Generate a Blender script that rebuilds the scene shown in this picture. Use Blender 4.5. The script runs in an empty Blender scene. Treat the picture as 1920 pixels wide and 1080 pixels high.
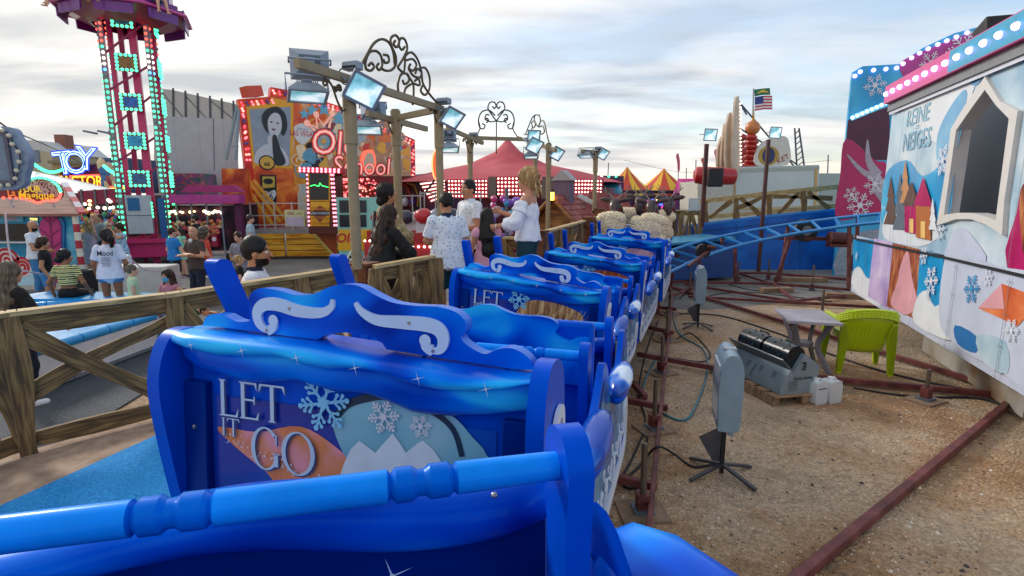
import bpy, math, random
import numpy as np
from mathutils import Matrix, Vector
random.seed(7); rng = np.random.default_rng(7)
sc = bpy.context.scene
col = sc.collection
R = math.radians
# ---------------------------------------------------------------- camera
F = 1020.0; CZ = 2.4; PIT = math.atan(174/F)
cam = bpy.data.cameras.new('camera'); co = bpy.data.objects.new('camera', cam); col.objects.link(co)
co.location = (0, 0, CZ); co.rotation_euler = (math.pi/2-PIT, 0, 0)
cam.sensor_width = 36; cam.lens = 36*F/1920; cam.clip_start = .03; cam.clip_end = 2000
sc.camera = co
sc.view_settings.view_transform = 'Standard'; sc.view_settings.look = 'None'
sc.view_settings.exposure = .8; sc.view_settings.gamma = 1
# ---------------------------------------------------------------- world
SUN_AZ = -50; SUN_EL = 22
w = bpy.data.worlds.new('World'); sc.world = w; w.use_nodes = True
nt = w.node_tree; nt.nodes.clear()
def N(t, **k):
    n = nt.nodes.new(t)
    for a, b in k.items(): setattr(n, a, b)
    return n
def lk(a, b): nt.links.new(a, b)
def mth(op, a, b=None, c=None):
    n = N('ShaderNodeMath', operation=op)
    for i, q in enumerate((a, b, c)):
        if q is None: continue
        if isinstance(q, (int, float)): n.inputs[i].default_value = q
        else: lk(q, n.inputs[i])
    return n.outputs[0]
sky = N('ShaderNodeTexSky', sky_type='NISHITA', sun_disc=False, sun_elevation=R(SUN_EL), sun_rotation=R(SUN_AZ))
sky.air_density = 1.0; sky.dust_density = 1.5
b1 = N('ShaderNodeBackground'); b1.inputs[1].default_value = .15; lk(sky.outputs[0], b1.inputs[0])
tc = N('ShaderNodeTexCoord'); sp = N('ShaderNodeSeparateXYZ'); lk(tc.outputs['Generated'], sp.inputs[0])
zc = mth('ADD', mth('MAXIMUM', sp.outputs[2], 0.0), .10)
cb = N('ShaderNodeCombineXYZ'); lk(mth('DIVIDE', sp.outputs[0], zc), cb.inputs[0]); lk(mth('DIVIDE', sp.outputs[1], zc), cb.inputs[1])
n1 = N('ShaderNodeTexNoise'); n1.inputs['Scale'].default_value = .62; n1.inputs['Detail'].default_value = 9; n1.inputs['Roughness'].default_value = .56
mp = N('ShaderNodeMapping'); mp.inputs['Scale'].default_value = (.62, 1.0, 1); mp.inputs['Rotation'].default_value = (0, 0, R(-12)); mp.inputs['Location'].default_value = (3.3, 1.2, 0)
lk(cb.outputs[0], mp.inputs[0]); lk(mp.outputs[0], n1.inputs['Vector'])
n2 = N('ShaderNodeTexNoise'); n2.inputs['Scale'].default_value = 1.15; n2.inputs['Detail'].default_value = 8; n2.inputs['Distortion'].default_value = .4
mp2 = N('ShaderNodeMapping'); mp2.inputs['Scale'].default_value = (.55, 1.25, 1); mp2.inputs['Location'].default_value = (8, 3, 0)
lk(cb.outputs[0], mp2.inputs[0]); lk(mp2.outputs[0], n2.inputs['Vector'])
# cover: fully clouded left and overhead, thinner to the right
rt = mth('MULTIPLY', sp.outputs[0], .30)
cov = mth('SUBTRACT', n1.outputs['Fac'], rt)
r1 = N('ShaderNodeValToRGB'); r1.color_ramp.elements[0].position = .21; r1.color_ramp.elements[1].position = .49; lk(cov, r1.inputs[0])
r2 = N('ShaderNodeValToRGB'); e = r2.color_ramp.elements
e[0].position = .36; e[0].color = (.62, .61, .595, 1); e[1].position = .60; e[1].color = (.27, .30, .345, 1)
m_ = e.new(.47); m_.color = (.475, .48, .49, 1)
lk(n2.outputs['Fac'], r2.inputs[0])
# brighter, warmer cloud toward the sun
dt = N('ShaderNodeVectorMath', operation='DOT_PRODUCT'); lk(tc.outputs['Generated'], dt.inputs[0])
sd = Vector((math.sin(R(SUN_AZ))*math.cos(R(12)), math.cos(R(SUN_AZ))*math.cos(R(12)), math.sin(R(12))))
dt.inputs[1].default_value = sd
gl = mth('POWER', mth('MAXIMUM', dt.outputs['Value'], 0), 5.0)
gmix = N('ShaderNodeMix', data_type='RGBA', blend_type='ADD'); gmix.inputs[0].default_value = 1
gcol = N('ShaderNodeMix', data_type='RGBA', blend_type='MULTIPLY'); gcol.inputs[0].default_value = 1
cgl = N('ShaderNodeCombineXYZ')
lk(mth('MULTIPLY', gl, .13), cgl.inputs[0]); lk(mth('MULTIPLY', gl, .11), cgl.inputs[1]); lk(mth('MULTIPLY', gl, .07), cgl.inputs[2])
hw = N('ShaderNodeMix', data_type='RGBA'); hw.inputs[7].default_value = (.62, .625, .63, 1); lk(mth('MINIMUM', mth('MULTIPLY', mth('MAXIMUM', mth('SUBTRACT', sp.outputs[2], .14), 0), 1.4), .35), hw.inputs[0]); lk(r2.outputs[0], hw.inputs[6]); lk(hw.outputs[2], gmix.inputs[6]); lk(cgl.outputs[0], gmix.inputs[7])
# pale warm band at the horizon
hz = mth('POWER', mth('SUBTRACT', 1.0, mth('MINIMUM', mth('MULTIPLY', mth('MAXIMUM', sp.outputs[2], 0), 7.0), 1.0)), 1.5)
hmix = N('ShaderNodeMix', data_type='RGBA'); hmix.inputs[7].default_value = (.66, .60, .54, 1)
lk(mth('MULTIPLY', hz, .9), hmix.inputs[0]); lk(gmix.outputs[2], hmix.inputs[6])
b2 = N('ShaderNodeBackground'); b2.inputs[1].default_value = 1.0; lk(hmix.outputs[2], b2.inputs[0])
ms = N('ShaderNodeMixShader'); out = N('ShaderNodeOutputWorld')
cvr = mth('MAXIMUM', r1.outputs[0], mth('MULTIPLY', hz, 1.0))
lk(cvr, ms.inputs[0]); lk(b1.outputs[0], ms.inputs[1]); lk(b2.outputs[0], ms.inputs[2]); lk(ms.outputs[0], out.inputs[0])
sl = bpy.data.lights.new('sun', 'SUN'); sl.energy = 1.3; sl.angle = R(12); sl.color = (1, .93, .85)
so = bpy.data.objects.new('sun', sl); col.objects.link(so)
so.rotation_euler = Vector((-math.sin(R(SUN_AZ))*math.cos(R(28)), -math.cos(R(SUN_AZ))*math.cos(R(28)), -math.sin(R(28)))).to_track_quat('-Z', 'Y').to_euler()
so.location = (-30, 25, 30)
# ---------------------------------------------------------------- pixel -> point helpers
cp, sp_ = math.cos(PIT), math.sin(PIT)
def ray(px, py):
    u = (px-960)/F; v = (540-py)/F
    return Vector((u, cp+v*sp_, -sp_+v*cp))
def P(px, py, d):
    r = ray(px, py); return Vector((0, 0, CZ))+r*(d/r.y)
def G(px, py, z=0.0):
    r = ray(px, py); return Vector((0, 0, CZ))+r*((z-CZ)/r.z)
def onpl(px, py, O, n):
    r = ray(px, py); return Vector((0, 0, CZ))+r*((O-Vector((0, 0, CZ))).dot(n)/r.dot(n))
# ---------------------------------------------------------------- materials
def lin(h):
    if not isinstance(h, str): return h
    o = []
    for i in (0, 2, 4):
        c = int(h[i:i+2], 16)/255; o.append(c/12.92 if c <= .04045 else ((c+.055)/1.055)**2.4)
    return tuple(o)
MATS = {}
def mat(h, rough=.5, metal=0., var=.12, sc_=8., bump=0., bsc=60., emit=0., coat=0., stretch=None, name=None, alpha=1., trans=0.):
    key = (h, rough, metal, var, sc_, bump, bsc, emit, coat, stretch, name, alpha, trans)
    if key in MATS: return MATS[key]
    m = bpy.data.materials.new(name or 'paint'); m.use_nodes = True
    t = m.node_tree; b = t.nodes['Principled BSDF']; c = lin(h)
    b.inputs['Base Color'].default_value = (*c, 1)
    b.inputs['Roughness'].default_value = rough; b.inputs['Metallic'].default_value = metal
    if coat: b.inputs['Coat Weight'].default_value = coat; b.inputs['Coat Roughness'].default_value = .08
    if trans: b.inputs['Transmission Weight'].default_value = trans
    if alpha < 1: b.inputs['Alpha'].default_value = alpha
    if emit:
        b.inputs['Emission Color'].default_value = (*c, 1); b.inputs['Emission Strength'].default_value = emit
    if var or bump:
        tcn = t.nodes.new('ShaderNodeTexCoord'); mpn = t.nodes.new('ShaderNodeMapping'); t.links.new(tcn.outputs['Object'], mpn.inputs[0])
        if stretch: mpn.inputs['Scale'].default_value = stretch
    if var:
        n = t.nodes.new('ShaderNodeTexNoise'); n.inputs['Scale'].default_value = sc_; n.inputs['Detail'].default_value = 7; n.inputs['Roughness'].default_value = .6
        t.links.new(mpn.outputs[0], n.inputs['Vector'])
        mr = t.nodes.new('ShaderNodeMapRange'); mr.inputs[1].default_value = .3; mr.inputs[2].default_value = .7
        mr.inputs[3].default_value = 1-var; mr.inputs[4].default_value = 1+var
        t.links.new(n.outputs['Fac'], mr.inputs[0])
        mx = t.nodes.new('ShaderNodeMix'); mx.data_type = 'RGBA'; mx.blend_type = 'MULTIPLY'; mx.inputs[0].default_value = 1
        mx.inputs[6].default_value = (*c, 1); t.links.new(mr.outputs[0], mx.inputs[7]); t.links.new(mx.outputs[2], b.inputs['Base Color'])
        if rough > .25:
            mr2 = t.nodes.new('ShaderNodeMapRange'); mr2.inputs[3].default_value = max(rough-.12, .03); mr2.inputs[4].default_value = min(rough+.12, 1)
            t.links.new(n.outputs['Fac'], mr2.inputs[0]); t.links.new(mr2.outputs[0], b.inputs['Roughness'])
    if bump:
        n = t.nodes.new('ShaderNodeTexNoise'); n.inputs['Scale'].default_value = bsc; n.inputs['Detail'].default_value = 5
        t.links.new(mpn.outputs[0], n.inputs['Vector'])
        bp = t.nodes.new('ShaderNodeBump'); bp.inputs['Strength'].default_value = bump; bp.inputs['Distance'].default_value = .01
        t.links.new(n.outputs['Fac'], bp.inputs['Height']); t.links.new(bp.outputs[0], b.inputs['Normal'])
    MATS[key] = m; return m
def ramp_mat(name, cols, rough=.4, scale=3., kind='noise', axis=None, coat=0., bump=0., detail=6, dist=0., stretch=(1, 1, 1), coords='Object', emit=0.):
    """paint whose own colour varies: cols = [(pos,hex)...]"""
    m = bpy.data.materials.new(name); m.use_nodes = True; t = m.node_tree; b = t.nodes['Principled BSDF']
    tcn = t.nodes.new('ShaderNodeTexCoord'); mpn = t.nodes.new('ShaderNodeMapping'); mpn.inputs['Scale'].default_value = stretch
    t.links.new(tcn.outputs[coords], mpn.inputs[0])
    if kind == 'noise':
        n = t.nodes.new('ShaderNodeTexNoise'); n.inputs['Scale'].default_value = scale; n.inputs['Detail'].default_value = detail; n.inputs['Distortion'].default_value = dist; fo = n.outputs['Fac']
    elif kind == 'vor':
        n = t.nodes.new('ShaderNodeTexVoronoi'); n.inputs['Scale'].default_value = scale; fo = n.outputs['Distance']
    elif kind == 'wave':
        n = t.nodes.new('ShaderNodeTexWave'); n.bands_direction = axis or 'X'; n.inputs['Scale'].default_value = scale; n.inputs['Distortion'].default_value = dist; n.inputs['Detail'].default_value = detail; fo = n.outputs['Fac']
    elif kind == 'brick':
        n = t.nodes.new('ShaderNodeTexBrick'); n.inputs['Scale'].default_value = scale; fo = n.outputs['Fac']
    t.links.new(mpn.outputs[0], n.inputs['Vector'])
    r = t.nodes.new('ShaderNodeValToRGB'); el = r.color_ramp.elements
    while len(el) > 1: el.remove(el[-1])
    el[0].position = cols[0][0]; el[0].color = (*lin(cols[0][1]), 1)
    for p_, h_ in cols[1:]:
        q = el.new(p_); q.color = (*lin(h_), 1)
    t.links.new(fo, r.inputs[0]); t.links.new(r.outputs[0], b.inputs['Base Color'])
    b.inputs['Roughness'].default_value = rough
    if kind == 'noise' and bump == 0: b.inputs['Specular IOR Level'].default_value = .35
    if emit:
        t.links.new(r.outputs[0], b.inputs['Emission Color']); b.inputs['Emission Strength'].default_value = emit
    if coat: b.inputs['Coat Weight'].default_value = coat; b.inputs['Coat Roughness'].default_value = .05
    if bump:
        bp = t.nodes.new('ShaderNodeBump'); bp.inputs['Strength'].default_value = bump; bp.inputs['Distance'].default_value = .01
        t.links.new(fo, bp.inputs['Height']); t.links.new(bp.outputs[0], b.inputs['Normal'])
    return m
# ---------------------------------------------------------------- mesh builder
ROOTM = {}
def setp(o, label=None, cat=None, group=None, kind=None):
    if label: o['label'] = label
    if cat: o['category'] = cat
    if group: o['group'] = group
    if kind: o['kind'] = kind
    return o
def thing(name, label, cat, loc=(0, 0, 0), rz=0., group=None, rot=None):
    o = bpy.data.objects.new(name, None); col.objects.link(o); o.empty_display_size = .1
    o.location = loc; o.rotation_euler = rot or (0, 0, rz)
    ROOTM[o.name] = Matrix.Translation(Vector(loc)) @ o.rotation_euler.to_matrix().to_4x4()
    return setp(o, label, cat, group)
_fc = {}
def fontmesh(s, size=1., shear=0., off=0., spacing=1.):
    k = (s, shear, off, spacing)
    if k not in _fc:
        c = bpy.data.curves.new('t', 'FONT'); c.body = s; c.size = 1; c.shear = shear; c.offset = off; c.space_character = spacing
        c.align_x = 'CENTER'; c.align_y = 'CENTER'; c.resolution_u = 3
        o = bpy.data.objects.new('t', c); col.objects.link(o)
        dg = bpy.context.evaluated_depsgraph_get(); me = bpy.data.meshes.new_from_object(o.evaluated_get(dg))
        _fc[k] = ([tuple(v.co) for v in me.vertices], [tuple(p.vertices) for p in me.polygons])
        bpy.data.objects.remove(o); bpy.data.curves.remove(c); bpy.data.meshes.remove(me)
    return _fc[k]
class MB:
    def __init__(self, M=None):
        self.v = []; self.f = []; self.mi = []; self.s = []; self.mats = []; self.M = M; self.LM = None
    def add(self, vs, fs, m, smooth=False, M=None):
        if m not in self.mats: self.mats.append(m)
        k = self.mats.index(m); o = len(self.v)
        T = self.M if M is None else (self.M @ M if self.M is not None else M)
        self.v += [tuple(T @ Vector(q)) for q in vs] if T is not None else [tuple(q) for q in vs]
        for f in fs:
            self.f.append([i+o for i in f]); self.mi.append(k); self.s.append(smooth)
        return self
    def box(self, c, s, m, rot=None, M=None):
        x, y, z = s[0]/2, s[1]/2, s[2]/2
        vs = [(-x, -y, -z), (x, -y, -z), (x, y, -z), (-x, y, -z), (-x, -y, z), (x, -y, z), (x, y, z), (-x, y, z)]
        T = Matrix.Translation(Vector(c))
        if rot: T = T @ Matrix.Rotation(rot[2], 4, 'Z') @ Matrix.Rotation(rot[1], 4, 'Y') @ Matrix.Rotation(rot[0], 4, 'X')
        if M is not None: T = M @ T
        return self.add(vs, [(0, 3, 2, 1), (4, 5, 6, 7), (0, 1, 5, 4), (1, 2, 6, 5), (2, 3, 7, 6), (3, 0, 4, 7)], m, False, T)
    def bar(self, a, b, wd, ht, m, up=(0, 0, 1)):
        a, b = Vector(a), Vector(b); y = (b-a); L = y.length
        if L < 1e-6: return self
        y.normalize(); x = y.cross(Vector(up))
        if x.length < 1e-4: x = y.cross(Vector((1, 0, 0)))
        x.normalize(); z = x.cross(y)
        T = Matrix((x, y, z)).transposed().to_4x4(); T.translation = (a+b)/2
        return self.box((0, 0, 0), (wd, L, ht), m, M=T)
    def tube(self, pts, r, m, n=8, cap=True, closed=False):
        pts = [Vector(p) for p in pts]; k = len(pts); vs = []; fs = []
        rr = r if isinstance(r, (list, tuple)) else [r]*k
        pn = None
        for i, p in enumerate(pts):
            a = pts[(i-1) % k] if (i or closed) else p; b = pts[(i+1) % k] if (i < k-1 or closed) else p
            t = (b-a)
            if t.length < 1e-9: t = Vector((0, 0, 1))
            t.normalize()
            if pn is None:
                q = Vector((0, 0, 1)) if abs(t.z) < .9 else Vector((1, 0, 0)); x = t.cross(q).normalized()
            else:
                x = pn-t*pn.dot(t)
                x = x.normalized() if x.length > 1e-6 else t.orthogonal().normalized()
            pn = x; y = t.cross(x)
            for j in range(n):
                an = 2*math.pi*j/n; vs.append(p+(x*math.cos(an)+y*math.sin(an))*rr[i])
        for i in range(k if closed else k-1):
            i2 = (i+1) % k
            for j in range(n):
                fs.append((i*n+j, i*n+(j+1) % n, i2*n+(j+1) % n, i2*n+j))
        self.add(vs, fs, m, True)
        if cap and not closed:
            o = [tuple(reversed(range(n))), tuple(range((k-1)*n, k*n))]
            self.add(vs, o, m, False)
        return self
    def cyl(self, a, b, r0, m, r1=None, n=16):
        return self.tube([a, b], [r0, r0 if r1 is None else r1], m, n)
    def sph(self, c, r, m, n=12, k=8, M=None):
        if not isinstance(r, (list, tuple)): r = (r, r, r)
        vs = [(0, 0, -1)]; fs = []
        for i in range(1, k):
            ph = -math.pi/2+math.pi*i/k
            for j in range(n):
                th = 2*math.pi*j/n; vs.append((math.cos(ph)*math.cos(th), math.cos(ph)*math.sin(th), math.sin(ph)))
        vs.append((0, 0, 1))
        for j in range(n): fs.append((0, 1+(j+1) % n, 1+j)); fs.append((len(vs)-1, 1+(k-2)*n+j, 1+(k-2)*n+(j+1) % n))
        for i in range(k-2):
            for j in range(n): fs.append((1+i*n+j, 1+i*n+(j+1) % n, 1+(i+1)*n+(j+1) % n, 1+(i+1)*n+j))
        T = Matrix.Translation(Vector(c)) if M is None else Matrix.Translation(Vector(c)) @ M
        T = T @ Matrix.Diagonal((*r, 1))
        return self.add(vs, fs, m, True, T)
    def prism(self, pts, t, m, M=None, edge=None):
        """polygon in local XY, thickness t along +Z"""
        n = len(pts)
        ar = sum(pts[i][0]*pts[(i+1) % n][1]-pts[(i+1) % n][0]*pts[i][1] for i in range(n))
        if ar < 0: pts = pts[::-1]
        vs = [(p[0], p[1], 0) for p in pts]+[(p[0], p[1], t) for p in pts]
        self.add(vs, [tuple(reversed(range(n))), tuple(range(n, 2*n))], m, False, M)
        return self.add(vs, [(i, (i+1) % n, n+(i+1) % n, n+i) for i in range(n)], edge or m, False, M)
    # flat art: local XY plane, z = layer
    def shape(self, pts, m, z=0., M=None):
        n = len(pts)
        ar = sum(pts[i][0]*pts[(i+1) % n][1]-pts[(i+1) % n][0]*pts[i][1] for i in range(n))
        if ar < 0: pts = pts[::-1]
        return self.add([(p[0], p[1], z) for p in pts], [tuple(range(n))], m, False, M)
    def disc(self, c, r, m, z=0., n=20, ry=None, rot=0., M=None):
        ry = ry or r; q = []
        for i in range(n):
            a = 2*math.pi*i/n; x, y = r*math.cos(a), ry*math.sin(a)
            q.append((c[0]+x*math.cos(rot)-y*math.sin(rot), c[1]+x*math.sin(rot)+y*math.cos(rot)))
        return self.shape(q, m, z, M)
    def line(self, pts, wd, m, z=0., closed=False, M=None, t=0):
        pts = [Vector((p[0], p[1])) for p in pts]; k = len(pts); ws = wd if isinstance(wd, (list, tuple)) else [wd]*k
        vs = []
        for i, p in enumerate(pts):
            a = pts[(i-1) % k] if (i or closed) else p; b = pts[(i+1) % k] if (i < k-1 or closed) else p
            d = b-a
            if d.length < 1e-9: d = Vector((1, 0))
            d.normalize(); nn = Vector((-d.y, d.x))*ws[i]/2
            vs += [(p.x+nn.x, p.y+nn.y, z), (p.x-nn.x, p.y-nn.y, z)]
        kk = k if closed else k-1
        fs = [(2*i, 2*i+1, 2*((i+1) % k)+1, 2*((i+1) % k)) for i in range(kk)]
        if t:
            n0 = len(vs); vs += [(a, b, c-t) for a, b, c in vs]
            fs += [tuple(q+n0 for q in reversed(f)) for f in fs]
            for i in range(kk):
                j = (i+1) % k
                fs += [(2*i, 2*j, n0+2*j, n0+2*i), (2*j+1, 2*i+1, n0+2*i+1, n0+2*j+1)]
        return self.add(vs, fs, m, False, M)
    def text(self, s, c, size, m, z=0., M=None, shear=0., off=0., sx=1., rot=0., spacing=1.):
        vs, fs = fontmesh(s, 1, shear, off, spacing); ca, sa = math.cos(rot), math.sin(rot); q = []
        for x, y, _ in vs:
            x *= size*sx; y *= size; q.append((c[0]+x*ca-y*sa, c[1]+x*sa+y*ca, z))
        return self.add(q, fs, m, False, M)
    def star(self, c, r, m, z=0., n=5, ri=.45, rot=0., M=None):
        q = []
        for i in range(2*n):
            a = math.pi*i/n+math.pi/2+rot; rr = r if i % 2 == 0 else r*ri; q.append((c[0]+rr*math.cos(a), c[1]+rr*math.sin(a)))
        return self.shape(q, m, z, M)
    def flake(self, c, r, m, z=0., wd=None, M=None):
        wd = wd or r*.11
        for i in range(6):
            a = math.pi*i/3+.2; ca, sa = math.cos(a), math.sin(a)
            def T(x, y): return (c[0]+x*ca-y*sa, c[1]+x*sa+y*ca)
            self.line([T(0, 0), T(r, 0)], wd, m, z, M=M)
            for t_, l_ in ((.45, .32), (.7, .26)):
                for s_ in (-1, 1): self.line([T(r*t_, 0), T(r*(t_+l_*.6), s_*r*l_*.75)], wd*.8, m, z+.0004, M=M); self.disc(T(r*(t_+l_*.6), s_*r*l_*.75), wd*.75, m, z+.0008, 6, M=M)
            self.disc(T(r, 0), wd, m, z+.0012, 7, M=M)
        return self.star(c, r*.3, m, z+.0016, 6, .6, M=M)
    def build(self, name, parent=None, world=True, loc=None, bev=0., seg=2, label=None, cat=None, group=None, kind=None, sub=0):
        me = bpy.data.meshes.new(name); vs = self.v
        if self.LM is not None: Mi = self.LM.inverted(); vs = [tuple(Mi @ Vector(q)) for q in vs]
        elif parent is not None and world:
            Mi = ROOTM[parent.name].inverted(); vs = [tuple(Mi @ Vector(q)) for q in vs]
        if loc is not None:
            l_ = Vector(loc); vs = [tuple(Vector(q)-l_) for q in vs]
        me.from_pydata(vs, [], self.f); 
        for m in self.mats: me.materials.append(m)
        me.polygons.foreach_set('material_index', self.mi); me.polygons.foreach_set('use_smooth', self.s)
        me.update()
        o = bpy.data.objects.new(name, me); col.objects.link(o)
        if parent is not None: o.parent = parent; ROOTM[o.name] = ROOTM[parent.name]
        if loc is not None: o.location = loc; ROOTM[o.name] = Matrix.Translation(Vector(loc))
        if self.LM is not None: o.matrix_basis = ROOTM[parent.name].inverted() @ self.LM; ROOTM[o.name] = self.LM
        if parent is None and loc is None: ROOTM[o.name] = Matrix.Identity(4)
        if bev:
            for p in me.polygons: p.use_smooth = True
            me.set_sharp_from_angle(angle=R(32))
            b = o.modifiers.new('bevel', 'BEVEL'); b.width = bev; b.segments = seg; b.limit_method = 'ANGLE'; b.angle_limit = R(40); b.harden_normals = False
        return setp(o, label, cat, group, kind)
def copy_tree(o, parent=None, over=None):
    c = o.copy(); col.objects.link(c); c.parent = parent
    if parent is None: ROOTM[c.name] = ROOTM[o.name].copy()
    for ch in [q for q in o.children]: copy_tree(ch, c)
    return c
def place(o, loc, rz=0., rot=None):
    o.location = loc; o.rotation_euler = rot or (0, 0, rz)
    ROOTM[o.name] = Matrix.Translation(Vector(loc)) @ o.rotation_euler.to_matrix().to_4x4()
def frame(O, U, V):
    U = Vector(U).normalized(); Nn = U.cross(Vector(V)).normalized(); V = Nn.cross(U)
    T = Matrix((U, V, Nn)).transposed().to_4x4(); T.translation = Vector(O); return T
class Plane:
    """vertical or tilted board: trace pixels onto it"""
    def __init__(s, O, U, V=(0, 0, 1)):
        s.M = frame(O, U, V); s.Mi = s.M.inverted(); s.O = Vector(O); s.n = s.M.to_3x3() @ Vector((0, 0, 1))
    def q(s, px, py):
        p = s.Mi @ onpl(px, py, s.O, s.n); return (p.x, p.y)
    def qs(s, pts): return [s.q(*p) for p in pts]
def arc(cx, cy, r, a0, a1, n=10, ry=None):
    ry = ry or r
    return [(cx+r*math.cos(R(a0+(a1-a0)*i/n)), cy+ry*math.sin(R(a0+(a1-a0)*i/n))) for i in range(n+1)]
def spiral(cx, cy, r0, r1, a0, a1, n=16):
    return [(cx+(r0+(r1-r0)*i/n)*math.cos(R(a0+(a1-a0)*i/n)), cy+(r0+(r1-r0)*i/n)*math.sin(R(a0+(a1-a0)*i/n))) for i in range(n+1)]
def cr(pts, n=6, closed=False):
    """Catmull-Rom through 2D/3D points"""
    pts = [Vector(p) for p in pts]; k = len(pts); o = []
    for i in range(k if closed else k-1):
        g = lambda j: pts[j % k] if closed else pts[min(max(j, 0), k-1)]
        p0, p1, p2, p3 = g(i-1), g(i), g(i+1), g(i+2)
        for j in range(n):
            t = j/n; o.append(.5*((2*p1)+(-p0+p2)*t+(2*p0-5*p1+4*p2-p3)*t*t+(-p0+3*p1-3*p2+p3)*t**3))
    if not closed: o.append(pts[-1])
    return [tuple(q) for q in o]
# ================================================================ coaster train
BL = ramp_mat('airbrushed_blue', [(.34, '002ca2'), (.45, '0050d2'), (.56, '007cf4'), (.68, '28c0ff')], rough=.26, scale=2.8, coat=.12, detail=1, dist=.5, stretch=(1, 1, 2.2))
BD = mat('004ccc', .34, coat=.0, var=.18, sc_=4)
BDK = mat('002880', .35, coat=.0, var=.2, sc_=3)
BB = mat('006ce0', .28, coat=.1, var=.22, sc_=3)
BBL = mat('1090fc', .25, coat=.15, var=.15)
for m_ in (BL, BD, BDK, BB, BBL):
    t_ = m_.node_tree; p_ = t_.nodes['Principled BSDF']; src = p_.inputs['Base Color'].links[0].from_socket
    tc_ = t_.nodes.new('ShaderNodeTexCoord'); mp_ = t_.nodes.new('ShaderNodeMapping'); mp_.inputs['Scale'].default_value = (1, 2.5, 1); mp_.inputs['Rotation'].default_value = (.4, .5, .6); t_.links.new(tc_.outputs['Object'], mp_.inputs[0])
    n_ = t_.nodes.new('ShaderNodeTexNoise'); n_.inputs['Scale'].default_value = 26; n_.inputs['Detail'].default_value = 9; n_.inputs['Roughness'].default_value = .75; t_.links.new(mp_.outputs[0], n_.inputs['Vector'])
    r_ = t_.nodes.new('ShaderNodeMapRange'); r_.inputs[1].default_value = .66; r_.inputs[2].default_value = .70; r_.inputs[4].default_value = .35; t_.links.new(n_.outputs['Fac'], r_.inputs[0])
    x_ = t_.nodes.new('ShaderNodeMix'); x_.data_type = 'RGBA'; x_.inputs[7].default_value = (.12, .3, .62, 1); t_.links.new(r_.outputs[0], x_.inputs[0]); t_.links.new(src, x_.inputs[6]); t_.links.new(x_.outputs[2], p_.inputs['Base Color'])
    p_ = m_.node_tree.nodes['Principled BSDF']; p_.inputs['Specular Tint'].default_value = (.04, .38, 1, 1); p_.inputs['Specular IOR Level'].default_value = .45; p_.inputs['Coat Tint'].default_value = (.2, .55, 1, 1); p_.inputs['Coat Weight'].default_value *= .3
WH = mat('d9dde8', .45, var=.06)
WB = mat('b9d2ee', .4, var=.05)
PUF = ramp_mat('snow_capped_blue', [(.42, '0044ac'), (.49, '0c74dc'), (.54, 'd8e6f6')], rough=.25, scale=3.0, coat=.5, detail=3, dist=.3)
STL = mat('9a9ca0', .3, metal=.9, var=.1)
DK = mat('17181c', .6, var=.2)
RUST = mat('5a2a26', .55, var=.35, sc_=14, bump=.2)
TEAL = mat('1f93c4', .35, coat=.3, var=.25, sc_=5)
SERIF = {'L': 'L', 'E': 'E'}
def glyph(mb, ch, x, y, h, wd, m, z=0., M=None, k=1.):
    """roman capitals with serifs; returns the advance"""
    st = h*.115; th = h*.05; se = h*.07
    def rect(a, b, c, d, zz=0): mb.shape([(x+a, y+b), (x+c, y+b), (x+c, y+d), (x+a, y+d)], m, z+zz, M)
    def serif(cx, yy, up=1): mb.shape([(x+cx-se-st/2, y+yy), (x+cx+se+st/2, y+yy), (x+cx+st/2, y+yy+up*se*.7), (x+cx-st/2, y+yy+up*se*.7)], m, z+.0003, M)
    W = h*wd
    if ch in 'LEITNRP':
        c0 = st/2+se if ch not in 'T' else W/2
        rect(c0-st/2, 0, c0+st/2, h)
        serif(c0, 0); 
        if ch not in 'T': serif(c0, h, -1)
    if ch in 'LE':
        rect(c0, 0, W, th, .0002); mb.shape([(x+W, y), (x+W+th*.5, y+h*.24), (x+W-th*1.4, y+th)], m, z+.0004, M)
    if ch == 'E':
        rect(c0, h-th, W*.94, h, .0002); mb.shape([(x+W*.94, y+h), (x+W*.94, y+h*.78), (x+W*.94-th*1.4, y+h-th)], m, z+.0004, M)
        rect(c0, h*.5, W*.78, h*.5+th, .0002); rect(W*.78, h*.42, W*.78+th*.7, h*.63, .0005)
    if ch == 'T':
        rect(0, h-th, W, h, .0002)
        for s in (0, 1): mb.shape([(x+s*W, y+h), (x+s*W-(th*.5 if not s else -th*.5), y+h*.76), (x+s*W+(th*1.4 if not s else -th*1.4), y+h-th)], m, z+.0004, M)
    if ch in 'OG':
        a0, a1 = (0, 360) if ch == 'O' else (42, 335)
        n = 30; o_ = []; i_ = []
        for i in range(n+1):
            a = R(a0+(a1-a0)*i/n); cx, cy = W/2, h/2
            q = abs(math.cos(a)); tt = th*.8+(st-th*.8)*q
            o_.append((x+cx+W/2*math.cos(a), y+cy+h*.515*math.sin(a))); i_.append((x+cx+(W/2-tt)*math.cos(a), y+cy+(h*.515-tt*.8)*math.sin(a)))
        vs = [(p[0], p[1], z) for p in o_]+[(p[0], p[1], z) for p in i_]
        mb.add(vs, [(i, i+1, n+2+i, n+1+i) for i in range(n)], m, False, M)
        if ch == 'G': rect(W*.80, h*.1, W*.80+st, h*.42, .0003); serif(W*.80+st/2, h*.42, -1); rect(W*.86, h*.62, W*.86+th*.8, h*.85, .0003)
    return W+h*.06
def curlstrip(mb, pts, w0, w1, m, z, M, t):
    n = len(pts); ws = [w0+(w1-w0)*math.sin(math.pi*i/(n-1)) for i in range(n)]
    return mb.line(pts, ws, m, z, M=M, t=t)
A_LOC = (-.483, 1.41, 1.0); A_RZ = R(-17)
_pa = Plane(Vector(A_LOC), (math.cos(A_RZ), math.sin(A_RZ), 0))
def ca(pts): return [_pa.q(280+a/2.25, 480+b/2.25) for a, b in pts]
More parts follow.
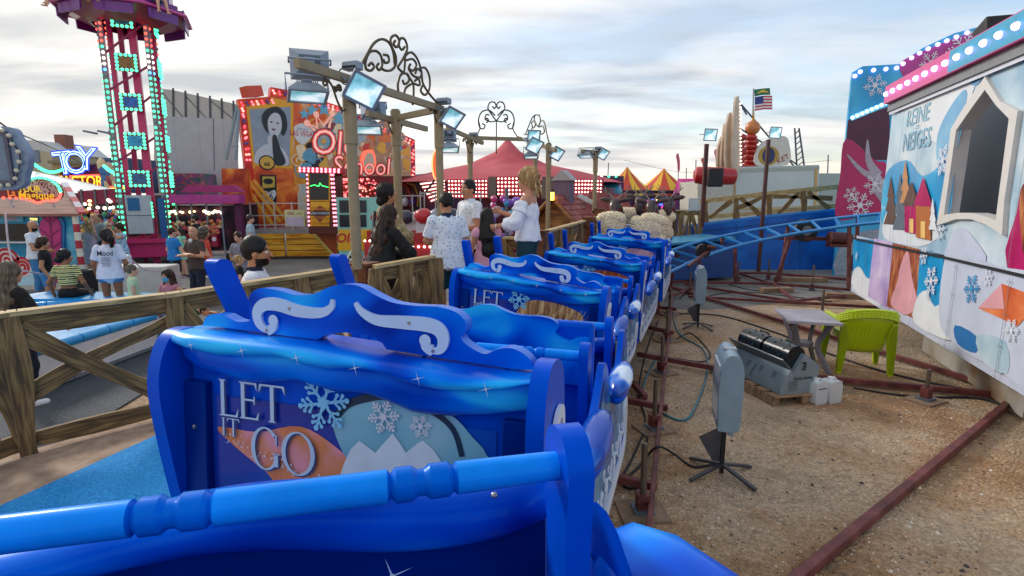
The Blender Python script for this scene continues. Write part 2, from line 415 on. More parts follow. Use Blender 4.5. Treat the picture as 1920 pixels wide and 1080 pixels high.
CREST_TOP = cr(ca([(142, 312), (160, 270), (220, 266), (290, 296), (345, 290), (338, 235), (335, 185), (375, 152), (450, 158), (530, 180), (610, 178), (680, 148), (740, 135), (810, 143), (880, 180), (960, 215), (1060, 230), (1160, 235), (1240, 258), (1285, 300), (1285, 345), (1268, 372), (1310, 412), (1375, 442), (1425, 424), (1480, 416), (1530, 432), (1575, 468), (1592, 512)]), 5)
CREST_BOT = ca([(1500, 508), (1200, 462), (945, 420), (925, 392), (860, 358), (760, 346), (690, 350), (640, 376), (400, 345), (240, 322)])
SC_L = cr(ca([(705, 200), (700, 235), (655, 258), (560, 250), (470, 222), (410, 222), (382, 255), (395, 305), (430, 332), (455, 320), (455, 290)]), 5)
SC_R = cr(ca([(805, 215), (835, 255), (900, 290), (1000, 300), (1110, 310), (1170, 330), (1195, 370), (1188, 415), (1155, 425), (1120, 405), (1118, 380)]), 5)
def fz(pts):
    q = sorted(ca(pts)); xs = [a for a, b in q]; zs = [b for a, b in q]
    return lambda x: float(np.interp(x, xs, zs))
RT = fz([(60, 320), (250, 335), (640, 380), (1000, 440), (1400, 500), (1600, 530)])
RW1 = fz([(50, 375), (150, 395), (300, 430), (450, 432), (560, 430), (650, 468), (760, 490), (850, 485), (950, 490), (1100, 550), (1200, 575), (1350, 582), (1500, 572), (1600, 550)])
RW2 = fz([(60, 420), (190, 500), (400, 552), (600, 545), (750, 590), (900, 604), (1000, 640), (1100, 682), (1250, 696), (1400, 692), (1600, 676)])
def drape(mb, top, bot, out, y0, m, x0=-.57, x1=.57, nx=40, nz=9, sgn=-1):
    vs = []; fs = []
    for i in range(nx+1):
        x = x0+(x1-x0)*i/nx; a, b = top(x), bot(x); e_ = min(1, (i+.3)/3, (nx-i+.3)/3)
        for j in range(nz+1):
            t = math.pi*j/nz; vs.append((x, y0+sgn*out*math.sin(t)**.7*(.6+.4*e_), a+(b-a)*(1-math.cos(t))/2))
    for i in range(nx):
        for j in range(nz):
            q = (i*(nz+1)+j, i*(nz+1)+j+1, (i+1)*(nz+1)+j+1, (i+1)*(nz+1)+j); fs.append(q if sgn < 0 else q[::-1])
    mb.add(vs, fs, m, True)
def sparkle(mb, c, r, z, M, m=None):
    m = m or WB
    for a in (.3, .3+math.pi/2):
        ca_, sa = math.cos(a), math.sin(a); w_ = r*.05
        mb.shape([(c[0]-ca_*r, c[1]-sa*r), (c[0]+sa*w_, c[1]-ca_*w_), (c[0]+ca_*r, c[1]+sa*r), (c[0]-sa*w_, c[1]+ca_*w_)], m, z+a*.0004, M)
    mb.disc(c, r*.14, WH, z+.001, 8, M=M)
HAIR = {'g': ramp_mat('golden_streaks', [(.25, '4a2a20'), (.45, 'a8794e'), (.6, 'd8b27c'), (.8, 'efd9ad')], .4, 5, 'noise', stretch=(9, 1, 1.2), detail=4, dist=.6),
        'r': ramp_mat('auburn_streaks', [(.25, '4a1a10'), (.5, 'a2502a'), (.75, 'd98850')], .4, 5, 'noise', stretch=(8, 1, 1.2), detail=4, dist=.6),
        'p': ramp_mat('rose_streaks', [(.25, '7a4a66'), (.5, 'c08fa6'), (.75, 'e9cfd8')], .4, 4, 'noise', stretch=(5, 1, 1.2), detail=4, dist=.6)}
ORG = ramp_mat('orange_glow', [(.3, 'c05a3a'), (.5, 'e08a5a'), (.62, 'e89ab0'), (.75, 'b06ad8')], .4, 5, detail=5)
ICE = ramp_mat('ice_print', [(.3, '4f9fbf'), (.5, '86bfd2'), (.7, 'b4dbe4')], .35, 2.4, detail=2)
ARTBLUE = ramp_mat('print_blue', [(.3, '021c7c'), (.5, '0636a8'), (.7, '1060cc')], .3, 1.6, detail=2, coat=.3)
SIDEART = ramp_mat('side_print', [(.34, '04286c'), (.47, '0a549c'), (.58, '1c84b8'), (.74, '5cb4d4')], .3, 3.5, detail=4, dist=.8, coat=.4)
def turned_bar(name, parent, y, z, hw=.5):
    b = MB(); xs = []; 
    pr = [(-hw, .024)]
    for c in (-.34, -.02, .3):
        pr += [(c-.052, .026), (c-.048, .019), (c-.040, .0275), (c-.018, .0275), (c-.010, .021), (c+.0, .021), (c+.008, .0275), (c+.034, .0275), (c+.042, .02), (c+.047, .026)]
    pr += [(hw, .024)]
    for i in range(len(pr)-1):
        a, r0 = pr[i]; c, r1 = pr[i+1]
        b.tube([(a, y, z), (c, y, z)], [r0*.92, r1*.92], BBL if abs(c-a) > .1 else BB, 14, cap=False)
    o = b.build(name, parent, world=False)
    for s in (-1, 1):
        e_ = MB(); q = [(y-.03, z-.36), (y+.03, z-.36), (y+.045, z-.12)]+[(y+.058*math.cos(R(a)), z+.062*math.sin(R(a))) for a in range(0, 181, 20)]+[(y-.045, z-.12)]
        e_.prism(q, .04, BD, Matrix(((0, 0, 1, s*hw+(0 if s > 0 else -.04)), (1, 0, 0, 0), (0, 1, 0, 0), (0, 0, 0, 1))))
        e_.build('end_plate', o, world=False, bev=.01)
    return o
def puff(name, parent, y, z, L=.34, s=1, wd=.06, tilt=14, m=None):
    b = MB(); vs = []; n, k = 16, 12
    b.sph((s*(.615+wd*.35), y, z), (wd, L/2, .05), m or PUF, 18, 12, Matrix.Rotation(R(tilt), 4, 'X') @ Matrix.Rotation(R(-14*s), 4, 'Y'))
    b.sph((s*(.615+wd*.25), y, z-.04), (wd*.85, L/2*.96, .045), BD, 16, 10, Matrix.Rotation(R(tilt), 4, 'X'))
    return b.build(name, parent, world=False)
YZ = lambda x: Matrix(((0, 0, 1, x), (1, 0, 0, 0), (0, 1, 0, 0), (0, 0, 0, 1)))
def make_car(label, loc, rot, art, near=False):
    t = thing('sleigh_car', label, 'coaster car', loc, rot=rot, group='blue sleigh cars of the coaster train')
    BK = frame((0, -.017, 0), (1, 0, 0), (0, 0, 1))
    b = MB(); b.box((0, 0, .47), (1.09, .03, .94), BD)
    b.shape([(-.47, .03), (.45, .03), (.45, .8), (-.47, .8)], ARTBLUE, .002, BK)
    if art == 'ice':
        e1 = cr(ca([(250, 740), (420, 762), (600, 740), (760, 830), (860, 930), (870, 1010), (560, 1010), (470, 930), (340, 830)]), 4, True)
        b.shape(e1, ORG, .004, BK)
        b.shape(cr(ca([(740, 720), (800, 650), (950, 612), (1100, 640), (1250, 700), (1340, 790), (1400, 860), (1380, 930), (900, 1010), (860, 930), (790, 850)]), 4, True), ICE, .006, BK)
        b.line(cr(ca([(745, 715), (800, 648), (900, 618), (965, 612)]), 5), .022, mat('16304a', .5), .008, M=BK)
        b.line(cr(ca([(1075, 650), (1180, 690), (1260, 760), (1300, 870)]), 5), .016, mat('16304a', .5), .008, M=BK)
        b.shape(cr(ca([(800, 890), (860, 800), (930, 850), (1000, 770), (1060, 850), (1130, 800), (1220, 900), (1260, 1010), (820, 1010)]), 2, True), mat('d6e6f2', .3), .009, M=BK)
        b.flake(ca([(960, 700)])[0], .045, WH, .0115, M=BK); b.flake(ca([(1120, 740)])[0], .03, WH, .0115, M=BK)
        pass
        for i in range(70):
            t_ = random.random(); q = ca([(270+t_*420+random.gauss(0, 14), 770+t_*190+random.gauss(0, 12))])[0]
            b.disc(q, .0016+.0022*random.random(), WH, .0105, 5, M=BK)
    else:
        b.shape(cr([(-.12, .58), (-.02, .80), (.18, .83), (.38, .79), (.44, .70), (.44, .3), (.3, .06), (.1, .04), (-.08, .3)], 4, True), HAIR[art], .004, BK)
        for i in range(14):
            x0 = -.02+i*.032; b.line(cr([(x0+.12, .80), (x0+.02, .6), (x0-.03, .35), (x0-.01, .1)], 4), [.001+.008*math.sin(math.pi*j/12) for j in range(13)], random.choice([mat('e6c892', .5), mat('8a5a38', .5)]) if art == 'g' else mat('c9703c' if art == 'r' else 'd8a8c0', .5), .006+i*.0002, M=BK)
    # LET IT GO
    def word(s, u, v, h, wds, sl=0):
        x = 0
        for ch, wd in zip(s, wds):
            for dz, m_, d in ((.012, mat('1d3f86', .5), .004), (.0135, WB, 0)):
                glyph(b, ch, u+x+d, v+x*sl-d, h, wd, m_, dz, BK)
            x += h*wd+h*.05
    c1, c2, c3 = ca([(262, 672), (240, 748), (410, 862)]); word('LET', c1[0], c1[1]-.01, .112, (.62, .62, .78)); word('IT', c2[0]+.035, c2[1]-.01, .055, (.34, .8)); word('GO', c3[0], c3[1]-.03, .128, (.80, .90))
    fc = ca([(703, 640)])[0]; b.flake(fc, .078, mat('7ec8f0', .4), .014, M=BK)
    for i in range(9): sparkle(b, (random.uniform(-.45, .43), random.uniform(.08, .78)), random.uniform(.012, .03), .0125, BK)
    b.build('back_panel', t, world=False)
    # framed border and studs
    b = MB()
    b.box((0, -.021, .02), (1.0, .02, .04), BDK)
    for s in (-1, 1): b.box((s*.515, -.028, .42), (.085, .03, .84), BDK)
    for s in (-1, 1):
        for z in (.12, .42, .7): b.sph((s*.515, -.044, z), .008, STL, 8, 5)
    b.build('panel_frame', t, world=False, bev=.008)
    b = MB(); drape(b, RT, RW1, .085, -.02, BL); 
    drape(b, lambda x: RW1(x)+.02, RW2, .045, -.018, BL, -.55, .55)
    vs = []; top = [(x/20*.57, -.02, RT(x/20*.57)) for x in range(-20, 21)]
    b.add(top+[(p[0], .09, p[2]+.0) for p in top], [(i, i+1, 42+i, 41+i) for i in range(40)], BL, True)
    for i in range(6): sparkle(b, (-.45+i*.18, RT(-.45+i*.18)-.028), .022, .088, frame((0, -.02, 0), (1, 0, 0), (0, 0, 1)))
    for x in (-.4, -.1, .22, .46): b.sph((x, .03, RT(x)+.002), .007, STL, 8, 4)
    b.build('draped_rim', t, world=False)
    b = MB(); T_ = frame((0, .035, 0), (1, 0, 0), (0, 0, 1))
    cpoly = CREST_TOP+CREST_BOT; cpoly = [(p[0], p[1]) for p in cpoly]
    b.prism(cpoly, .045, BL, T_, edge=BB)
    cst = b.build('crest_board', t, world=False, bev=.009, seg=3)
    for pts, ws in ((SC_L, (.006, .036)), (SC_R, (.006, .036))):
        s_ = MB(); n = len(pts); w_ = [.008+.030*math.sin(math.pi*min(1, (i+.5)/n*1.15)) if i < n*.8 else .030-.012*(i-n*.8)/(n*.2) for i in range(n)]
        s_.line(pts, w_, WB, .054, M=T_, t=.009); e_ = pts[-1]; s_.disc(e_, .017, WB, .0545, 12, M=T_)
        for i in (int(n*.35), int(n*.8)): s_.disc(pts[i], .005, STL, .0562, 8, M=T_)
        s_.build('scroll', cst, world=False)
    # side frames : S profile boards
    for s in (-1, 1):
        q = cr([(-.02, .0), (.0, .2), (-.05, .42), (-.10, .66), (-.125, .85), (-.09, .97), (-.02, 1.0), (.07, .97), (.11, .85), (.09, .6), (.10, .3), (.13, 0)], 4)
        b = MB(); b.prism([(a, c) for a, c in q], .045, BD, YZ(.555 if s > 0 else -.6))
        o = b.build('side_frame', t, world=False, bev=.014, seg=3)
        if s > 0:
            k = MB(); pts = cr([(-.03, .38), (-.045, .55), (-.055, .72), (-.03, .84), (.03, .86), (.05, .80), (.03, .765)], 5)
            curlstrip(k, pts, .014, .035, WH, .012, YZ(.601), .01); k.build('white_scroll', o, world=False)
    # body tub, seats
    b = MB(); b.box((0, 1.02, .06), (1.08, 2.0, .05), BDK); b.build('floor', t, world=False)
    for y0 in ((.08, 1.2) if not near else (.08,)):
        b = MB(); b.box((0, y0+.22, .38), (1.06, .46, .14), BD); b.build('seat', t, world=False, bev=.04, seg=3)
        b = MB(); b.box((0, y0+.02, .66), (1.04, .06, .5), BD); b.build('seat_back', t, world=False, bev=.025, seg=3)
    if not near:
        b = MB(); cm = [(x, z-.19) for x, z in CREST_TOP]; b.prism([(-.5, .62), (.5, .62)]+[(max(-.5, min(.5, x)), z*.9+.1) for x, z in reversed(cm)], .04, BL, frame((0, 1.19, 0), (1, 0, 0), (0, 0, 1)), edge=BB)
        b.build('middle_crest', t, world=False, bev=.008)
        turned_bar('lap_bar', t, .96, .80)
    turned_bar('lap_bar', t, 1.80, .80)
    # front cowl: its inner face and rolled rim look back at the riders
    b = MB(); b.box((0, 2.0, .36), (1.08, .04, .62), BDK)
    FK = frame((0, 1.978, 0), (1, 0, 0), (0, 0, 1))
    sparkle(b, (.30, .46), .075, .003, FK, mat('3a7fe0', .3)); sparkle(b, (-.32, .35), .04, .003, FK, mat('3a7fe0', .3))
    for x, z, r in ((-.06, .30, .026), (-.015, .275, .017), (-.10, .24, .02), (-.05, .235, .012)): b.disc((x, z), r, mat('3f9be4', .3), .003, 14, M=FK)
    b.build('front_cowl', t, world=False)
    b = MB(); wv = lambda x: .715+.022*math.cos(x*7.5)+.02*x; lw = lambda x: .625+.026*math.cos(x*7.5+.5)
    drape(b, wv, lw, .07, 1.975, BL, -.54, .54); tp = [(x/20*.54, 1.975, wv(x/20*.54)) for x in range(-20, 21)]
    b.add(tp+[(p[0], 2.06, p[2]-.03) for p in tp], [(i, i+1, 42+i, 41+i) for i in range(40)], BL, True)
    for x in (-.35, .1, .43): b.sph((x, 1.93, wv(x)-.01), .007, STL, 8, 4)
    for x in (-.22, .25): sparkle(b, (x, .6), .035, .088, frame((0, 1.975, 0), (1, 0, 0), (0, 0, 1)), WB)
    b.build('cowl_rim', t, world=False)
    b = MB(); b.cyl((.47, 1.90, .42), (.47, 1.84, .42), .022, mat('b8ac90', .5), n=14); b.cyl((.47, 1.84, .42), (.47, 1.835, .42), .012, DK, n=10); b.build('rubber_stop', t, world=False)
    # sides
    prof = cr([(.04, .86), (.12, .72), (.28, .58), (.55, .56), (.80, .66), (.94, .78), (1.08, .72), (1.2, .58), (1.42, .55), (1.66, .64), (1.8, .78), (1.95, .74), (2.04, .62), (2.05, .3), (2.03, .06), (1.9, .0)], 3)+[(.1, 0), (.02, .06)]
    for s in (1, -1):
        prof = [(y_, min(z_, .56)) for y_, z_ in prof] if near else prof
        b = MB(); b.prism(prof, .03, BD, YZ(.575 if s > 0 else -.605))
        SM = YZ(.607) if s > 0 else frame((-.607, 0, 0), (0, -1, 0), (0, 0, 1))
        sg = 1 if s > 0 else -1
        q = [(sg*a, c) for a, c in cr([(.12, .64), (.3, .54), (.55, .52), (.8, .6), (.93, .7), (1.08, .66), (1.22, .54), (1.45, .51), (1.7, .6), (1.85, .68), (1.97, .58), (1.98, .12), (.1, .08)], 3)]
        b.shape(q, SIDEART if not near else BD, .001, SM)
        for (y_, z_, r_) in () if near else ((.35, .36, .07), (.62, .42, .05), (1.25, .4, .075), (1.62, .42, .05), (1.85, .35, .045)): b.flake((sg*y_, z_), r_, mat('a9dcf2', .4), .003, M=SM)
        b.build('side_panel', t, world=False, bev=.006)
        b = MB()
        b.line([(sg*.12, .035), (sg*1.95, .035)], .08, WH, .014, M=SM, t=.012)
        for y0, d in ((.12, -1), (1.95, 1)):
            pts = cr([(y0, .035), (y0+d*.07, .07), (y0+d*.1, .18), (y0+d*.07, .3), (y0+d*.0, .33), (y0-d*.045, .27), (y0-d*.03, .2)], 4)
            b.line([(sg*a, c) for a, c in pts], [.08-.045*i/len(pts) for i in range(len(pts))], WH, .0145, M=SM, t=.012)
        b.build('white_trim', t, world=False)
        b = MB()
        for y0 in (.3, .62, .98, 1.3, 1.62):
            for (dx, dz, r, a0, a1) in ((0, .15, .05, 0, 420), (.1, .2, .035, 180, 620), (.02, .27, .03, -90, 300), (.16, .13, .03, 90, -260), (.2, .22, .022, 0, 330)):
                b.line([(sg*a, c) for a, c in spiral(y0+dx, dz, r, r*.25, a0, a1, 14)], .011, WH, .008+dx*.002+dz*.004, M=SM, t=.005)
            b.line([(sg*a, c) for a, c in cr([(y0-.02, .12), (y0+.08, .1), (y0+.14, .2), (y0+.24, .17), (y0+.3, .24)], 5)], .012, WH, .0125, M=SM, t=.005)
        b.build('filigree', t, world=False)
        if s > 0:
            if near: puff('snowy_armrest', t, 1.42, .53, 1.05, 1, .16, 7, BL)
            else: puff('snowy_armrest', t, .50, .62, .36); puff('snowy_armrest', t, 1.36, .62, .34)
        else:
            for y0 in ((.27, .95) if not near else (1.4,)):
                k = MB(); q = cr([(y0-.10, .62), (y0-.03, .82), (y0-.09, 1.0), (y0-.17, 1.16), (y0-.155, 1.2), (y0-.08, 1.2), (y0-.05, 1.16), (y0+.04, .98), (y0+.12, .8), (y0+.14, .62)], 4)
                q = [(y0+(a-y0+.03)*.62-(c-.9)*.22, c) for a, c in q]; k.prism(q, .05, BD, YZ(-.63)); k.build('side_horn', t, world=False, bev=.014, seg=3)
                puff('snowy_armrest', t, y0+.25, .66, .32, -1, .07)
    # running gear
    for y0 in (.35, 1.7):
        b = MB(); b.box((0, y0, -.04), (.7, .1, .08), RUST)
        for s in (-1, 1): b.box((s*.38, y0, -.1), (.1, .34, .06), RUST)
        bg = b.build('bogie', t, world=False)
        for s in (-1, 1):
            for dy in (-.13, .13):
                k = MB(); k.cyl((s*.46, y0+dy, -.10), (s*.46, y0+dy, -.16), .075, mat('4a3430', .5), n=16); k.cyl((s*.46, y0+dy, -.09), (s*.46, y0+dy, -.17), .02, STL, n=8); k.build('guide_wheel', bg, world=False)
                k = MB(); k.cyl((s*.33, y0+dy, -.1), (s*.39, y0+dy, -.1), .06, DK, n=16); k.build('road_wheel', bg, world=False)
    return t
def carpos(x, y, z, yaw, pit=0, roll=0): return (x, y, z), (R(pit), R(roll), R(-yaw))
CARS = [
 ('blue sleigh car the photographer stands in, lap bar across the bottom of the view', (.024, -1.117, 1.255), (R(-2), 0, R(14)), 'r', True),
 ('nearest LET IT GO sleigh car with orange and ice-blue print on its back', A_LOC, (R(-4.5), 0, A_RZ), 'ice', False),
 ('second sleigh car with golden streaks on its back panel', (.06, 4.0, .81), (R(-1.5), R(4), R(-20)), 'g', False),
 ('third sleigh car with auburn streaks on its back panel', (.93, 6.45, .70), (R(0), R(3.5), R(-20)), 'r', False),
 ('fourth sleigh car with rose streaks, right behind the reindeer sleigh', (1.83, 8.75, .73), (0, R(1), R(-19)), 'p', False)]
for lb, lo, ro, ar, nr in CARS: make_car(lb, lo, ro, ar, nr)
# ================================================================ ground
def ground_mat(name, cols, scale, bump, sc2=40, rough=.95):
    m = bpy.data.materials.new(name); m.use_nodes = True; t = m.node_tree; b = t.nodes['Principled BSDF']; b.inputs['Roughness'].default_value = rough
    def nd(ty, **k):
        n = t.nodes.new(ty)
        for a, c in k.items(): n.inputs[a].default_value = c
        return n
    tcn = nd('ShaderNodeTexCoord')
    a = nd('ShaderNodeTexNoise', Scale=scale, Detail=8, Roughness=.65); c = nd('ShaderNodeTexNoise', Scale=sc2, Detail=5, Roughness=.7); v = nd('ShaderNodeTexVoronoi', Scale=sc2*1.1)
    for n in (a, c, v): t.links.new(tcn.outputs['Object'], n.inputs['Vector'])
    r = nd('ShaderNodeValToRGB'); el = r.color_ramp.elements
    while len(el) > 1: el.remove(el[-1])
    el[0].position = cols[0][0]; el[0].color = (*lin(cols[0][1]), 1)
    for p_, h_ in cols[1:]: q = el.new(p_); q.color = (*lin(h_), 1)
    t.links.new(a.outputs['Fac'], r.inputs[0])
    r2 = nd('ShaderNodeValToRGB'); r2.color_ramp.elements[0].position = .32; r2.color_ramp.elements[0].color = (.68, .66, .65, 1); r2.color_ramp.elements[1].position = .7; r2.color_ramp.elements[1].color = (1.22, 1.2, 1.18, 1)
    t.links.new(c.outputs['Fac'], r2.inputs[0])
    mx = nd('ShaderNodeMix'); mx.data_type = 'RGBA'; mx.blend_type = 'MULTIPLY'; mx.inputs[0].default_value = 1
    v2 = nd('ShaderNodeTexVoronoi', Scale=sc2*2.2); t.links.new(tcn.outputs['Object'], v2.inputs['Vector']); v3 = nd('ShaderNodeTexVoronoi', Scale=sc2*.55); t.links.new(tcn.outputs['Object'], v3.inputs['Vector'])
    t.links.new(r.outputs[0], mx.inputs[6]); t.links.new(r2.outputs[0], mx.inputs[7]); prev = mx
    for vv, lo, hi in ((v2, .74, 1.22), (v3, .8, 1.15)):
        sx = nd('ShaderNodeSeparateColor'); t.links.new(vv.outputs['Color'], sx.inputs[0]); rr_ = nd('ShaderNodeValToRGB'); e_ = rr_.color_ramp.elements; e_[0].position = .06; e_[0].color = (lo, lo, lo, 1); e_[1].position = .97; e_[1].color = (hi, hi, hi, 1); q = e_.new(.2); q.color = (.95, .95, .95, 1); q = e_.new(.85); q.color = (1.03, 1.03, 1.03, 1)
        t.links.new(sx.outputs[0], rr_.inputs[0]); m2 = nd('ShaderNodeMix'); m2.data_type = 'RGBA'; m2.blend_type = 'MULTIPLY'; m2.inputs[0].default_value = 1; t.links.new(prev.outputs[2], m2.inputs[6]); t.links.new(rr_.outputs[0], m2.inputs[7]); prev = m2
    t.links.new(prev.outputs[2], b.inputs['Base Color'])
    ad = nd('ShaderNodeMath'); ad.operation = 'SUBTRACT'; t.links.new(c.outputs['Fac'], ad.inputs[0]); t.links.new(v.outputs['Distance'], ad.inputs[1])
    bp = nd('ShaderNodeBump', Strength=bump, Distance=.03); t.links.new(ad.outputs[0], bp.inputs['Height']); t.links.new(bp.outputs[0], b.inputs['Normal'])
    return m
SAND = ground_mat('gravelly_sand', [(.30, '847460'), (.40, 'ae8862'), (.47, 'c0a07e'), (.54, 'cab296'), (.62, 'b39e84'), (.74, '968a76')], .55, .9, 34)
ASPH = ground_mat('asphalt', [(.3, '62605f'), (.5, '7c7a77'), (.7, '94908b')], .35, .4, 60)
MATT = ramp_mat('ribbed_mat', [(.3, '2c3138'), (.5, '3c434a'), (.7, '4a5158')], .8, 60, 'vor', bump=.6)
b = MB(); b.add([(-400, -60, 0), (400, -60, 0), (400, 700, 0), (-400, 700, 0)], [(0, 1, 2, 3)], SAND); b.build('ground', kind='structure')
def wig(pts, s):
    o = []
    for i, p in enumerate(pts):
        q = pts[(i+1) % len(pts)]; n = max(1, int((Vector(q)-Vector(p)).length/1.2))
        if (Vector(q)-Vector(p)).length > 60: n = 1
        for j in range(n):
            t_ = j/n; o.append((p[0]+(q[0]-p[0])*t_+random.uniform(-s, s)*(j > 0), p[1]+(q[1]-p[1])*t_+random.uniform(-s, s)*(j > 0)))
    return o
b = MB(); b.shape(wig([(-60, 7.6), (-7, 8.0), (-3.6, 8.6), (-1.5, 10.5), (2.5, 11.5), (4.2, 11.3), (6.5, 12.2), (9, 13.5), (60, 15), (60, 160), (-60, 160)], .18), ASPH, .004); b.build('asphalt', kind='structure')
# loose stones
b = MB(); STONE = [mat(h, .9, var=.2, sc_=30) for h in ('b8a898', '6b5c54', 'd8ccbc', '4c4644', 'ac8c78', 'e4d8c8')]
for i in range(8000):
    d = 2.2+random.random()**1.5*10; x = random.uniform(.2, .95)*d if random.random() < .85 else random.uniform(-.9, 0)*d
    if d > 11.3 or (x < 0 and d < 2.5): continue
    r_ = random.uniform(.004, .011)*(1 if random.random() < .93 else 2.2); m_ = random.choice(STONE); a = random.random()*6.28; c_, s_ = math.cos(a)*r_, math.sin(a)*r_; k = random.uniform(.5, .9)
    b.add([(x+c_, d+s_, 0), (x-s_*k, d+c_*k, 0), (x-c_, d-s_, 0), (x+s_*k, d-c_*k, 0), (x+c_*.3, d+s_*.3, r_*.8), (x-c_*.4, d-s_*.2, r_*.7)], [(0, 1, 4), (1, 5, 4), (1, 2, 5), (2, 3, 5), (3, 4, 5), (3, 0, 4)], m_)
b.build('gravel', kind='stuff')
# damp darker patches of earth
DIRT = ground_mat('reddish_earth', [(.3, '7a4f38'), (.5, '93684e'), (.7, 'a37c62')], 1.2, .8, 30)
b = MB()
# ================================================================ boarding deck
DECKS = [(( -4.6, -2.5), (-1.0, -3.0), .62), ((-4.05, 2.75), (-.75, .9), .64), ((-3.42, 3.42), (-1.08, 2.0), .66), ((-2.72, 4.22), (-.72, 3.4), .68), ((-1.42, 5.15), (-.34, 4.9), .80), ((-2.5, 5.6), (-.12, 5.5), .88), ((-2.6, 7.4), (.45, 7.0), .94), ((.22, 7.4), (.6, 7.4), .94), ((1.85, 12.6), (2.2, 12.4), .94)]
WOODG = ramp_mat('sandy_deck', [(.3, '8d7663'), (.5, 'a88d77'), (.7, 'b79f8a')], .9, 9, bump=.4)
vs = []; 
for l_, r_, z in DECKS: vs += [(*l_, z), (*r_, z), (*l_, 0), (*r_, 0)]
fs = []
for i in range(len(DECKS)-1):
    a, c = 4*i, 4*i+4; fs += [(a, a+1, c+1, c), (a+1, a+3, c+3, c+1), (a, c, c+2, a+2)]
n_ = 4*(len(DECKS)-1); fs += [(0, 2, 3, 1), (n_, n_+1, n_+3, n_+2)]
b = MB(); b.add(vs, fs, WOODG); b.build('boarding_deck', label='long low sandy boarding deck beside the sleigh cars', cat='deck')
CARPET = ramp_mat('blue_carpet', [(.3, '0c70b4'), (.5, '168ad4'), (.7, '34a4e4')], .95, 70, bump=.9)
e0, e1 = G(-60, 972, .67), G(345, 793, .69); b = MB()
cpts = [(e0.x-1.2, e0.y-1.3), (e0.x, e0.y), (e1.x, e1.y), (-1.6, 4.78), (-.62, 4.4), (-.98, 2.2), (-.98, .8), (-1.2, -2)]
def dz(x, y): return float(np.interp(y, [-2.5, 2.75, 3.42, 4.22, 5.15], [.62, .64, .66, .68, .80]))
b.add([(x, y, dz(x, y)+.022) for x, y in cpts]+[(x, y, dz(x, y)-.01) for x, y in cpts], [tuple(reversed(range(8)))]+[(i, (i+1) % 8, 8+(i+1) % 8, 8+i) for i in range(8)], CARPET)
b.build('blue_carpet', label='bright blue carpet laid on the boarding deck beside the nearest cars', cat='carpet')
m0 = [G(px, py, .02) for px, py in ((-260, 800), (-300, 600), (330, 625), (345, 690), (50, 870), (-100, 1000))]
b = MB(); b.prism([(p.x, p.y) for p in m0], .018, MATT, Matrix.Translation((0, 0, .003))); b.build('rubber_mat', label='dark grey ribbed rubber mat on the sand behind the wooden fence', cat='mat')
# ================================================================ wooden fences
OAK = ramp_mat('weathered_oak', [(.28, '3c2c1a'), (.42, '644c2e'), (.52, '7e6238'), (.62, '957648'), (.75, '776636')], .75, 3.2, stretch=(1.3, 15, 15), detail=9, dist=.4, bump=.4)
OAKL = ramp_mat('pale_oak', [(.3, '8c744c'), (.5, 'b59a68'), (.7, 'd0b888')], .7, 3.5, stretch=(1.1, 9, 9), detail=9, dist=.6, bump=.5)
REDW = ramp_mat('stained_cedar', [(.3, '4c2a16'), (.5, '7a4828'), (.7, '96603a')], .7, 7, detail=7, dist=1.5, bump=.5)
def plank(b, a, c, wd, th, m, nrm, wob=.02, seed=0):
    """board from a to c (3d), wavy edges, thickness along nrm"""
    rr = random.Random(seed); a, c = Vector(a), Vector(c); d = (c-a); L = d.length; d.normalize(); nrm = Vector(nrm).normalized(); s = d.cross(nrm).normalized()
    n = 8; up, lo = [], []; ph = rr.uniform(0, 6); ph2 = rr.uniform(0, 6)
    for i in range(n+1):
        t_ = i/n; up.append((t_*L, wd/2+wob*math.sin(ph+t_*5))); lo.append((t_*L, -wd/2+wob*math.sin(ph2+t_*5.5)))
    M = Matrix((d, s, d.cross(s))).transposed().to_4x4(); M.translation = a-d.cross(s)*th/2
    b.prism(up+lo[::-1], th, m, M); b.LM = M
    if th < .04 and L > .5:
        for x_ in (.05, L-.05):
            for s_ in (-.022, .02):
                for z_ in (0, th): b.sph(M @ Vector((x_, s_, z_)), .0055, DK, 6, 4)
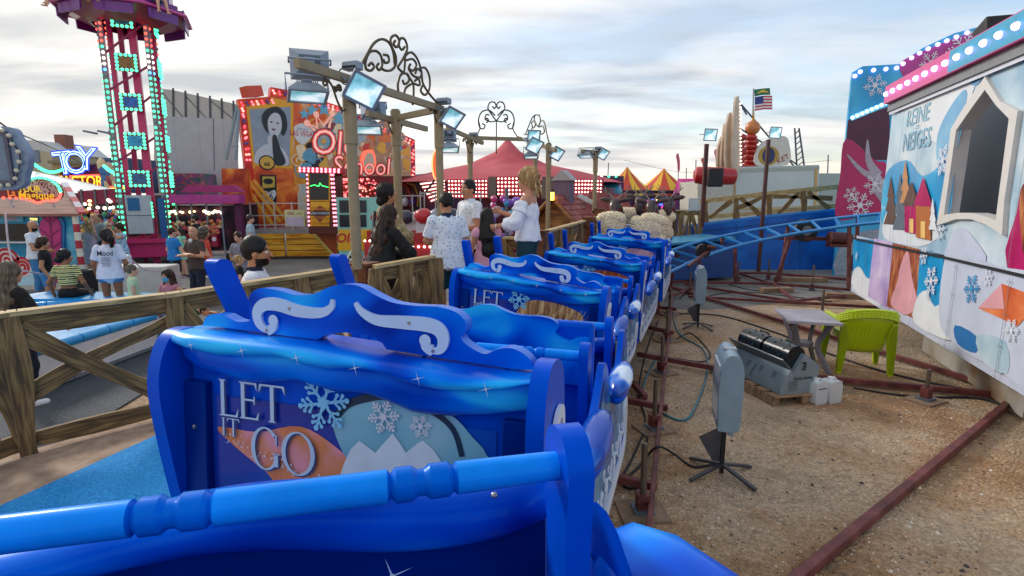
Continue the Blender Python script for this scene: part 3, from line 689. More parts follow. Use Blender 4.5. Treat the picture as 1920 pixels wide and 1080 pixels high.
def fence(name_label, pts, h=1.0, bays=None, seed=0, raised=0, grp='rustic wooden fences round the coaster'):
    p0 = pts[0]; t = thing('wooden_fence', name_label, 'fence', (p0[0], p0[1], p0[2]), group=grp); k = seed*100
    for i in range(len(pts)-1):
        a, c = Vector(pts[i]), Vector(pts[i+1]); d = (c-a); nb = (bays or [1]*9)[i]; dd = Vector((d.x, d.y, 0)).normalized(); nr = Vector((-dd.y, dd.x, 0))
        U = Vector((0, 0, 1))
        b = MB(); plank(b, a+U*(h-.10), c+U*(h-.10), .13, .03, OAK, nr, .008, k); b.build('rail', t, bev=.004); k += 1
        b = MB(); plank(b, a+U*(h-.015), c+U*(h-.015), .11, .03, OAKL, (0, 0, 1), .002); b.build('top_rail', t, bev=.006)
        b = MB(); plank(b, a+U*.10, c+U*.10, .11, .03, OAK, nr, .008, k); b.build('bottom_rail', t, bev=.004); k += 1
        for j in range(nb):
            q0, q1 = a+d*(j/nb), a+d*((j+1)/nb); w_ = (q1-q0)
            b = MB(); plank(b, q0-nr*.03, q0-nr*.03+U*(h-.03), .13, .05, OAK, nr, .02, k); b.build('post', t, bev=.008); k += 1
            if j % 2 == 0:
                b = MB(); plank(b, q0+U*(h-.12)+w_*.04-nr*.025, q1+U*.10-w_*.04-nr*.025, .12, .026, OAK, nr, .015, k); b.build('brace', t, bev=.004); k += 1
                b = MB(); plank(b, q0+U*.42+w_*.04+nr*.005, q1+U*(h-.2)-w_*.04+nr*.005, .10, .026, OAK, nr, .02, k); b.build('brace', t, bev=.004); k += 1
            else:
                for s_ in (0, 1):
                    b = MB(); plank(b, q0+w_*(.5-.06+.12*s_)+U*(h-.15)-nr*.02, q0+w_*(.08+.84*s_)+U*.12-nr*.02, .10, .026, OAK, nr, .015, k); b.build('brace', t, bev=.004); k += 1
                b = MB(); plank(b, q0+w_*.5+nr*.01+U*.1, q0+w_*.5+nr*.01+U*(h-.1), .09, .03, OAK, nr, .015, k); b.build('picket', t, bev=.004); k += 1
        if i == len(pts)-2:
            b = MB(); plank(b, c-nr*.03, c-nr*.03+U*(h-.03), .13, .05, OAK, nr, .02, k); b.build('post', t, bev=.008)
    return t
def onrail(px, py, z): q = G(px, py, z); return q
fA = [G(-330, 640, 1.64), G(12, 584, 1.65), G(325, 548, 1.66), G(655, 500, 1.74)]
fA = [(p.x, p.y, p.z-1.0) for p in fA]
fence('near wooden fence with a broad X brace, beside the blue carpet', fA, 1.0, [2, 1, 3], 1)
fB = [(p.x, p.y, p.z-.97) for p in (G(702, 497, 1.74), G(813, 478, 1.80))]
fence('short wooden fence right of the lamp post box, the woman in black leaning on it', fB, .97, [2], 2)
fC = [(.40, 7.05, .94), (1.98, 12.4, .94)]
fence('long wooden fence receding beside the sleigh cars towards the chalet', fC, 1.0, [6], 3)
fence('short fence end beside the blonde woman', [(-.10, 7.5, .94), (.34, 7.15, .94)], .9, [1], 4)
# cedar boxes carrying lamp posts
def postbox(label, x, y, z, h, s=.2):
    t = thing('post_box', label, 'post box', (x, y, z), R(-20), group='brown cedar post boxes')
    b = MB(); b.box((0, 0, h/2-.03), (s*.8, s*.8, h-.06), REDW); b.build('box', t, world=False, bev=.006)
    b = MB(); b.box((0, 0, h-.11), (s, s, .16), REDW); b.build('collar', t, world=False, bev=.006)
    b = MB(); b.box((0, 0, h-.015), (s*1.18, s*1.18, .03), REDW)
    for i in range(12):
        for s_ in (-1, 1): b.cyl((s*(i-5.5)/10.5, s_*s*.585, h-.03), (s*(i-5.5)/10.5, s_*s*.585, h), .006, REDW, n=6); 
    b.build('cap', t, world=False)
    return t
pb = G(681, 492, 1.72)
postbox('cedar box under the foremost lamp post, white cable hanging over it', pb.x, pb.y, .72, 1.0, .21)
b = MB(); b.tube(cr([(pb.x-.02, pb.y-.05, 1.95), (pb.x-.11, pb.y-.12, 1.80), (pb.x-.15, pb.y-.14, 1.66), (pb.x-.12, pb.y-.15, 1.52), (pb.x-.07, pb.y-.15, 1.44)], 5), .008, mat('d8d8d4', .5), 7)
b.build('cable', label='white cable looping over the cedar box', cat='cable')
q = P(1010, 432, 6.95); postbox('cedar box at the start of the receding fence behind the blonde woman', .36, 6.95, .94, 1.02, .16)
postbox('cedar box under the farthest slim lamp post by the chalet', 2.02, 12.7, .9, 1.2, .2)
postbox('tall cedar box behind the second pair of sleigh horns', 1.45, 10.3, .9, 1.1, .2)
# ================================================================ lamp gantry
BRZ = mat('988768', .5, metal=.2, var=.15, sc_=9)
LITC = ramp_mat('lit_glass', [(.34, '4c98a8'), (.5, '9cd4e0'), (.60, 'f0fcff')], .15, 4, detail=3, emit=.42); GREYL = mat('8b98a6', .45, metal=.3, var=.1)
GREYD = mat('5f6b7a', .5, metal=.2, var=.1)
BRZD = mat('5c5038', .5, metal=.3)
def wireplane(A, B):
    A, B = Vector(A), Vector(B); return Plane(A, (B.x-A.x, B.y-A.y, 0))
def scr(b, M, pts, r=.010, m=None): b.tube([M @ Vector((p[0], p[1], 0)) for p in pts], r, m or BRZD, 6)
def bracket(b, M, x0, z0, s, d=1):
    """curly brace under a beam end; x0,z0 = beam junction at pole, d = direction"""
    scr(b, M, [(x0+d*a*s, z0+c*s) for a, c in cr([(.02, -.62), (.12, -.66), (.3, -.48), (.5, -.12), (.7, -.02)], 5)])
    scr(b, M, [(x0+d*a*s, z0+c*s) for a, c in spiral(.78, -.1, .10, .03, 90, 500, 14)])
    scr(b, M, [(x0+d*a*s, z0+c*s) for a, c in spiral(.2, -.14, .1, .025, 0, 420, 14)])
    scr(b, M, [(x0+d*a*s, z0+c*s) for a, c in spiral(.38, -.17, .08, .02, 180, 600, 14)])
def lamp_post(label, px, ptop, D, zb, r, n=None):
    x = (px-960)/F*D*.985; top = P(px, ptop, D)
    t = thing('lamp_post', label, 'lamp post', (top.x, D, zb), group='bronze posts of the lamp gantry')
    b = MB(); b.cyl((top.x, D, zb), (top.x, D, top.z), r, BRZ, n=14); b.build('pole', t)
    b = MB(); b.cyl((top.x, D, top.z-.45), (top.x, D, top.z-.02), r*1.25, BRZ, n=14); b.build('sleeve', t)
    return t, top
g1 = lamp_post('foremost bronze lamp post standing in the cedar box', 654, 172, 5.05, 1.72, .048)
g2 = lamp_post('bronze post just left of the dark-haired woman in the shawl', 741, 205, 7.2, 0, .052)
g3 = lamp_post('bronze post right of the arch, behind the boy in the polo shirt', 822, 205, 6.7, .9, .045)
g4 = lamp_post('bronze post above the boy in the patterned shirt', 881, 258, 10.2, .9, .045)
g5 = lamp_post('bronze post right of the blonde woman', 1029, 268, 10.0, .9, .042)
g7 = lamp_post('slim bronze post directly behind the blonde woman\'s head', 1004, 262, 11.4, .9, .04)
g6 = lamp_post('farthest slim bronze post near the chalet roof', 1117, 285, 12.7, 2.05, .045)
def beam(label, A, B, arch=None, brk=(), wd=.05, ht=.07, ext=None):
    t = thing('gantry_beam', label, 'gantry beam', tuple(A), group='bronze beams of the lamp gantry')
    b = MB(); b.bar(A, B, wd, ht, BRZ); b.build('beam', t)
    pl = wireplane(A, B)
    if arch:
        b = MB()
        for c in arch(pl): scr(b, pl.M, c, .0135)
        b.build('scroll_arch', t)
    for (px, py, s, d) in brk:
        b = MB(); u, v = pl.q(px, py); bracket(b, pl.M, u, v, s, d); b.build('scroll_bracket', t)
    return t
def arch1(pl):
    f = lambda pts: cr(pl.qs([(420+a/2.454, 60+c/2.454) for a, c in pts]), 5)
    return [f(q) for q in (
     [(632, 152), (660, 100), (690, 52), (725, 33), (758, 48), (778, 92), (785, 150)],
     [(655, 175), (650, 140), (668, 95), (700, 88), (722, 110), (728, 150), (715, 175), (702, 160), (712, 145)],
     [(735, 105), (755, 110), (758, 135), (742, 142), (733, 125)], [(655, 172), (675, 178), (690, 160), (678, 142), (665, 155)],
     [(728, 170), (745, 178), (770, 175), (790, 150), (790, 110), (770, 60), (768, 28), (790, 15), (806, 40), (795, 70), (780, 55), (788, 40)],
     [(800, 160), (825, 120), (843, 75), (832, 35), (812, 30), (805, 60), (818, 82), (832, 68)],
     [(800, 165), (825, 185), (832, 150), (835, 110), (862, 94), (890, 125), (908, 180), (915, 235), (945, 285), (980, 325)],
     [(840, 130), (868, 125), (885, 150), (870, 178), (850, 165), (858, 148)],
     [(850, 170), (870, 200), (900, 210), (908, 185), (890, 170), (880, 190)],
     [(895, 170), (925, 165), (945, 205), (945, 260), (925, 290), (905, 270), (915, 245)],
     [(805, 290), (800, 240), (815, 195), (845, 195), (850, 225), (830, 240), (822, 220)],
     [(845, 200), (870, 240), (872, 300), (868, 335)], [(870, 235), (900, 245), (895, 215), (878, 225)],
     [(860, 240), (835, 260), (830, 300), (860, 320)])]
bA, bB = P(556, 118, 4.9), P(862, 222, 6.9)
bA = Vector((g1[1].x, g1[1].y, 0)); bD = Vector((g3[1].x-g1[1].x, g3[1].y-g1[1].y, 0)).normalized()
pl1 = Plane(bA, bD); 
def at1(px, py): u, v = pl1.q(px, py); return pl1.M @ Vector((u, v, 0))
beam('front gantry beam with a tall scrollwork arch', at1(556, 118), at1(830, 205), arch1, [(645, 158, .34, -1), (650, 158, .26, 1), (822, 205, .26, -1)])
b2a, b2b = P(688, 212, 6.7), P(800, 242, 7.9)
beam('second gantry beam under the arch, crossing the post left of the shawl woman', b2a, b2b, None, [(741, 222, .34, -1), (741, 222, .34, 1)])
beam('upper cross beam between the two front posts', P(741, 222, 7.2), P(822, 205, 6.7), None, [])
def lyre(pl):
    f = lambda pts: cr(pl.qs([(780+a/3, 160+c/3) for a, c in pts]), 5); o = []
    for s in (1, -1):
        m = lambda pts: f([(452+s*(a-452), c) for a, c in pts])
        o += [m([(452, 200), (430, 170), (405, 130), (415, 98), (440, 95), (450, 115), (440, 130), (430, 118)]),
              m([(450, 200), (420, 205), (390, 190), (395, 165), (412, 168)]), m([(445, 170), (410, 140), (370, 150), (352, 190), (358, 235), (378, 245), (388, 225), (372, 215)]),
              m([(350, 195), (360, 240), (340, 280), (325, 300)]), m([(395, 210), (408, 200), (400, 185), (388, 195)])]
    return o+[pl.qs([(780+452/3, 160+195/3), (780+452/3, 160+385/3)])]
beam('cross beam with the heart-shaped scrollwork lyre above it', P(872, 258, 10.2), P(1000, 262, 11.3), lyre, [])
beam('beam above the boy in the patterned shirt, lamps on its left end', P(838, 240, 9.2), P(905, 268, 10.5), None, [(881, 262, .34, -1), (881, 262, .34, 1)])
def arch2(pl):
    f = lambda pts: cr(pl.qs([(780+a/3, 160+c/3) for a, c in pts]), 5)
    return [f(q) for q in ([(615, 275), (640, 215), (655, 180), (675, 165), (690, 170)], [(640, 270), (655, 235), (650, 215), (660, 200), (672, 222), (662, 240)],
      [(672, 165), (665, 190), (685, 230), (700, 200), (692, 165)], [(700, 200), (720, 205), (735, 270), (750, 330)], [(690, 235), (712, 230), (722, 262), (705, 275), (700, 255)])]
pl2 = Plane(Vector((g7[1].x, g7[1].y, 0)), (g5[1].x-g7[1].x, g5[1].y-g7[1].y, 0))
def at2(px, py): u, v = pl2.q(px, py); return pl2.M @ Vector((u, v, 0))
beam('beam right of the blonde woman with a narrow scrollwork arch', at2(972, 258), at2(1042, 282), arch2, [(1029, 275, .3, -1), (1004, 268, .3, -1)])
beam('short beam on the farthest slim post', P(1090, 283, 12.3), P(1128, 286, 12.9), None, [(1117, 286, .32, -1)])
def floodlight(label, p, face, s=.34, hang=None, roll=0., lit=True, grp='grey floodlights on the lamp gantry'):
    """p = centre, face = direction the glass looks"""
    f_ = Vector(face).normalized(); rot = f_.to_track_quat('-Z', 'Y').to_euler()
    if roll: rot = (rot.to_matrix() @ Matrix.Rotation(roll, 3, 'Z')).to_euler()
    t = thing('floodlight', label, 'floodlight', tuple(p), rot=tuple(rot), group=grp)
    s *= .9; a, c, h = s/2, s*.40, s*.20
    b = MB(); vs = [(-a, -c, -.02), (a, -c, -.02), (a, c, -.02), (-a, c, -.02), (-a*.55, -c*.5, h), (a*.55, -c*.5, h), (a*.55, c*.5, h), (-a*.55, c*.5, h)]
    b.add(vs, [(4, 5, 6, 7), (0, 1, 5, 4), (1, 2, 6, 5), (2, 3, 7, 6), (3, 0, 4, 7)], GREYL)
    for i in range(11): x = -a*.5+a*i/10; b.box((x, 0, h+.012), (.007, c*.9, .03), GREYD)
    b.box((0, 0, h+.02), (a*.5, c*.5, .05), GREYL)
    b.build('housing', t, world=False)
    b = MB()
    for s_ in (-1, 1): b.box((s_*(a-.012), 0, -.028), (.024, c*2, .016), GREYL); b.box((0, s_*(c-.012), -.028), (a*2-.05, .024, .016), GREYL)
    b.build('front_frame', t, world=False)
    b = MB(); b.box((0, 0, -.022), (a*2-.05, c*2-.05, .004), LITC if lit else mat('b9c4cc', .15)); b.build('glass', t, world=False)
    b = MB(); b.tube([(-a*1.05, 0, .02), (-a*1.05, 0, h+.1), (a*1.05, 0, h+.1), (a*1.05, 0, .02)], .01, GREYL, 6); b.build('bracket', t, world=False)
    return t
floodlight('large floodlight seen from its finned back, at the left end of the front beam', P(573, 120, 4.9)+Vector((0, .1, .02)), (-.35, .93, -.05), .36, lit=True)
floodlight('floodlight hanging face down below the left end of the front beam', P(577, 175, 4.85), (.12, -.25, -1), .36)
floodlight('brightest floodlight on the foremost post, tilted to the right', P(681, 168, 5.0), (.55, -.75, -.5), .36, roll=.35)
floodlight('floodlight hanging face down behind the foremost post', P(690, 240, 6.9), (.05, -.3, -1), .38)
floodlight('floodlight turned away to the sky behind the bright one', P(700, 205, 7.0), (-.2, .9, -.4), .34)
floodlight('tilted floodlight on the post right of the arch', P(846, 219, 6.65), (.55, -.6, -.6), .32, roll=.3)
floodlight('small floodlight hanging face down left of the patterned-shirt boy\'s post', P(842, 278, 9.2), (.05, -.3, -1), .36)
floodlight('floodlight turned away above the small face-down one', P(840, 252, 9.3), (-.3, .9, -.3), .32)
floodlight('floodlight directly above the blonde woman, glass to the right', P(1001, 272, 9.9), (.5, -.7, -.5), .36, roll=.3)
floodlight('upper floodlight behind the one above the blonde woman', P(1000, 254, 10.1), (.3, -.8, -.2), .28)
floodlight('face-down floodlight just over the blonde woman\'s hair', P(996, 292, 10.2), (0, -.2, -1), .3)
floodlight('floodlight on the post right of the blonde woman', P(1043, 287, 10.0), (.55, -.65, -.5), .32, roll=.3)
floodlight('face-down floodlight left of the farthest slim post', P(1098, 291, 12.4), (-.1, -.2, -1), .36)
floodlight('tilted floodlight on the farthest slim post', P(1130, 288, 12.7), (.5, -.65, -.5), .34, roll=.3)
def jbox(label, p):
    t = thing('junction_box', label, 'junction box', tuple(p), R(-20), group='grey junction boxes on the posts'); b = MB(); b.box((0, 0, 0), (.16, .10, .07), GREYL); b.build('box', t, world=False, bev=.008)
    b = MB()
    for i in range(4): b.cyl((-.05+i*.035, -.05, -.01), (-.05+i*.035, -.075, -.02), .009, DK, n=7)
    b.tube(cr([(-.08, 0, 0), (-.14, .0, -.03), (-.13, 0, -.12), (-.06, 0, -.16)], 4), .006, DK, 5); b.build('cable_glands', t, world=False)
jbox('junction box on top of the foremost post', P(661, 124, 5.05)); jbox('junction box on top of the post right of the arch', P(832, 190, 6.7)); jbox('junction box on the farthest slim post', P(1122, 278, 12.7)); jbox('junction box above the patterned-shirt boy\'s post', P(888, 252, 10.2))
# ================================================================ right-hand ride front
CYAN = ramp_mat('print_cyan', [(.3, '1688c4'), (.5, '25a2da'), (.7, '55bfe6')], .35, .9, detail=3, coat=.3)
PICE = ramp_mat('print_ice', [(.3, '8fb4cc'), (.5, 'b6cfdd'), (.7, 'd9e4ea')], .3, 1.6, detail=5, coat=.3)
PSNOW = mat('dfe4ea', .35, var=.07, sc_=3); PBLUE = ramp_mat('print_mid_blue', [(.3, '2f7fb8'), (.5, '5aa3cf'), (.7, '8cc2df')], .3, 1.2, detail=4, coat=.3)
PVIO = ramp_mat('print_violet', [(.3, 'a488c8'), (.5, 'cbb6dd'), (.7, 'e6dcec')], .35, 1.6, detail=3); PAUB = ramp_mat('print_auburn', [(.3, '6a2c1c'), (.5, 'a55a35'), (.7, 'cf8d5c')], .35, 3, detail=4, stretch=(3, 3, 1))
PPINK = mat('dca0a8', .4, var=.12, sc_=2); PORG = ramp_mat('print_orange', [(.3, 'c85a34'), (.5, 'dd7444'), (.7, 'ea9560')], .35, 2.5); MAG = mat('b2145f', .35, var=.15, sc_=2); HOT = mat('d8448c', .35, var=.1)
PLAV = mat('c4cce0', .35, var=.1, sc_=2); WOODB = mat('5d4238', .6, var=.3); NAVY = mat('0a2a78', .95, var=.1)
GREYP = mat('84888c', .5, var=.15)
LOW = Plane((5.35, 5.87, 0), (-.3113, -.9503, 0)); UPP = Plane(Vector((5.35, 5.87, 0))+Vector((.95, -.31, 0))*.03, (-.3113, -.9503, 0))
t = thing('ride_building', 'icy blue ride front covered in snow scenes, white pointed window, REINE DES NEIGES lettering', 'ride front', (7.2, 11.4, 0), 0)
uL = LOW.q(1600, 500)[0]; uR = 3.2
b = MB(LOW.M); b.shape([(uL, .42), (uR, .42), (uR, 1.56), (uL, 1.58)], PLAV, 0.)
b.box(((uL+uR)/2, .99, -.06), (uR-uL, 1.14, .10), GREYP)
lowp = lambda pts, n=4, cl=True: cr(LOW.qs(pts), n, cl)
b.shape(LOW.qs([(1600, 446), (1655, 452), (1650, 575), (1600, 540)]), CYAN, .003)
b.shape(lowp([(1600, 510), (1612, 500), (1625, 520), (1640, 530), (1650, 575), (1600, 541)], 3), PSNOW, .006)
b.shape(LOW.qs([(1640, 447), (1675, 455), (1668, 580), (1628, 556)]), PVIO, .009)
b.shape(LOW.qs([(1676, 456), (1728, 468), (1722, 600), (1664, 574)]), PAUB, .012)
b.shape(lowp([(1690, 500), (1704, 470), (1712, 520), (1722, 570), (1700, 590), (1672, 570), (1684, 530)], 4), PPINK, .015)
b.shape(LOW.qs([(1728, 469), (1772, 480), (1770, 625), (1718, 605)]), CYAN, .018)
b.shape(lowp([(1722, 560), (1740, 545), (1756, 575), (1790, 560), (1800, 640), (1718, 606)], 3), PSNOW, .021)
b.shape(lowp([(1776, 482), (1800, 470), (1830, 480), (1880, 500), (1960, 520), (2010, 620), (1960, 740), (1870, 690), (1800, 650), (1765, 600)], 5), PLAV, .024)
b.shape(lowp([(1795, 610), (1835, 630), (1835, 662), (1800, 645)], 3), mat('1c6fb2', .35), .027)
b.shape(lowp([(1836, 630), (1890, 640), (1895, 700), (1850, 680)], 3), PICE, .0275)
b.shape(LOW.qs([(1840, 578), (1885, 532), (1960, 560), (1915, 612)]), PORG, .030); b.shape(LOW.qs([(1840, 578), (1885, 532), (1890, 580)]), PPINK, .033)
b.flake(LOW.q(1828, 542), .17, mat('3f8fc4', .4), .036)
for px, py, r_ in ((1738, 480, .13), (1752, 527, .2), (1860, 520, .1), (1745, 555, .06), (1610, 480, .08), (1905, 620, .12)): b.flake(LOW.q(px, py), r_, WH, .0405)
b.line(LOW.qs([(1605, 447), (1775, 482), (2200, 580)]), .035, DK, .05)
SEAM = mat('6c747c', .5)
u_ = uL+.9
while u_ < 3.1:
    b.line([(u_, .43), (u_, 1.55)], .009, SEAM, .044)
    for v_ in (.47, .8, 1.15, 1.5): b.disc((u_+.03, v_), .009, SEAM, .045, 7); b.disc((u_-.03, v_), .009, SEAM, .045, 7)
    u_ += 1.25
b.build('lower_panel', t)
# upper wall with opening
upp = lambda pts, n=4, cl=True: cr(UPP.qs(pts), n, cl)
wl = UPP.q(1652, 400)[0]; b = MB(UPP.M)
hole = UPP.qs([(1856, 168), (1801, 244), (1778, 403), (1877, 412), (1902, 222)])
# wall built round the opening
hl, hr_ = hole[2][0]-.02, hole[3][0]+.02; zt = hole[0][1]; zb = hole[2][1]
uu = [wl, 3.2]
b.shape([(wl, 1.6), (hl, 1.6), (hl, 3.86), (wl, 3.86)], PICE, 0.)
b.shape([(hr_, 1.6), (3.2, 1.6), (3.2, 3.86), (hr_, 3.86)], PICE, 0.)
b.shape([(hl, 1.6), (hr_, 1.6), (hr_, zb), (hl, zb)], PICE, 0.)
b.shape([(hl, 3.86), (hl, hole[1][1]), hole[1], hole[0], hole[4], (hr_, hole[4][1]), (hr_, 3.86)], PICE, 0.)
b.shape(upp([(1660, 330), (1700, 300), (1730, 330), (1772, 300), (1790, 255), (1775, 420), (1700, 440), (1655, 430)], 4), CYAN, .003)
b.shape(upp([(1662, 400), (1690, 385), (1720, 405), (1745, 390), (1762, 440), (1720, 462), (1658, 445)], 4), PSNOW, .006)
b.shape(upp([(1700, 215), (1720, 160), (1770, 130), (1830, 140), (1800, 230), (1760, 270)], 4), PSNOW, .0062)
b.shape(upp([(1760, 250), (1790, 190), (1815, 175), (1790, 300), (1760, 310)], 4), PBLUE, .009)
b.shape(upp([(1800, 120), (1830, 100), (1845, 140), (1825, 160)], 4), PBLUE, .009)
b.shape(upp([(1905, 60), (1990, 40), (2050, 200), (1960, 190)], 4), PBLUE, .006)
# winter village in place of the printed crowd
def hut(cx, cy, w_, h_, m1, m2, z):
    b.shape(UPP.qs([(cx-w_, cy), (cx+w_, cy+w_*.4), (cx+w_, cy-h_), (cx-w_, cy-h_-w_*.2)]), m1, z)
    b.shape(UPP.qs([(cx-w_*1.3, cy-h_), (cx+w_*1.3, cy-h_+3), (cx, cy-h_*1.9)]), m2, z+.002)
    b.shape(UPP.qs([(cx-w_*.3, cy+1), (cx+w_*.3, cy+2), (cx+w_*.3, cy-h_*.5), (cx-w_*.3, cy-h_*.5)]), mat('f0c878', .4), z+.004)
def fir(cx, cy, w_, h_, m1, z):
    for k in range(3): b.shape(UPP.qs([(cx-w_*(1-.25*k), cy-h_*.28*k), (cx+w_*(1-.25*k), cy-h_*.28*k+2), (cx, cy-h_*(.5+.25*k))]), m1, z+k*.001)
FIR = mat('5c6a78', .5, var=.2)
fir(1672, 420, 14, 90, WOODB, .012); fir(1690, 430, 15, 105, FIR, .015); hut(1712, 435, 13, 50, MAG, WOODB, .020); fir(1700, 380, 11, 80, mat('c08a5a', .5), .0185); hut(1735, 445, 14, 60, mat('b0662e', .5), MAG, .027); fir(1754, 430, 8, 60, PSNOW, .033)
b.text('REINE', UPP.q(1722, 218), .36, mat('86b7cf', .4), .012, off=.012); b.text('DES', UPP.q(1722, 238), .09, mat('86b7cf', .4), .012, off=.01); b.text('NEIGES', UPP.q(1719, 264), .40, mat('86b7cf', .4), .012, off=.012, sx=.9)
for px, py, r_ in ((1773, 300, .2), (1768, 430, .14), (1950, 300, .2)): b.flake(UPP.q(px, py), r_, WH, .036)
b.shape(upp([(1908, 400), (1925, 340), (1990, 330), (2020, 560), (1890, 500)], 3), MAG, .01); b.shape(upp([(1915, 360), (1935, 355), (1940, 480), (1920, 470)], 3), PAUB, .013)
b.shape(upp([(1772, 480), (1785, 440), (1806, 427), (1830, 450), (1850, 490), (1775, 483)], 3), PLAV, .01)
for u_ in (wl+.75, wl+1.55, hr_+.35, hr_+1.5):
    if u_ < hl-.15 or u_ > hr_+.2: b.line([(u_, 1.62), (u_, 3.82)], .009, SEAM, .045); [b.disc((u_+.035, 1.7+k*.35), .009, SEAM, .046, 7) for k in range(6)]
b.build('painted_wall', t)
b = MB(UPP.M); b.shape([(hl-.05, 1.65), (hr_+.05, 1.65), (hr_+.05, 3.85), (hl-.05, 3.85)], NAVY, -.75)
b.shape(cr([(hl, zb-.1), (hl+.2, zb+.5), (hl+.18, zt-.9), (hl+.05, zt-.5), (hl-.05, zt-.5), (hl-.05, zb)], 3, True), mat('57504e', .6, var=.3, sc_=3), -.7)
b.line([(hl+.42, zb-.1), (hl+.5, zt)], .035, mat('dfe8ff', .3, metal=.5), -.66)
b.build('window_recess', t)
outer = UPP.qs([(1856, 143), (1822, 190), (1791, 241), (1781, 320), (1764, 423)])+UPP.qs([(1800, 411), (1830, 411), (1860, 422), (1889, 441)])+UPP.qs([(1893, 380), (1919, 207)])+UPP.qs([(1885, 190)])
inner = UPP.qs([(1856, 168), (1828, 206), (1801, 244), (1790, 320), (1778, 403)])+UPP.qs([(1805, 399), (1830, 399), (1855, 405), (1877, 413)])+UPP.qs([(1881, 380), (1902, 222), (1878, 198)])
b = MB(UPP.M); n = len(outer)
vs = [(*p, .05) for p in outer]+[(*p, .05) for p in inner]+[(*p, 0) for p in outer]+[(*p, -.12) for p in inner]
fs = []
for i in range(n):
    j = (i+1) % n; fs += [(i, j, n+j, n+i), (i, 2*n+i, 2*n+j, j), (n+i, n+j, 3*n+j, 3*n+i)]
b.add(vs, fs, mat('d6d3cf', .4, var=.05)); b.build('window_frame', t, bev=0)
b = MB(LOW.M); b.box(((wl+3.2)/2, 3.92, -.03), (3.2-wl, .12, .16), GREYP); b.line([(wl, 3.83), (3.2, 3.83)], .05, WH, .02); b.build('eave', t)
b = MB(LOW.M); b.box(((wl+3.2)/2, 4.14, .06), (3.2-wl, .30, .12), HOT); b.shape([(LOW.q(1800, 110)[0], 4.0), (3.19, 4.0), (3.19, 4.28), (LOW.q(1800, 110)[0], 4.28)], mat('2f9fc4', .35), .122)
b.build('lamp_band', t)
LILA = mat('cdb6ff', .2, emit=1.6, var=0)
u = wl+.15
while u < 3.1:
    b = MB(LOW.M); b.sph((u, 4.14, .14), .045, LILA, 10, 6); b.build('bulb', t); u += .34
b = MB(LOW.M); b.box(((uL+.3+3.2)/2, 2.1, -1.6), (3.2-uL-.3, 3.6, 1.6), GREYP); b.build('body', t)
RSTY = ramp_mat('rusty_skirt', [(.3, '8a6a4a'), (.45, '9a9488'), (.6, 'a8a49c'), (.72, 'b07c46')], .6, 1.6, detail=7, bump=.3)
b = MB(LOW.M); sk0 = LOW.q(1700, 600)[0]; sk1 = LOW.q(1880, 700)[0]
b.box(((sk0+sk1)/2+.02, .24, -.25), (sk1-sk0-.05, .40, .03), RSTY); b.build('skirt', t)
b = MB(LOW.M); b.shape(LOW.qs([(1856, 40), (1862, -60), (2100, -200), (2200, 60)]), PSNOW, -.5); b.shape(LOW.qs([(1856, 40), (1860, -60), (1880, -60), (1868, 42)]), HOT, -.49); b.shape(cr(LOW.qs([(1885, 10), (1900, -20), (1940, -40), (1950, 0), (1910, 20)]), 4, True), PPINK, -.49)
b.box((LOW.q(1930, 0)[0]+1.3, 5.2, -.6), (3.5, 2.0, .06), GREYP); b.build('roof_board', t)
b = MB(LOW.M); c_ = LOW.q(1845, 62); b.box((c_[0], c_[1]+.0, -.1), (.34, .24, .3), DK, rot=(0, 0, .3)); b.build('speaker', t, bev=.02)
# backdrop board
BK2 = Plane((9.7, 16.4, 0), (1, -.08, 0))
t = thing('backdrop_board', 'tall magenta and blue snowflake backdrop board at the far end of the icy ride front', 'backdrop', (9.7, 16.4, 0))
b = MB(BK2.M); out_ = BK2.qs([(1562, 516), (1597, 150), (1600, 135), (1618, 124), (1686, 120), (1690, 118), (1730, 90), (1790, 62), (1852, 46), (1900, 46), (1900, 516)])
b.prism(out_, .08, CYAN, Matrix.Translation((0, 0, -.08)))
pk = lambda pts, n=4, cl=True: cr(BK2.qs(pts), n, cl)
b.shape(BK2.qs([(1590, 225), (1668, 200), (1668, 300), (1583, 300)]), mat('4a1238', .4, var=.3), .004)
b.shape(pk([(1586, 260), (1640, 300), (1662, 310), (1660, 390), (1630, 400), (1568, 410), (1575, 330)], 4), MAG, .008)
b.shape(pk([(1686, 122), (1745, 90), (1835, 60), (1860, 100), (1800, 130), (1750, 140), (1720, 170)], 4), mat('b43a92', .4, var=.2), .008)
b.shape(pk([(1578, 455), (1600, 440), (1640, 430), (1665, 440), (1665, 516), (1566, 516)], 3), mat('8e98a8', .5, var=.3), .010)
BRN = mat('a8a0b0', .5, var=.2)
for q in ([(1588, 290), (1615, 320), (1650, 340), (1668, 360)], [(1626, 262), (1628, 300), (1645, 330)], [(1650, 330), (1640, 350), (1665, 380)]):
    k = cr(BK2.qs(q), 6); b.line(k, [.04+.30*i/len(k) for i in range(len(k))], BRN, .014+.001*len(q))
b.shape(pk([(1590, 505), (1605, 470), (1640, 470), (1650, 514)], 3), mat('4a1c44', .5), .013)
for px, py, r_ in ((1596, 365, .22), (1612, 385, .35), (1640, 345, .3), (1728, 160, .4), (1806, 92, .45), (1640, 160, .3), (1745, 118, .3)): b.flake(BK2.q(px, py), r_, WH, .02, r_*.08)
b.line(BK2.qs([(1594, 222), (1668, 192)]), .16, mat('6cc0e6', .3), .024)
b.build('board', t)
bl = [(1602, 140), (1612, 132), (1637, 129), (1660, 127), (1680, 125), (1692, 117), (1708, 106), (1723, 97), (1739, 89), (1757, 81), (1774, 74), (1792, 67), (1812, 59)]
for px, py in bl: b = MB(BK2.M); b.sph((*BK2.q(px, py+3), .03), .06, LILA, 8, 6); b.build('bulb', t)
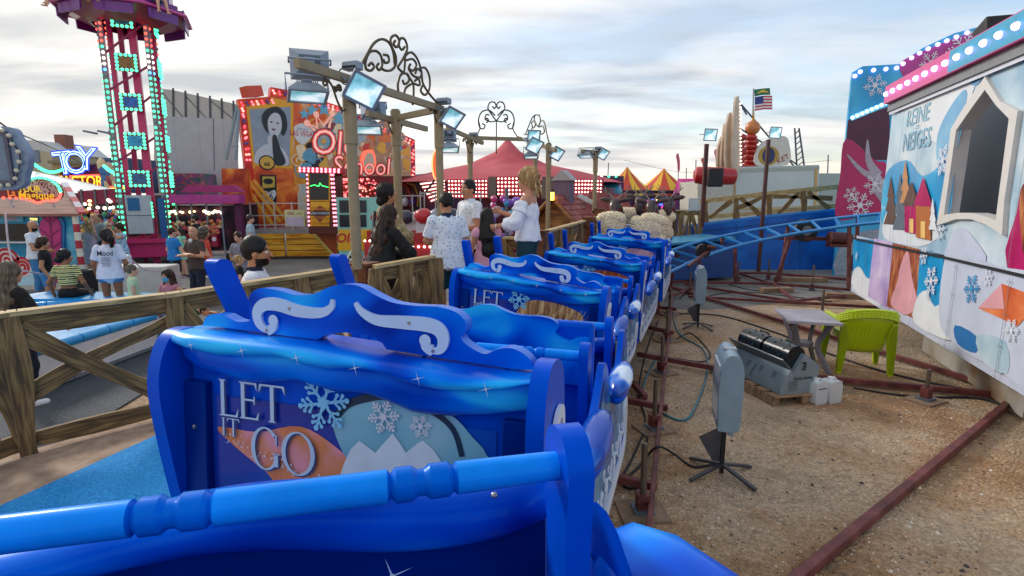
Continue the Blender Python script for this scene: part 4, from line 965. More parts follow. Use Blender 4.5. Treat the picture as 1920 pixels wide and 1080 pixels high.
for i in range(8): b = MB(BK2.M); b.sph((*BK2.q(1597+i*9, 221-i*3.9), .05), .045, mat('e8f4ff', .2, emit=2, var=0), 8, 5); b.build('bulb', t)
# ================================================================ blue screen wall, far fence, track
BW = ramp_mat('blue_sheet', [(.3, '0d4a9c'), (.5, '1260bc'), (.7, '1a72cc')], .45, 1.2, detail=4); BWD = mat('0c4288', .45, var=.15)
FW = Plane((4.6, 17.6, 0), (1, 0, 0)); t = thing('screen_wall', 'low blue sheet-metal wall behind the rising track', 'wall', (4.6, 17.6, 0))
b = MB(FW.M); b.prism(FW.qs([(1248, 502), (1262, 425), (1440, 403), (1568, 391), (1566, 512)]), .06, BW, Matrix.Translation((0, 0, -.06)))
for px in (1300, 1380, 1500): b.line(FW.qs([(px, 420), (px, 505)]), .03, BWD, .004)
b.line(FW.qs([(1262, 427), (1440, 405), (1568, 393)]), .07, mat('2a80d4', .4), .006); b.line(FW.qs([(1275, 438), (1440, 420)]), .04, BWD, .008); b.line(FW.qs([(1445, 421), (1568, 404)]), .04, BWD, .008)
b.build('sheet', t)
t = thing('wooden_fence', 'wooden lattice fence on top of the blue sheet-metal wall', 'fence', (6, 17.7, 1.4), group='rustic wooden fences round the coaster')
FF = Plane((4.6, 17.75, 0), (1, 0, 0)); k = 900
for name_, a, c, wd in (('top_rail', (1312, 378), (1580, 349), .16), ('rail', (1316, 408), (1568, 386), .14)):
    b = MB(); plank(b, FF.M @ Vector((*FF.q(*a), 0)), FF.M @ Vector((*FF.q(*c), 0)), wd, .06, OAKL, (0, 1, 0), .01, k); b.build(name_, t); k += 1
for px, y0, y1 in ((1322, 376, 424), (1380, 371, 414), (1442, 364, 408), (1506, 358, 399), (1573, 350, 398)):
    b = MB(); plank(b, FF.M @ Vector((*FF.q(px, y1), .03)), FF.M @ Vector((*FF.q(px, y0), .03)), .16, .06, OAK, (0, 1, 0), .02, k); b.build('post', t); k += 1
for a, c in (((1330, 408), (1372, 376)), ((1388, 370), (1425, 404)), ((1380, 392), (1436, 366)), ((1458, 400), (1498, 362)), ((1515, 360), (1555, 392)), ((1450, 368), (1560, 372))):
    b = MB(); plank(b, FF.M @ Vector((*FF.q(*a), .02)), FF.M @ Vector((*FF.q(*c), .02)), .13, .04, OAK, (0, 1, 0), .02, k); b.build('brace', t); k += 1
fence('low far wooden fence left of the grey control box', [(4.6, 16.9, .95), (5.9, 17.2, .95)], 1.0, [2], 7)
b = MB(); b.box((4.9, 17.0, .45), (3.2, 2.4, .9), mat('7e6a58', .8, var=.2)); b.build('landing_platform', label='grey-brown landing platform beyond the reindeer sleigh', cat='platform')
# rails: path centre (x,y,z), left-hand (far) rail banked up
path = cr([(2.75, 11.2, .60), (3.35, 12.8, .63), (4.3, 14.1, .78), (5.7, 14.9, 1.08), (7.3, 14.9, 1.42), (8.6, 14.2, 1.70), (9.4, 13.1, 1.90), (9.9, 11.8, 2.0)], 6)
TRK = mat('1f7fc4', .35, coat=.3, var=.12); t = thing('coaster_track', 'bright blue ladder-like coaster track climbing to the right', 'coaster track', (3, 12, 0))
L_, R_ = [], []
for i, p in enumerate(path):
    a = Vector(path[max(i-1, 0)]); c = Vector(path[min(i+1, len(path)-1)]); d = (c-a).normalized(); n = Vector((-d.y, d.x, 0)).normalized(); f_ = min(1, i/10)
    L_.append(Vector(p)+n*.33+Vector((0, 0, .13*f_))); R_.append(Vector(p)-n*.33-Vector((0, 0, .10*f_)))
for q in (L_, R_): b = MB(); b.tube(q, .042, TRK, 10); b.build('rail', t)
for i in range(1, len(path)-1, 2): b = MB(); b.bar(L_[i], R_[min(i+1, len(path)-1)], .05, .05, TRK); b.build('tie', t)
RB = ramp_mat('oxide_red_steel', [(.3, '4a2422'), (.5, '6b3230'), (.7, '7f4442')], .55, 6, detail=7, bump=.15)
for i in (8, 14, 19, 25, 31):
    for q in (L_, R_):
        b = MB(); p = q[i]; b.bar((p.x, p.y, p.z-.04), (p.x+random.uniform(-.25, .25), p.y+random.uniform(-.1, .2), .05), .07, .07, RB, (1, 0, 0)); b.build('support', t)
# straight track under the train
pth2 = cr([(.35, -2.8, 1.0), (-.15, -.5, 1.0), (-.48, 1.4, .85), (.06, 4.0, .66), (.93, 6.45, .55), (1.83, 8.9, .56), (2.75, 11.2, .60)], 6)
L2, R2 = [], []
for i, p in enumerate(pth2):
    a = Vector(pth2[max(i-1, 0)]); c = Vector(pth2[min(i+1, len(pth2)-1)]); d = (c-a).normalized(); n = Vector((-d.y, d.x, 0)).normalized()
    L2.append(Vector(p)+n*.33); R2.append(Vector(p)-n*.33)
for q in (L2, R2): b = MB(); b.tube(q, .038, TRK, 10); b.build('rail', t)
for i in range(1, len(pth2)-1, 2): b = MB(); b.bar(L2[i], R2[i], .05, .05, TRK); b.build('tie', t)
for i in range(5, len(pth2), 5):
    for q in (L2, R2): b = MB(); p = q[i]; b.bar((p.x, p.y, p.z-.03), (p.x, p.y, .04), .08, .08, RB, (1, 0, 0)); b.build('support', t)
# machinery by the track
t = thing('drive_unit', 'black drive wheel and rusty motor under the climbing track', 'drive unit', tuple(P(1510, 470, 15.4)))
b = MB(); c_ = P(1510, 432, 15.3); b.cyl(c_+Vector((0, -.08, 0)), c_+Vector((0, .08, 0)), .32, DK, n=24); b.build('tyre', t)
b = MB(); b.cyl(c_+Vector((0, -.1, 0)), c_+Vector((0, .1, 0)), .14, mat('7a7d80', .5, metal=.5), n=18); b.build('rim', t)
b = MB(); c2 = P(1572, 446, 14.8); b.cyl(c2-Vector((.25, 0, 0)), c2+Vector((.3, 0, -.03)), .17, RUST, n=16); b.box(c2+Vector((0, 0, -.2)), (.5, .35, .08), RUST); b.build('motor', t, bev=.01)
b = MB(); b.bar(P(1440, 445, 15.4), P(1550, 448, 15.2), .12, .1, RUST); b.build('arm', t)
t = thing('drive_unit', 'half-hidden black drive wheel beside the reindeer sleigh', 'drive unit', tuple(P(1315, 490, 13.2)))
b = MB(); c_ = P(1318, 470, 13.4); b.cyl(c_+Vector((0, -.08, 0)), c_+Vector((0, .08, 0)), .17, DK, n=24); b.build('tyre', t)
b = MB(); b.bar(c_+Vector((.1, -.1, 0)), P(1290, 500, 12.8), .06, .06, RUST); b.cyl(P(1325, 463, 13.3), P(1340, 464, 13.3), .05, RUST, n=12); b.build('motor', t)
t = thing('track_housing', 'teal housing with snow-trimmed roof right of the reindeer sleigh', 'housing', tuple(P(1290, 500, 15.8)))
b = MB(); hp = [P(1262, 446, 14.4), P(1262, 497, 14.4), P(1332, 432, 15.6), P(1332, 500, 15.6)]
b.prism([(0, 0), (2.2, 0), (2.2, .95), (0, .85)], 1.0, BWD, frame((3.9, 15.6, .1), (1, .35, 0), (0, 0, 1))); b.build('box', t)
b = MB(); b.box((5.0, 15.9, 1.12), (2.5, 1.5, .06), mat('1f7fa4', .4, var=.15), rot=(0, -.05, .34)); b.build('roof', t)
b = MB()
for i in range(9): b.sph((3.75+i*.04, 15.0+i*.12, 1.14-.03*(i % 2)), (.13, .1, .06), mat('9fd4ea', .4), 8, 6)
b.build('snow_trim', t)
# red ground frame
def gbeam(label, pts, s=.09, z=.06):
    t = thing('steel_beam', label, 'steel beam', tuple(G(*pts[0], 0)), group='oxide red ground frame beams')
    for i in range(len(pts)-1):
        b = MB(); b.bar(G(*pts[i], z), G(*pts[i+1], z), s*.58, s*.68, RB); b.build('beam_section' if len(pts) > 2 else 'beam', t, bev=.006)
gbeam('long red beam running beside the train towards the far track', [(1203, 1120), (1262, 548)], .07, .10)
for i, (a, c) in enumerate((((1075, 880), (1232, 912)), ((1130, 742), (1252, 765)), ((1195, 664), (1340, 690)), ((1210, 612), (1262, 624)), ((1225, 575), (1268, 580)), ((1170, 700), (1210, 745)))):
    gbeam(('red crossbeam nearest the camera under the train', 'second red crossbeam under the train', 'third red crossbeam under the train, passing under the cables', 'fourth red crossbeam under the train', 'fifth red crossbeam under the train', 'short slanting red strut under the second sleigh car')[i], [a, c], .10, .09)
gbeam('longest red beam slanting right past the table and chairs', [(1258, 538), (1905, 738)], .10, .06)
gbeam('red beam running right behind the bubble machine', [(1330, 689), (1925, 745)], .11, .06)
gbeam('red beam slanting to the lower right foreground corner', [(1908, 742), (1440, 1130)], .11, .06)
gbeam('red beam from the lamp foot to the lower right, beyond the table', [(1285, 533), (1486, 565), (1665, 545)], .09, .08)
gbeam('straight red beam under the far edge of the icy ride front', [(1290, 556), (1680, 578)], .09, .07)
gbeam('red beam below the blue wall', [(1250, 512), (1440, 512), (1640, 528)], .1, .12)
gbeam('red beam on the far ground between the supports', [(1255, 528), (1450, 532), (1660, 548)], .1, .1)
gbeam('red diagonal beam meeting the table-side beam', [(1370, 508), (1450, 533), (1490, 563)], .09, .09)
gbeam('red strut rising on the left of the climbing track', [(1255, 556), (1300, 540)], .1, .1)
def jack(label, px, py, h=.42, pad=True):
    p = G(px, py, 0); t = thing('screw_jack', label, 'screw jack', tuple(p), R(random.uniform(-30, 30)), group='screw jacks of the ground frame')
    b = MB(); L = [(0, 0, .05+h*i/24) for i in range(25)]; b.tube(L, [.022+.003*(i % 2) for i in range(25)], mat('6f6258', .5, metal=.6, var=.3), 9); b.build('screw', t, world=False)
    b = MB(); b.box((0, 0, .10), (.09, .09, .13), RB); b.build('sleeve', t, world=False)
    b = MB(); b.box((0, 0, .035), (.15, .15, .02), GREYD); b.build('foot_plate', t, world=False)
    if pad: b = MB(); b.box((0, 0, .012), (.36, .3, .022), mat('87705c', .9, var=.3, sc_=12, bump=.3)); b.build('timber_pad', t, world=False)
jack('screw jack nearest the camera beside the train', 1204, 962, .52); jack('screw jack by the second crossbeam', 1226, 806, .5); jack('screw jack by the third crossbeam, teal hose beside it', 1240, 700, .48); jack('slim screw jack by the fourth crossbeam', 1250, 640, .5); jack('screw jack by the fifth crossbeam', 1255, 590, .5)
jack('screw jack on the right with a square board under it', 1735, 752, .34); jack('screw jack behind the white table', 1540, 600, .55, False); jack('screw jack before the blue wall, left', 1383, 530, .55, False); jack('screw jack before the blue wall, middle', 1440, 525, .55, False); jack('screw jack before the blue wall, right', 1522, 545, .6, False); jack('screw jack at the foot of the reindeer sleigh', 1293, 552, .5, False)
def timber(label, px, py, L, rz): p = G(px, py, 0); b = MB(); b.box((0, 0, .06), (L, .22, .12), mat('8a6f55', .85, var=.3, sc_=6, bump=.3)); o = b.build('timber_block', bev=.01, label=label, cat='timber block', group='timber packing blocks'); place(o, (p.x, p.y, 0), rz)
timber('timber block under the far right red beam', 1600, 560, 1.2, -.3); timber('timber block left of the middle screw jack', 1455, 548, .8, .1); timber('timber block in front of the backdrop board', 1500, 528, 1.4, -.1)
# cables
def cable(label, pts, r=.012, m=None, z=.012, zs=None):
    q = [tuple(G(p[0], p[1], p[2] if len(p) > 2 else z)) for p in pts]; b = MB(); b.tube(cr(q, 7), r, m or mat('1e1f24', .6), 7); b.build('cable', label=label, cat='cable')
TQ = mat('1a6f80', .4, coat=.3)
cable('teal hose looping on the sand beside the train', [(1258, 560), (1270, 620), (1318, 655), (1325, 700), (1300, 770, .03), (1275, 788), (1235, 770), (1205, 742), (1215, 700), (1236, 665)], .013, TQ)
cable('black cable running from the near work light to the train', [(1345, 868), (1300, 875), (1262, 850), (1235, 838, .15), (1212, 860), (1200, 930), (1188, 1000)], .011)
cable('thin black cable between the screw jacks', [(1160, 905), (1190, 850), (1210, 790), (1198, 730), (1215, 650), (1235, 600)], .011)
cable('second thin black cable beside the long red beam', [(1215, 800), (1208, 860), (1172, 900), (1180, 915), (1215, 908)], .011)
cable('pair of black cables crossing the sand behind the chairs', [(1262, 588), (1350, 592), (1450, 622), (1560, 665), (1700, 708), (1930, 752)], .016)
cable('black cable running past the right screw jack', [(1600, 727), (1680, 740), (1760, 745), (1850, 750), (1980, 800)], .014)
cable('black cable on the asphalt under the blue wall', [(1290, 585), (1330, 555), (1400, 548), (1480, 556), (1560, 566)], .015)
cable('black cable tangled under the climbing track', [(1275, 560), (1300, 538), (1350, 530), (1420, 545), (1520, 535), (1600, 555)], .015)
cable('curly black cable left of the far work light', [(1262, 640), (1295, 625), (1330, 660), (1318, 678), (1270, 672)], .010)
# work lights on feet
def worklight(label, px, py, s=1., rz=0.):
    p = G(px, py, 0); t = thing('work_light', label, 'work light', tuple(p), rz, group='grey work lights standing on low stands')
    SH = mat('8298a8', .4, coat=.2, var=.08); b = MB()
    prof = [(-.11, 0), (-.115, .05), (-.13, .3), (-.12, .50), (-.09, .59), (-.03, .64), (.05, .63), (.10, .58), (.125, .45), (.12, .2), (.11, .04), (.08, 0)]
    b.prism([(a*s*.72, c*s) for a, c in cr(prof, 3, True)], .44*s, SH, frame((0, -.22*s, .52*s), (0, 1, 0), (0, 0, 1)) @ Matrix.Rotation(math.pi/2, 4, 'Y') @ Matrix.Identity(4) if False else Matrix(((1, 0, 0, 0), (0, 0, -1, .2*s), (0, 1, 0, .50*s), (0, 0, 0, 1))))
    b.build('shell', t, world=False, bev=.05*s, seg=4)
    b = MB(); b.box((-.088*s, 0, .80*s), (.01, .34*s, .46*s), LITC if False else mat('c8d6e0', .1)); b.build('glass', t, world=False)
    b = MB(); b.box((.01*s, 0, .82*s), (.012, .412*s, .58*s), mat('6f8494', .4)); b.box((0, 0, 1.135*s), (.10*s, .08*s, .02), mat('a8adb2', .3, metal=.6)); b.build('seam', t, world=False)
    b = MB()
    for q in (-1, 1): b.box((.02*s, q*.215*s, .58*s), (.04*s, .012, .24*s), SH); b.cyl((.02*s, q*.21*s, .66*s), (.02*s, q*.235*s, .66*s), .02*s, STL, n=8)
    b.box((.02*s, 0, .465*s), (.04*s, .44*s, .014), SH); b.build('bracket', t, world=False, bev=.003)
    b = MB(); b.box((.0, 0, .25*s), (.035, .035, .46*s), DK); b.build('pole', t, world=False)
    for k in range(4): b = MB(); a = R(35+90*k+(k % 2)*12); b.bar((0, 0, .10), (.33*s*math.cos(a), .33*s*math.sin(a), .015), .035, .02, mat('3b3a40', .5, var=.3)); b.build('foot', t, world=False)
    b = MB(); q = [(-.2*s, -.05, .36*s), (-.02, -.02, .46*s), (-.01, .02, .12), (-.07, .03, .12)]; b.add(q+[(a-.01, c-.02, d) for a, c, d in q], [(0, 1, 2, 3), (7, 6, 5, 4), (0, 3, 7, 4), (1, 0, 4, 5), (2, 1, 5, 6), (3, 2, 6, 7)], mat('4a4a50', .35, var=.3)); b.build('barn_door', t, world=False)
worklight('near grey work light on a low black stand', 1352, 890, 1.0, R(-14)); worklight('far grey work light on a low stand', 1308, 615, 1.0, R(-14))
# pallet and bubble machine
PAL = ramp_mat('pallet_wood', [(.3, '6a4f3e'), (.5, '94765c'), (.7, 'b29478')], .85, 5, stretch=(1, 6, 1), detail=6, bump=.3)
px0 = (3.30, 6.62, 0); rz = R(12)
t = thing('pallet', 'worn wooden pallet on the sand under the bubble machine', 'pallet', px0, rz)
for i in range(6): b = MB(); b.box((0, -.55+i*.22, .115), (.86, .16, .02), PAL); b.build('board', t, world=False, bev=.003)
for i in range(3):
    b = MB(); b.box((-.39+i*.39, 0, .055), (.09, 1.2, .095), PAL); b.build('bearer', t, world=False, bev=.003)
t = thing('bubble_machine', 'grey double bubble machine with black paddle drums, on the pallet', 'bubble machine', (3.12, 5.98, .127), R(13)); t.scale = (.96, 1.02, 1.12)
GM = mat('8596a0', .4, metal=.3, var=.08); GM2 = mat('9fb4ba', .4, metal=.2, var=.08)
prf = [(-.02, 0), (.42, 0), (.48, .27), (.30, .40), (.20, .41), (.02, .20), (-.10, .16)]
b = MB(); b.prism([(-.04, .0), (.44, .0), (.50, .28), (.27, .42), (.13, .22), (.09, .26), (-.03, .09)], 1.0, GM, Matrix(((1, 0, 0, 0), (0, 0, 1, 0), (0, 1, 0, 0), (0, 0, 0, 1)))); b.build('housing', t, world=False, bev=.006)
b = MB(); EN = frame((0, -.004, 0), (1, 0, 0), (0, 0, 1)); b.shape([(.22, .26), (.30, .26), (.30, .35), (.22, .35)], GM, .001, EN); b.text('B', (.262, .285), .105, DK, .003, EN, off=.03, shear=.25); b.line([(.222, .33), (.29, .335)], .012, DK, .004, M=EN)
b.text('Double Bubble', (.27, .165), .044, DK, .003, EN, off=.012)
for i in range(9):
    for j in range(7): b.disc((.07+i*.015+(j % 2)*.005, .04+j*.016), .0045, DK, .003, 6, M=EN)
b.build('end_print', t, world=False)
FRT = frame((-.128, 0, .055), (0, 1, 0), (.0, 0, 1)) 
b = MB()
for i in range(4):
    y0 = .16+i*.23; M_ = frame((-.131, y0, .05), (0, -1, 0), (.02, 0, .1)) 
    for r_ in range(4):
        for c2 in range(3): b.box((.006+.0115*r_, y0+c2*.022, .135+r_*.017), (.010, .014, .011), DK)
b.build('vent_slots', t, world=False)
b = MB(); b.box((.035, .5, .315), (.012, 1.0, .19), mat('6c757c', .4, metal=.4), rot=(0, -.85, 0)); b.box((-.028, .5, .13), (.003, .008, .16), DK, rot=(0, .62, 0)); b.build('tray', t, world=False)
for y0 in (.06, .52):
    b = MB(); b.cyl((.2, y0, .36), (.2, y0+.42, .36), .135, mat('101a20', .25, var=.3), n=20); 
    for k in range(20): a = k*.6; b.cyl((.2+.14*math.cos(a), y0+.03+k*.018, .36+.14*math.sin(a)), (.2+.15*math.cos(a), y0+.03+k*.018, .36+.15*math.sin(a)), .012, mat('24525a', .2), n=6)
    b.build('paddle_drum', t, world=False)
    b = MB(); b.tube([(.3, y0+.14, .42), (.3, y0+.14, .49), (.3, y0+.28, .49), (.3, y0+.28, .42)], .012, DK, 7); b.build('handle', t, world=False)
t_ = None
JUG = mat('dfe6ea', .25, var=.05, trans=.25); 
def jug(label, x, y, rz):
    t = thing('jug', label, 'jug', (x, y, 0), rz, group='white plastic jugs beside the pallet')
    b = MB(); b.prism([(-.09, 0), (.09, 0), (.095, .2), (.07, .265), (-.07, .265), (-.095, .2)], .15, JUG, Matrix(((1, 0, 0, 0), (0, 0, -1, .075), (0, 1, 0, 0), (0, 0, 0, 1)))); b.build('body', t, world=False, bev=.02, seg=3)
    b = MB(); b.cyl((-.03, 0, .26), (-.03, 0, .305), .024, mat('e8ecee', .4), n=12); b.build('cap', t, world=False)
    b = MB(); b.tube([(.0, 0, .26), (.03, 0, .29), (.07, 0, .26), (.085, 0, .2)], .013, JUG, 8); b.build('handle', t, world=False)
    return t
j1 = jug('left white plastic jug with a dark label line, beside the pallet', 3.57, 6.08, R(20)); b = MB(); b.box((0, -.078, .19), (.12, .002, .01), DK); b.build('label_stripe', j1, world=False)
jug('right white plastic jug holding pale liquid, beside the pallet', 3.76, 6.12, R(20))
# table
TBL = ramp_mat('grey_plastic', [(.3, '8d8992'), (.5, 'a19da6'), (.7, 'b6b2ba')], .5, 2.5, detail=5); LEGM = mat('77737c', .5, var=.12)
tc_ = [G(px, py, .73) for px, py in ((1452, 579), (1540, 582), (1582, 608), (1479, 602))]
t = thing('table', 'square grey plastic table with curved legs on the sand', 'table', (4.25, 7.6, 0))
b = MB(); cx = sum(p.x for p in tc_)/4; cy = sum(p.y for p in tc_)/4
b.prism([(p.x, p.y) for p in tc_], .035, TBL, Matrix.Translation((0, 0, .70))); b.build('table_top', t, bev=.01)
for i, p in enumerate(tc_):
    q = Vector((p.x, p.y, 0)); c_ = Vector((cx, cy, 0)); f = lambda k, z: tuple(c_+(q-c_)*k+Vector((0, 0, z)))
    b = MB(); pts = cr([f(.70, .69), f(.55, .55), f(.40, .40), f(.42, .28), f(.62, .12), f(.78, .0)], 4)
    for j in range(len(pts)-1): b.bar(pts[j], Vector(pts[j+1])+(Vector(pts[j+1])-Vector(pts[j]))*.15, .07, .035, LEGM, up=(0, 0, 1.01) if False else (q-c_).cross(Vector((0, 0, 1))))
    b.build('leg', t)
b = MB(); b.cyl((cx, cy, .30), (cx, cy, .36), .12, LEGM, n=12); b.build('hub', t)
# stacked lime chairs
LIME = mat('bcd40c', .35, var=.08, coat=.2); LIMD = mat('4c5c04', .5)
def chair(label, z, i):
    t = thing('plastic_chair', label, 'chair', (4.80, 7.2, z), R(-12), group='stacked lime green plastic chairs'); t.scale = (1.15, 1.1, 1.06)
    def shell(pts, name, th=.02): pass
    b = MB(); nx, nz = 14, 8; vs = []; fs = []
    for a in range(nx+1):
        u = -1+2*a/nx
        for c in range(nz+1):
            v = c/nz; wd = .22+.05*v; vs.append((u*wd, -.0-.19*v+.07*u*u, .27+.49*v+.03*(1-u*u)*(v > .9)))
    for a in range(nx):
        for c in range(nz): q = a*(nz+1)+c; fs.append((q, q+1, q+nz+2, q+nz+1))
    b.add(vs, fs, LIME, True)
    if i == 0:
        for a in range(7):
            for c in range(9):
                u = -.5+a*.167; v = .12+c*.075; b.sph((u*(.22+.05*v), -.0-.19*v+.07*u*u-.009, .27+.49*v), (.0075, .004, .010), LIMD, 6, 4)
    o = b.build('backrest', t, world=False); md = o.modifiers.new('s', 'SOLIDIFY'); md.thickness = .012
    b = MB(); pts = cr([(-.28, .10, .60), (-.29, -.02, .66), (-.27, -.12, .71), (-.17, -.20, .765), (0, -.22, .785), (.17, -.20, .765), (.27, -.12, .71), (.29, -.02, .66), (.28, .10, .60)], 4)
    for j in range(len(pts)-1): b.bar(pts[j], Vector(pts[j+1])+(Vector(pts[j+1])-Vector(pts[j]))*.1, .065, .028, LIME)
    b.build('top_rim', t, world=False, bev=.008)
    b = MB(); b.box((0, .18, .405), (.44, .44, .022), LIME); b.build('seat', t, world=False, bev=.01)
    for s in (-1, 1):
        b = MB(); b.prism([(.30*s, .0), (.25*s, .0), (.205*s, .42), (.24*s, .60), (.29*s, .60), (.30*s, .40)], .05, LIME, Matrix(((1, 0, 0, 0), (0, 0, -1, -.08), (0, 1, 0, 0), (0, 0, 0, 1)))); b.build('leg', t, world=False, bev=.012)
        b = MB(); b.prism([(.33*s, .0), (.28*s, .0), (.24*s, .44), (.25*s, .62), (.31*s, .62), (.33*s, .40)], .05, LIME, Matrix(((1, 0, 0, 0), (0, 0, -1, .42), (0, 1, 0, 0), (0, 0, 0, 1)))); b.build('leg', t, world=False, bev=.012)
        b = MB(); b.bar((s*.29, -.06, .62), (s*.30, .38, .63), .06, .025, LIME); b.build('armrest', t, world=False, bev=.008)
for i, l_ in enumerate(('bottom lime green chair of the stack, its legs on the sand', 'second lime green chair up the stack', 'third lime green chair up the stack', 'topmost lime green chair of the stack')): 
    if i == 0: chair(l_, 0, 0)
    else: chair(l_, .028*i, 1)
# red posts with floodlights on the right
def rpost(label, px, pt, pb_, D, sp=False):
    top = P(px, pt, D); bot = P(px-4, pb_, D); t = thing('lamp_pole', label, 'lamp pole', (top.x, D, max(bot.z, 0)), group='dark red lamp poles')
    b = MB(); b.bar((top.x, D, bot.z), (top.x, D, top.z), .09, .09, mat('4a2320', .5, var=.2), (0, 1, 0)); b.build('pole', t)
    return top
a_ = rpost('dark red lamp pole left of the lattice fence', 1325, 270, 425, 14.2); c_ = rpost('taller dark red lamp pole in front of the blue wall', 1441, 262, 512, 16.6)
floodlight('white-lit floodlight on the dark red pole left of the lattice fence', a_+Vector((.05, -.05, .22)), (.3, -1, -.15), .42, grp='floodlights on the dark red poles'); floodlight('white-lit floodlight on the taller dark red pole', c_+Vector((.15, -.05, .2)), (.3, -1, -.15), .46, grp='floodlights on the dark red poles')
t = thing('loudspeaker', 'black loudspeaker hanging on the dark red lamp pole', 'loudspeaker', tuple(P(1341, 333, 14.1)), R(-15)); b = MB(); b.box((0, 0, 0), (.36, .3, .46), DK); b.build('cabinet', t, world=False, bev=.03); b = MB(); b.box((0, -.155, 0), (.30, .012, .40), mat('2c2e34', .8, bump=.5, bsc=300)); b.build('grille', t, world=False)
t = thing('control_box', 'light grey control box by the dark red lamp pole', 'control box', tuple(P(1301, 384, 13.8)), R(-15)); b = MB(); b.box((0, 0, 0), (.26, .16, .32), mat('9fb0b4', .4)); b.build('cabinet', t, world=False, bev=.01); b = MB(); b.box((0, -.085, 0), (.21, .01, .27), mat('b8c6c8', .4)); b.build('door', t, world=False)
# ================================================================ people (one continuous body each, clothes and hair as children)
def surfnet(Fd, org, h):
    S = Fd < 0; n0, n1, n2 = Fd.shape
    cnt = np.zeros((n0-1, n1-1, n2-1), np.int8)
    for i in (0, 1):
        for j in (0, 1):
            for k in (0, 1): cnt += S[i:n0-1+i, j:n1-1+j, k:n2-1+k]
    mask = (cnt > 0) & (cnt < 8); ii = np.argwhere(mask)
    idx = -np.ones(mask.shape, np.int64); idx[mask] = np.arange(len(ii))
    acc = np.zeros((len(ii), 3)); w_ = np.zeros(len(ii))
    I, J, K = ii.T
    for ax in range(3):
        for a in (0, 1):
            for c in (0, 1):
                o0 = [0, 0, 0]; oth = [x for x in range(3) if x != ax]; o0[oth[0]] = a; o0[oth[1]] = c; o1 = list(o0); o1[ax] = 1
                f0 = Fd[I+o0[0], J+o0[1], K+o0[2]]; f1 = Fd[I+o1[0], J+o1[1], K+o1[2]]; cr_ = (f0 < 0) != (f1 < 0)
                t_ = np.where(cr_, f0/(f0-f1+1e-12), 0); p = np.tile(np.array(o0, float), (len(ii), 1)); p[:, ax] += t_
                acc += p*cr_[:, None]; w_ += cr_
    V = (ii+acc/np.maximum(w_, 1)[:, None])*h+org
    Fc = []
    for ax in range(3):
        a, c = [(1, 2), (2, 0), (0, 1)][ax]
        sl0 = [slice(1, -1)]*3; sl0[ax] = slice(0, -1); sl1 = list(sl0); sl1[ax] = slice(1, None)
        A_ = S[tuple(sl0)]; B_ = S[tuple(sl1)]; d = np.argwhere(A_ != B_); 
        if not len(d): continue
        ins = A_[tuple(d.T)]
        base = d.copy(); base[:, a] += 1; base[:, c] += 1
        def g(da, dc): q = base.copy(); q[:, a] += da; q[:, c] += dc; return idx[q[:, 0], q[:, 1], q[:, 2]]
        q = np.stack([g(-1, -1), g(0, -1), g(0, 0), g(-1, 0)], 1); q[~ins] = q[~ins][:, ::-1]; Fc.append(q)
    return V, np.concatenate(Fc)
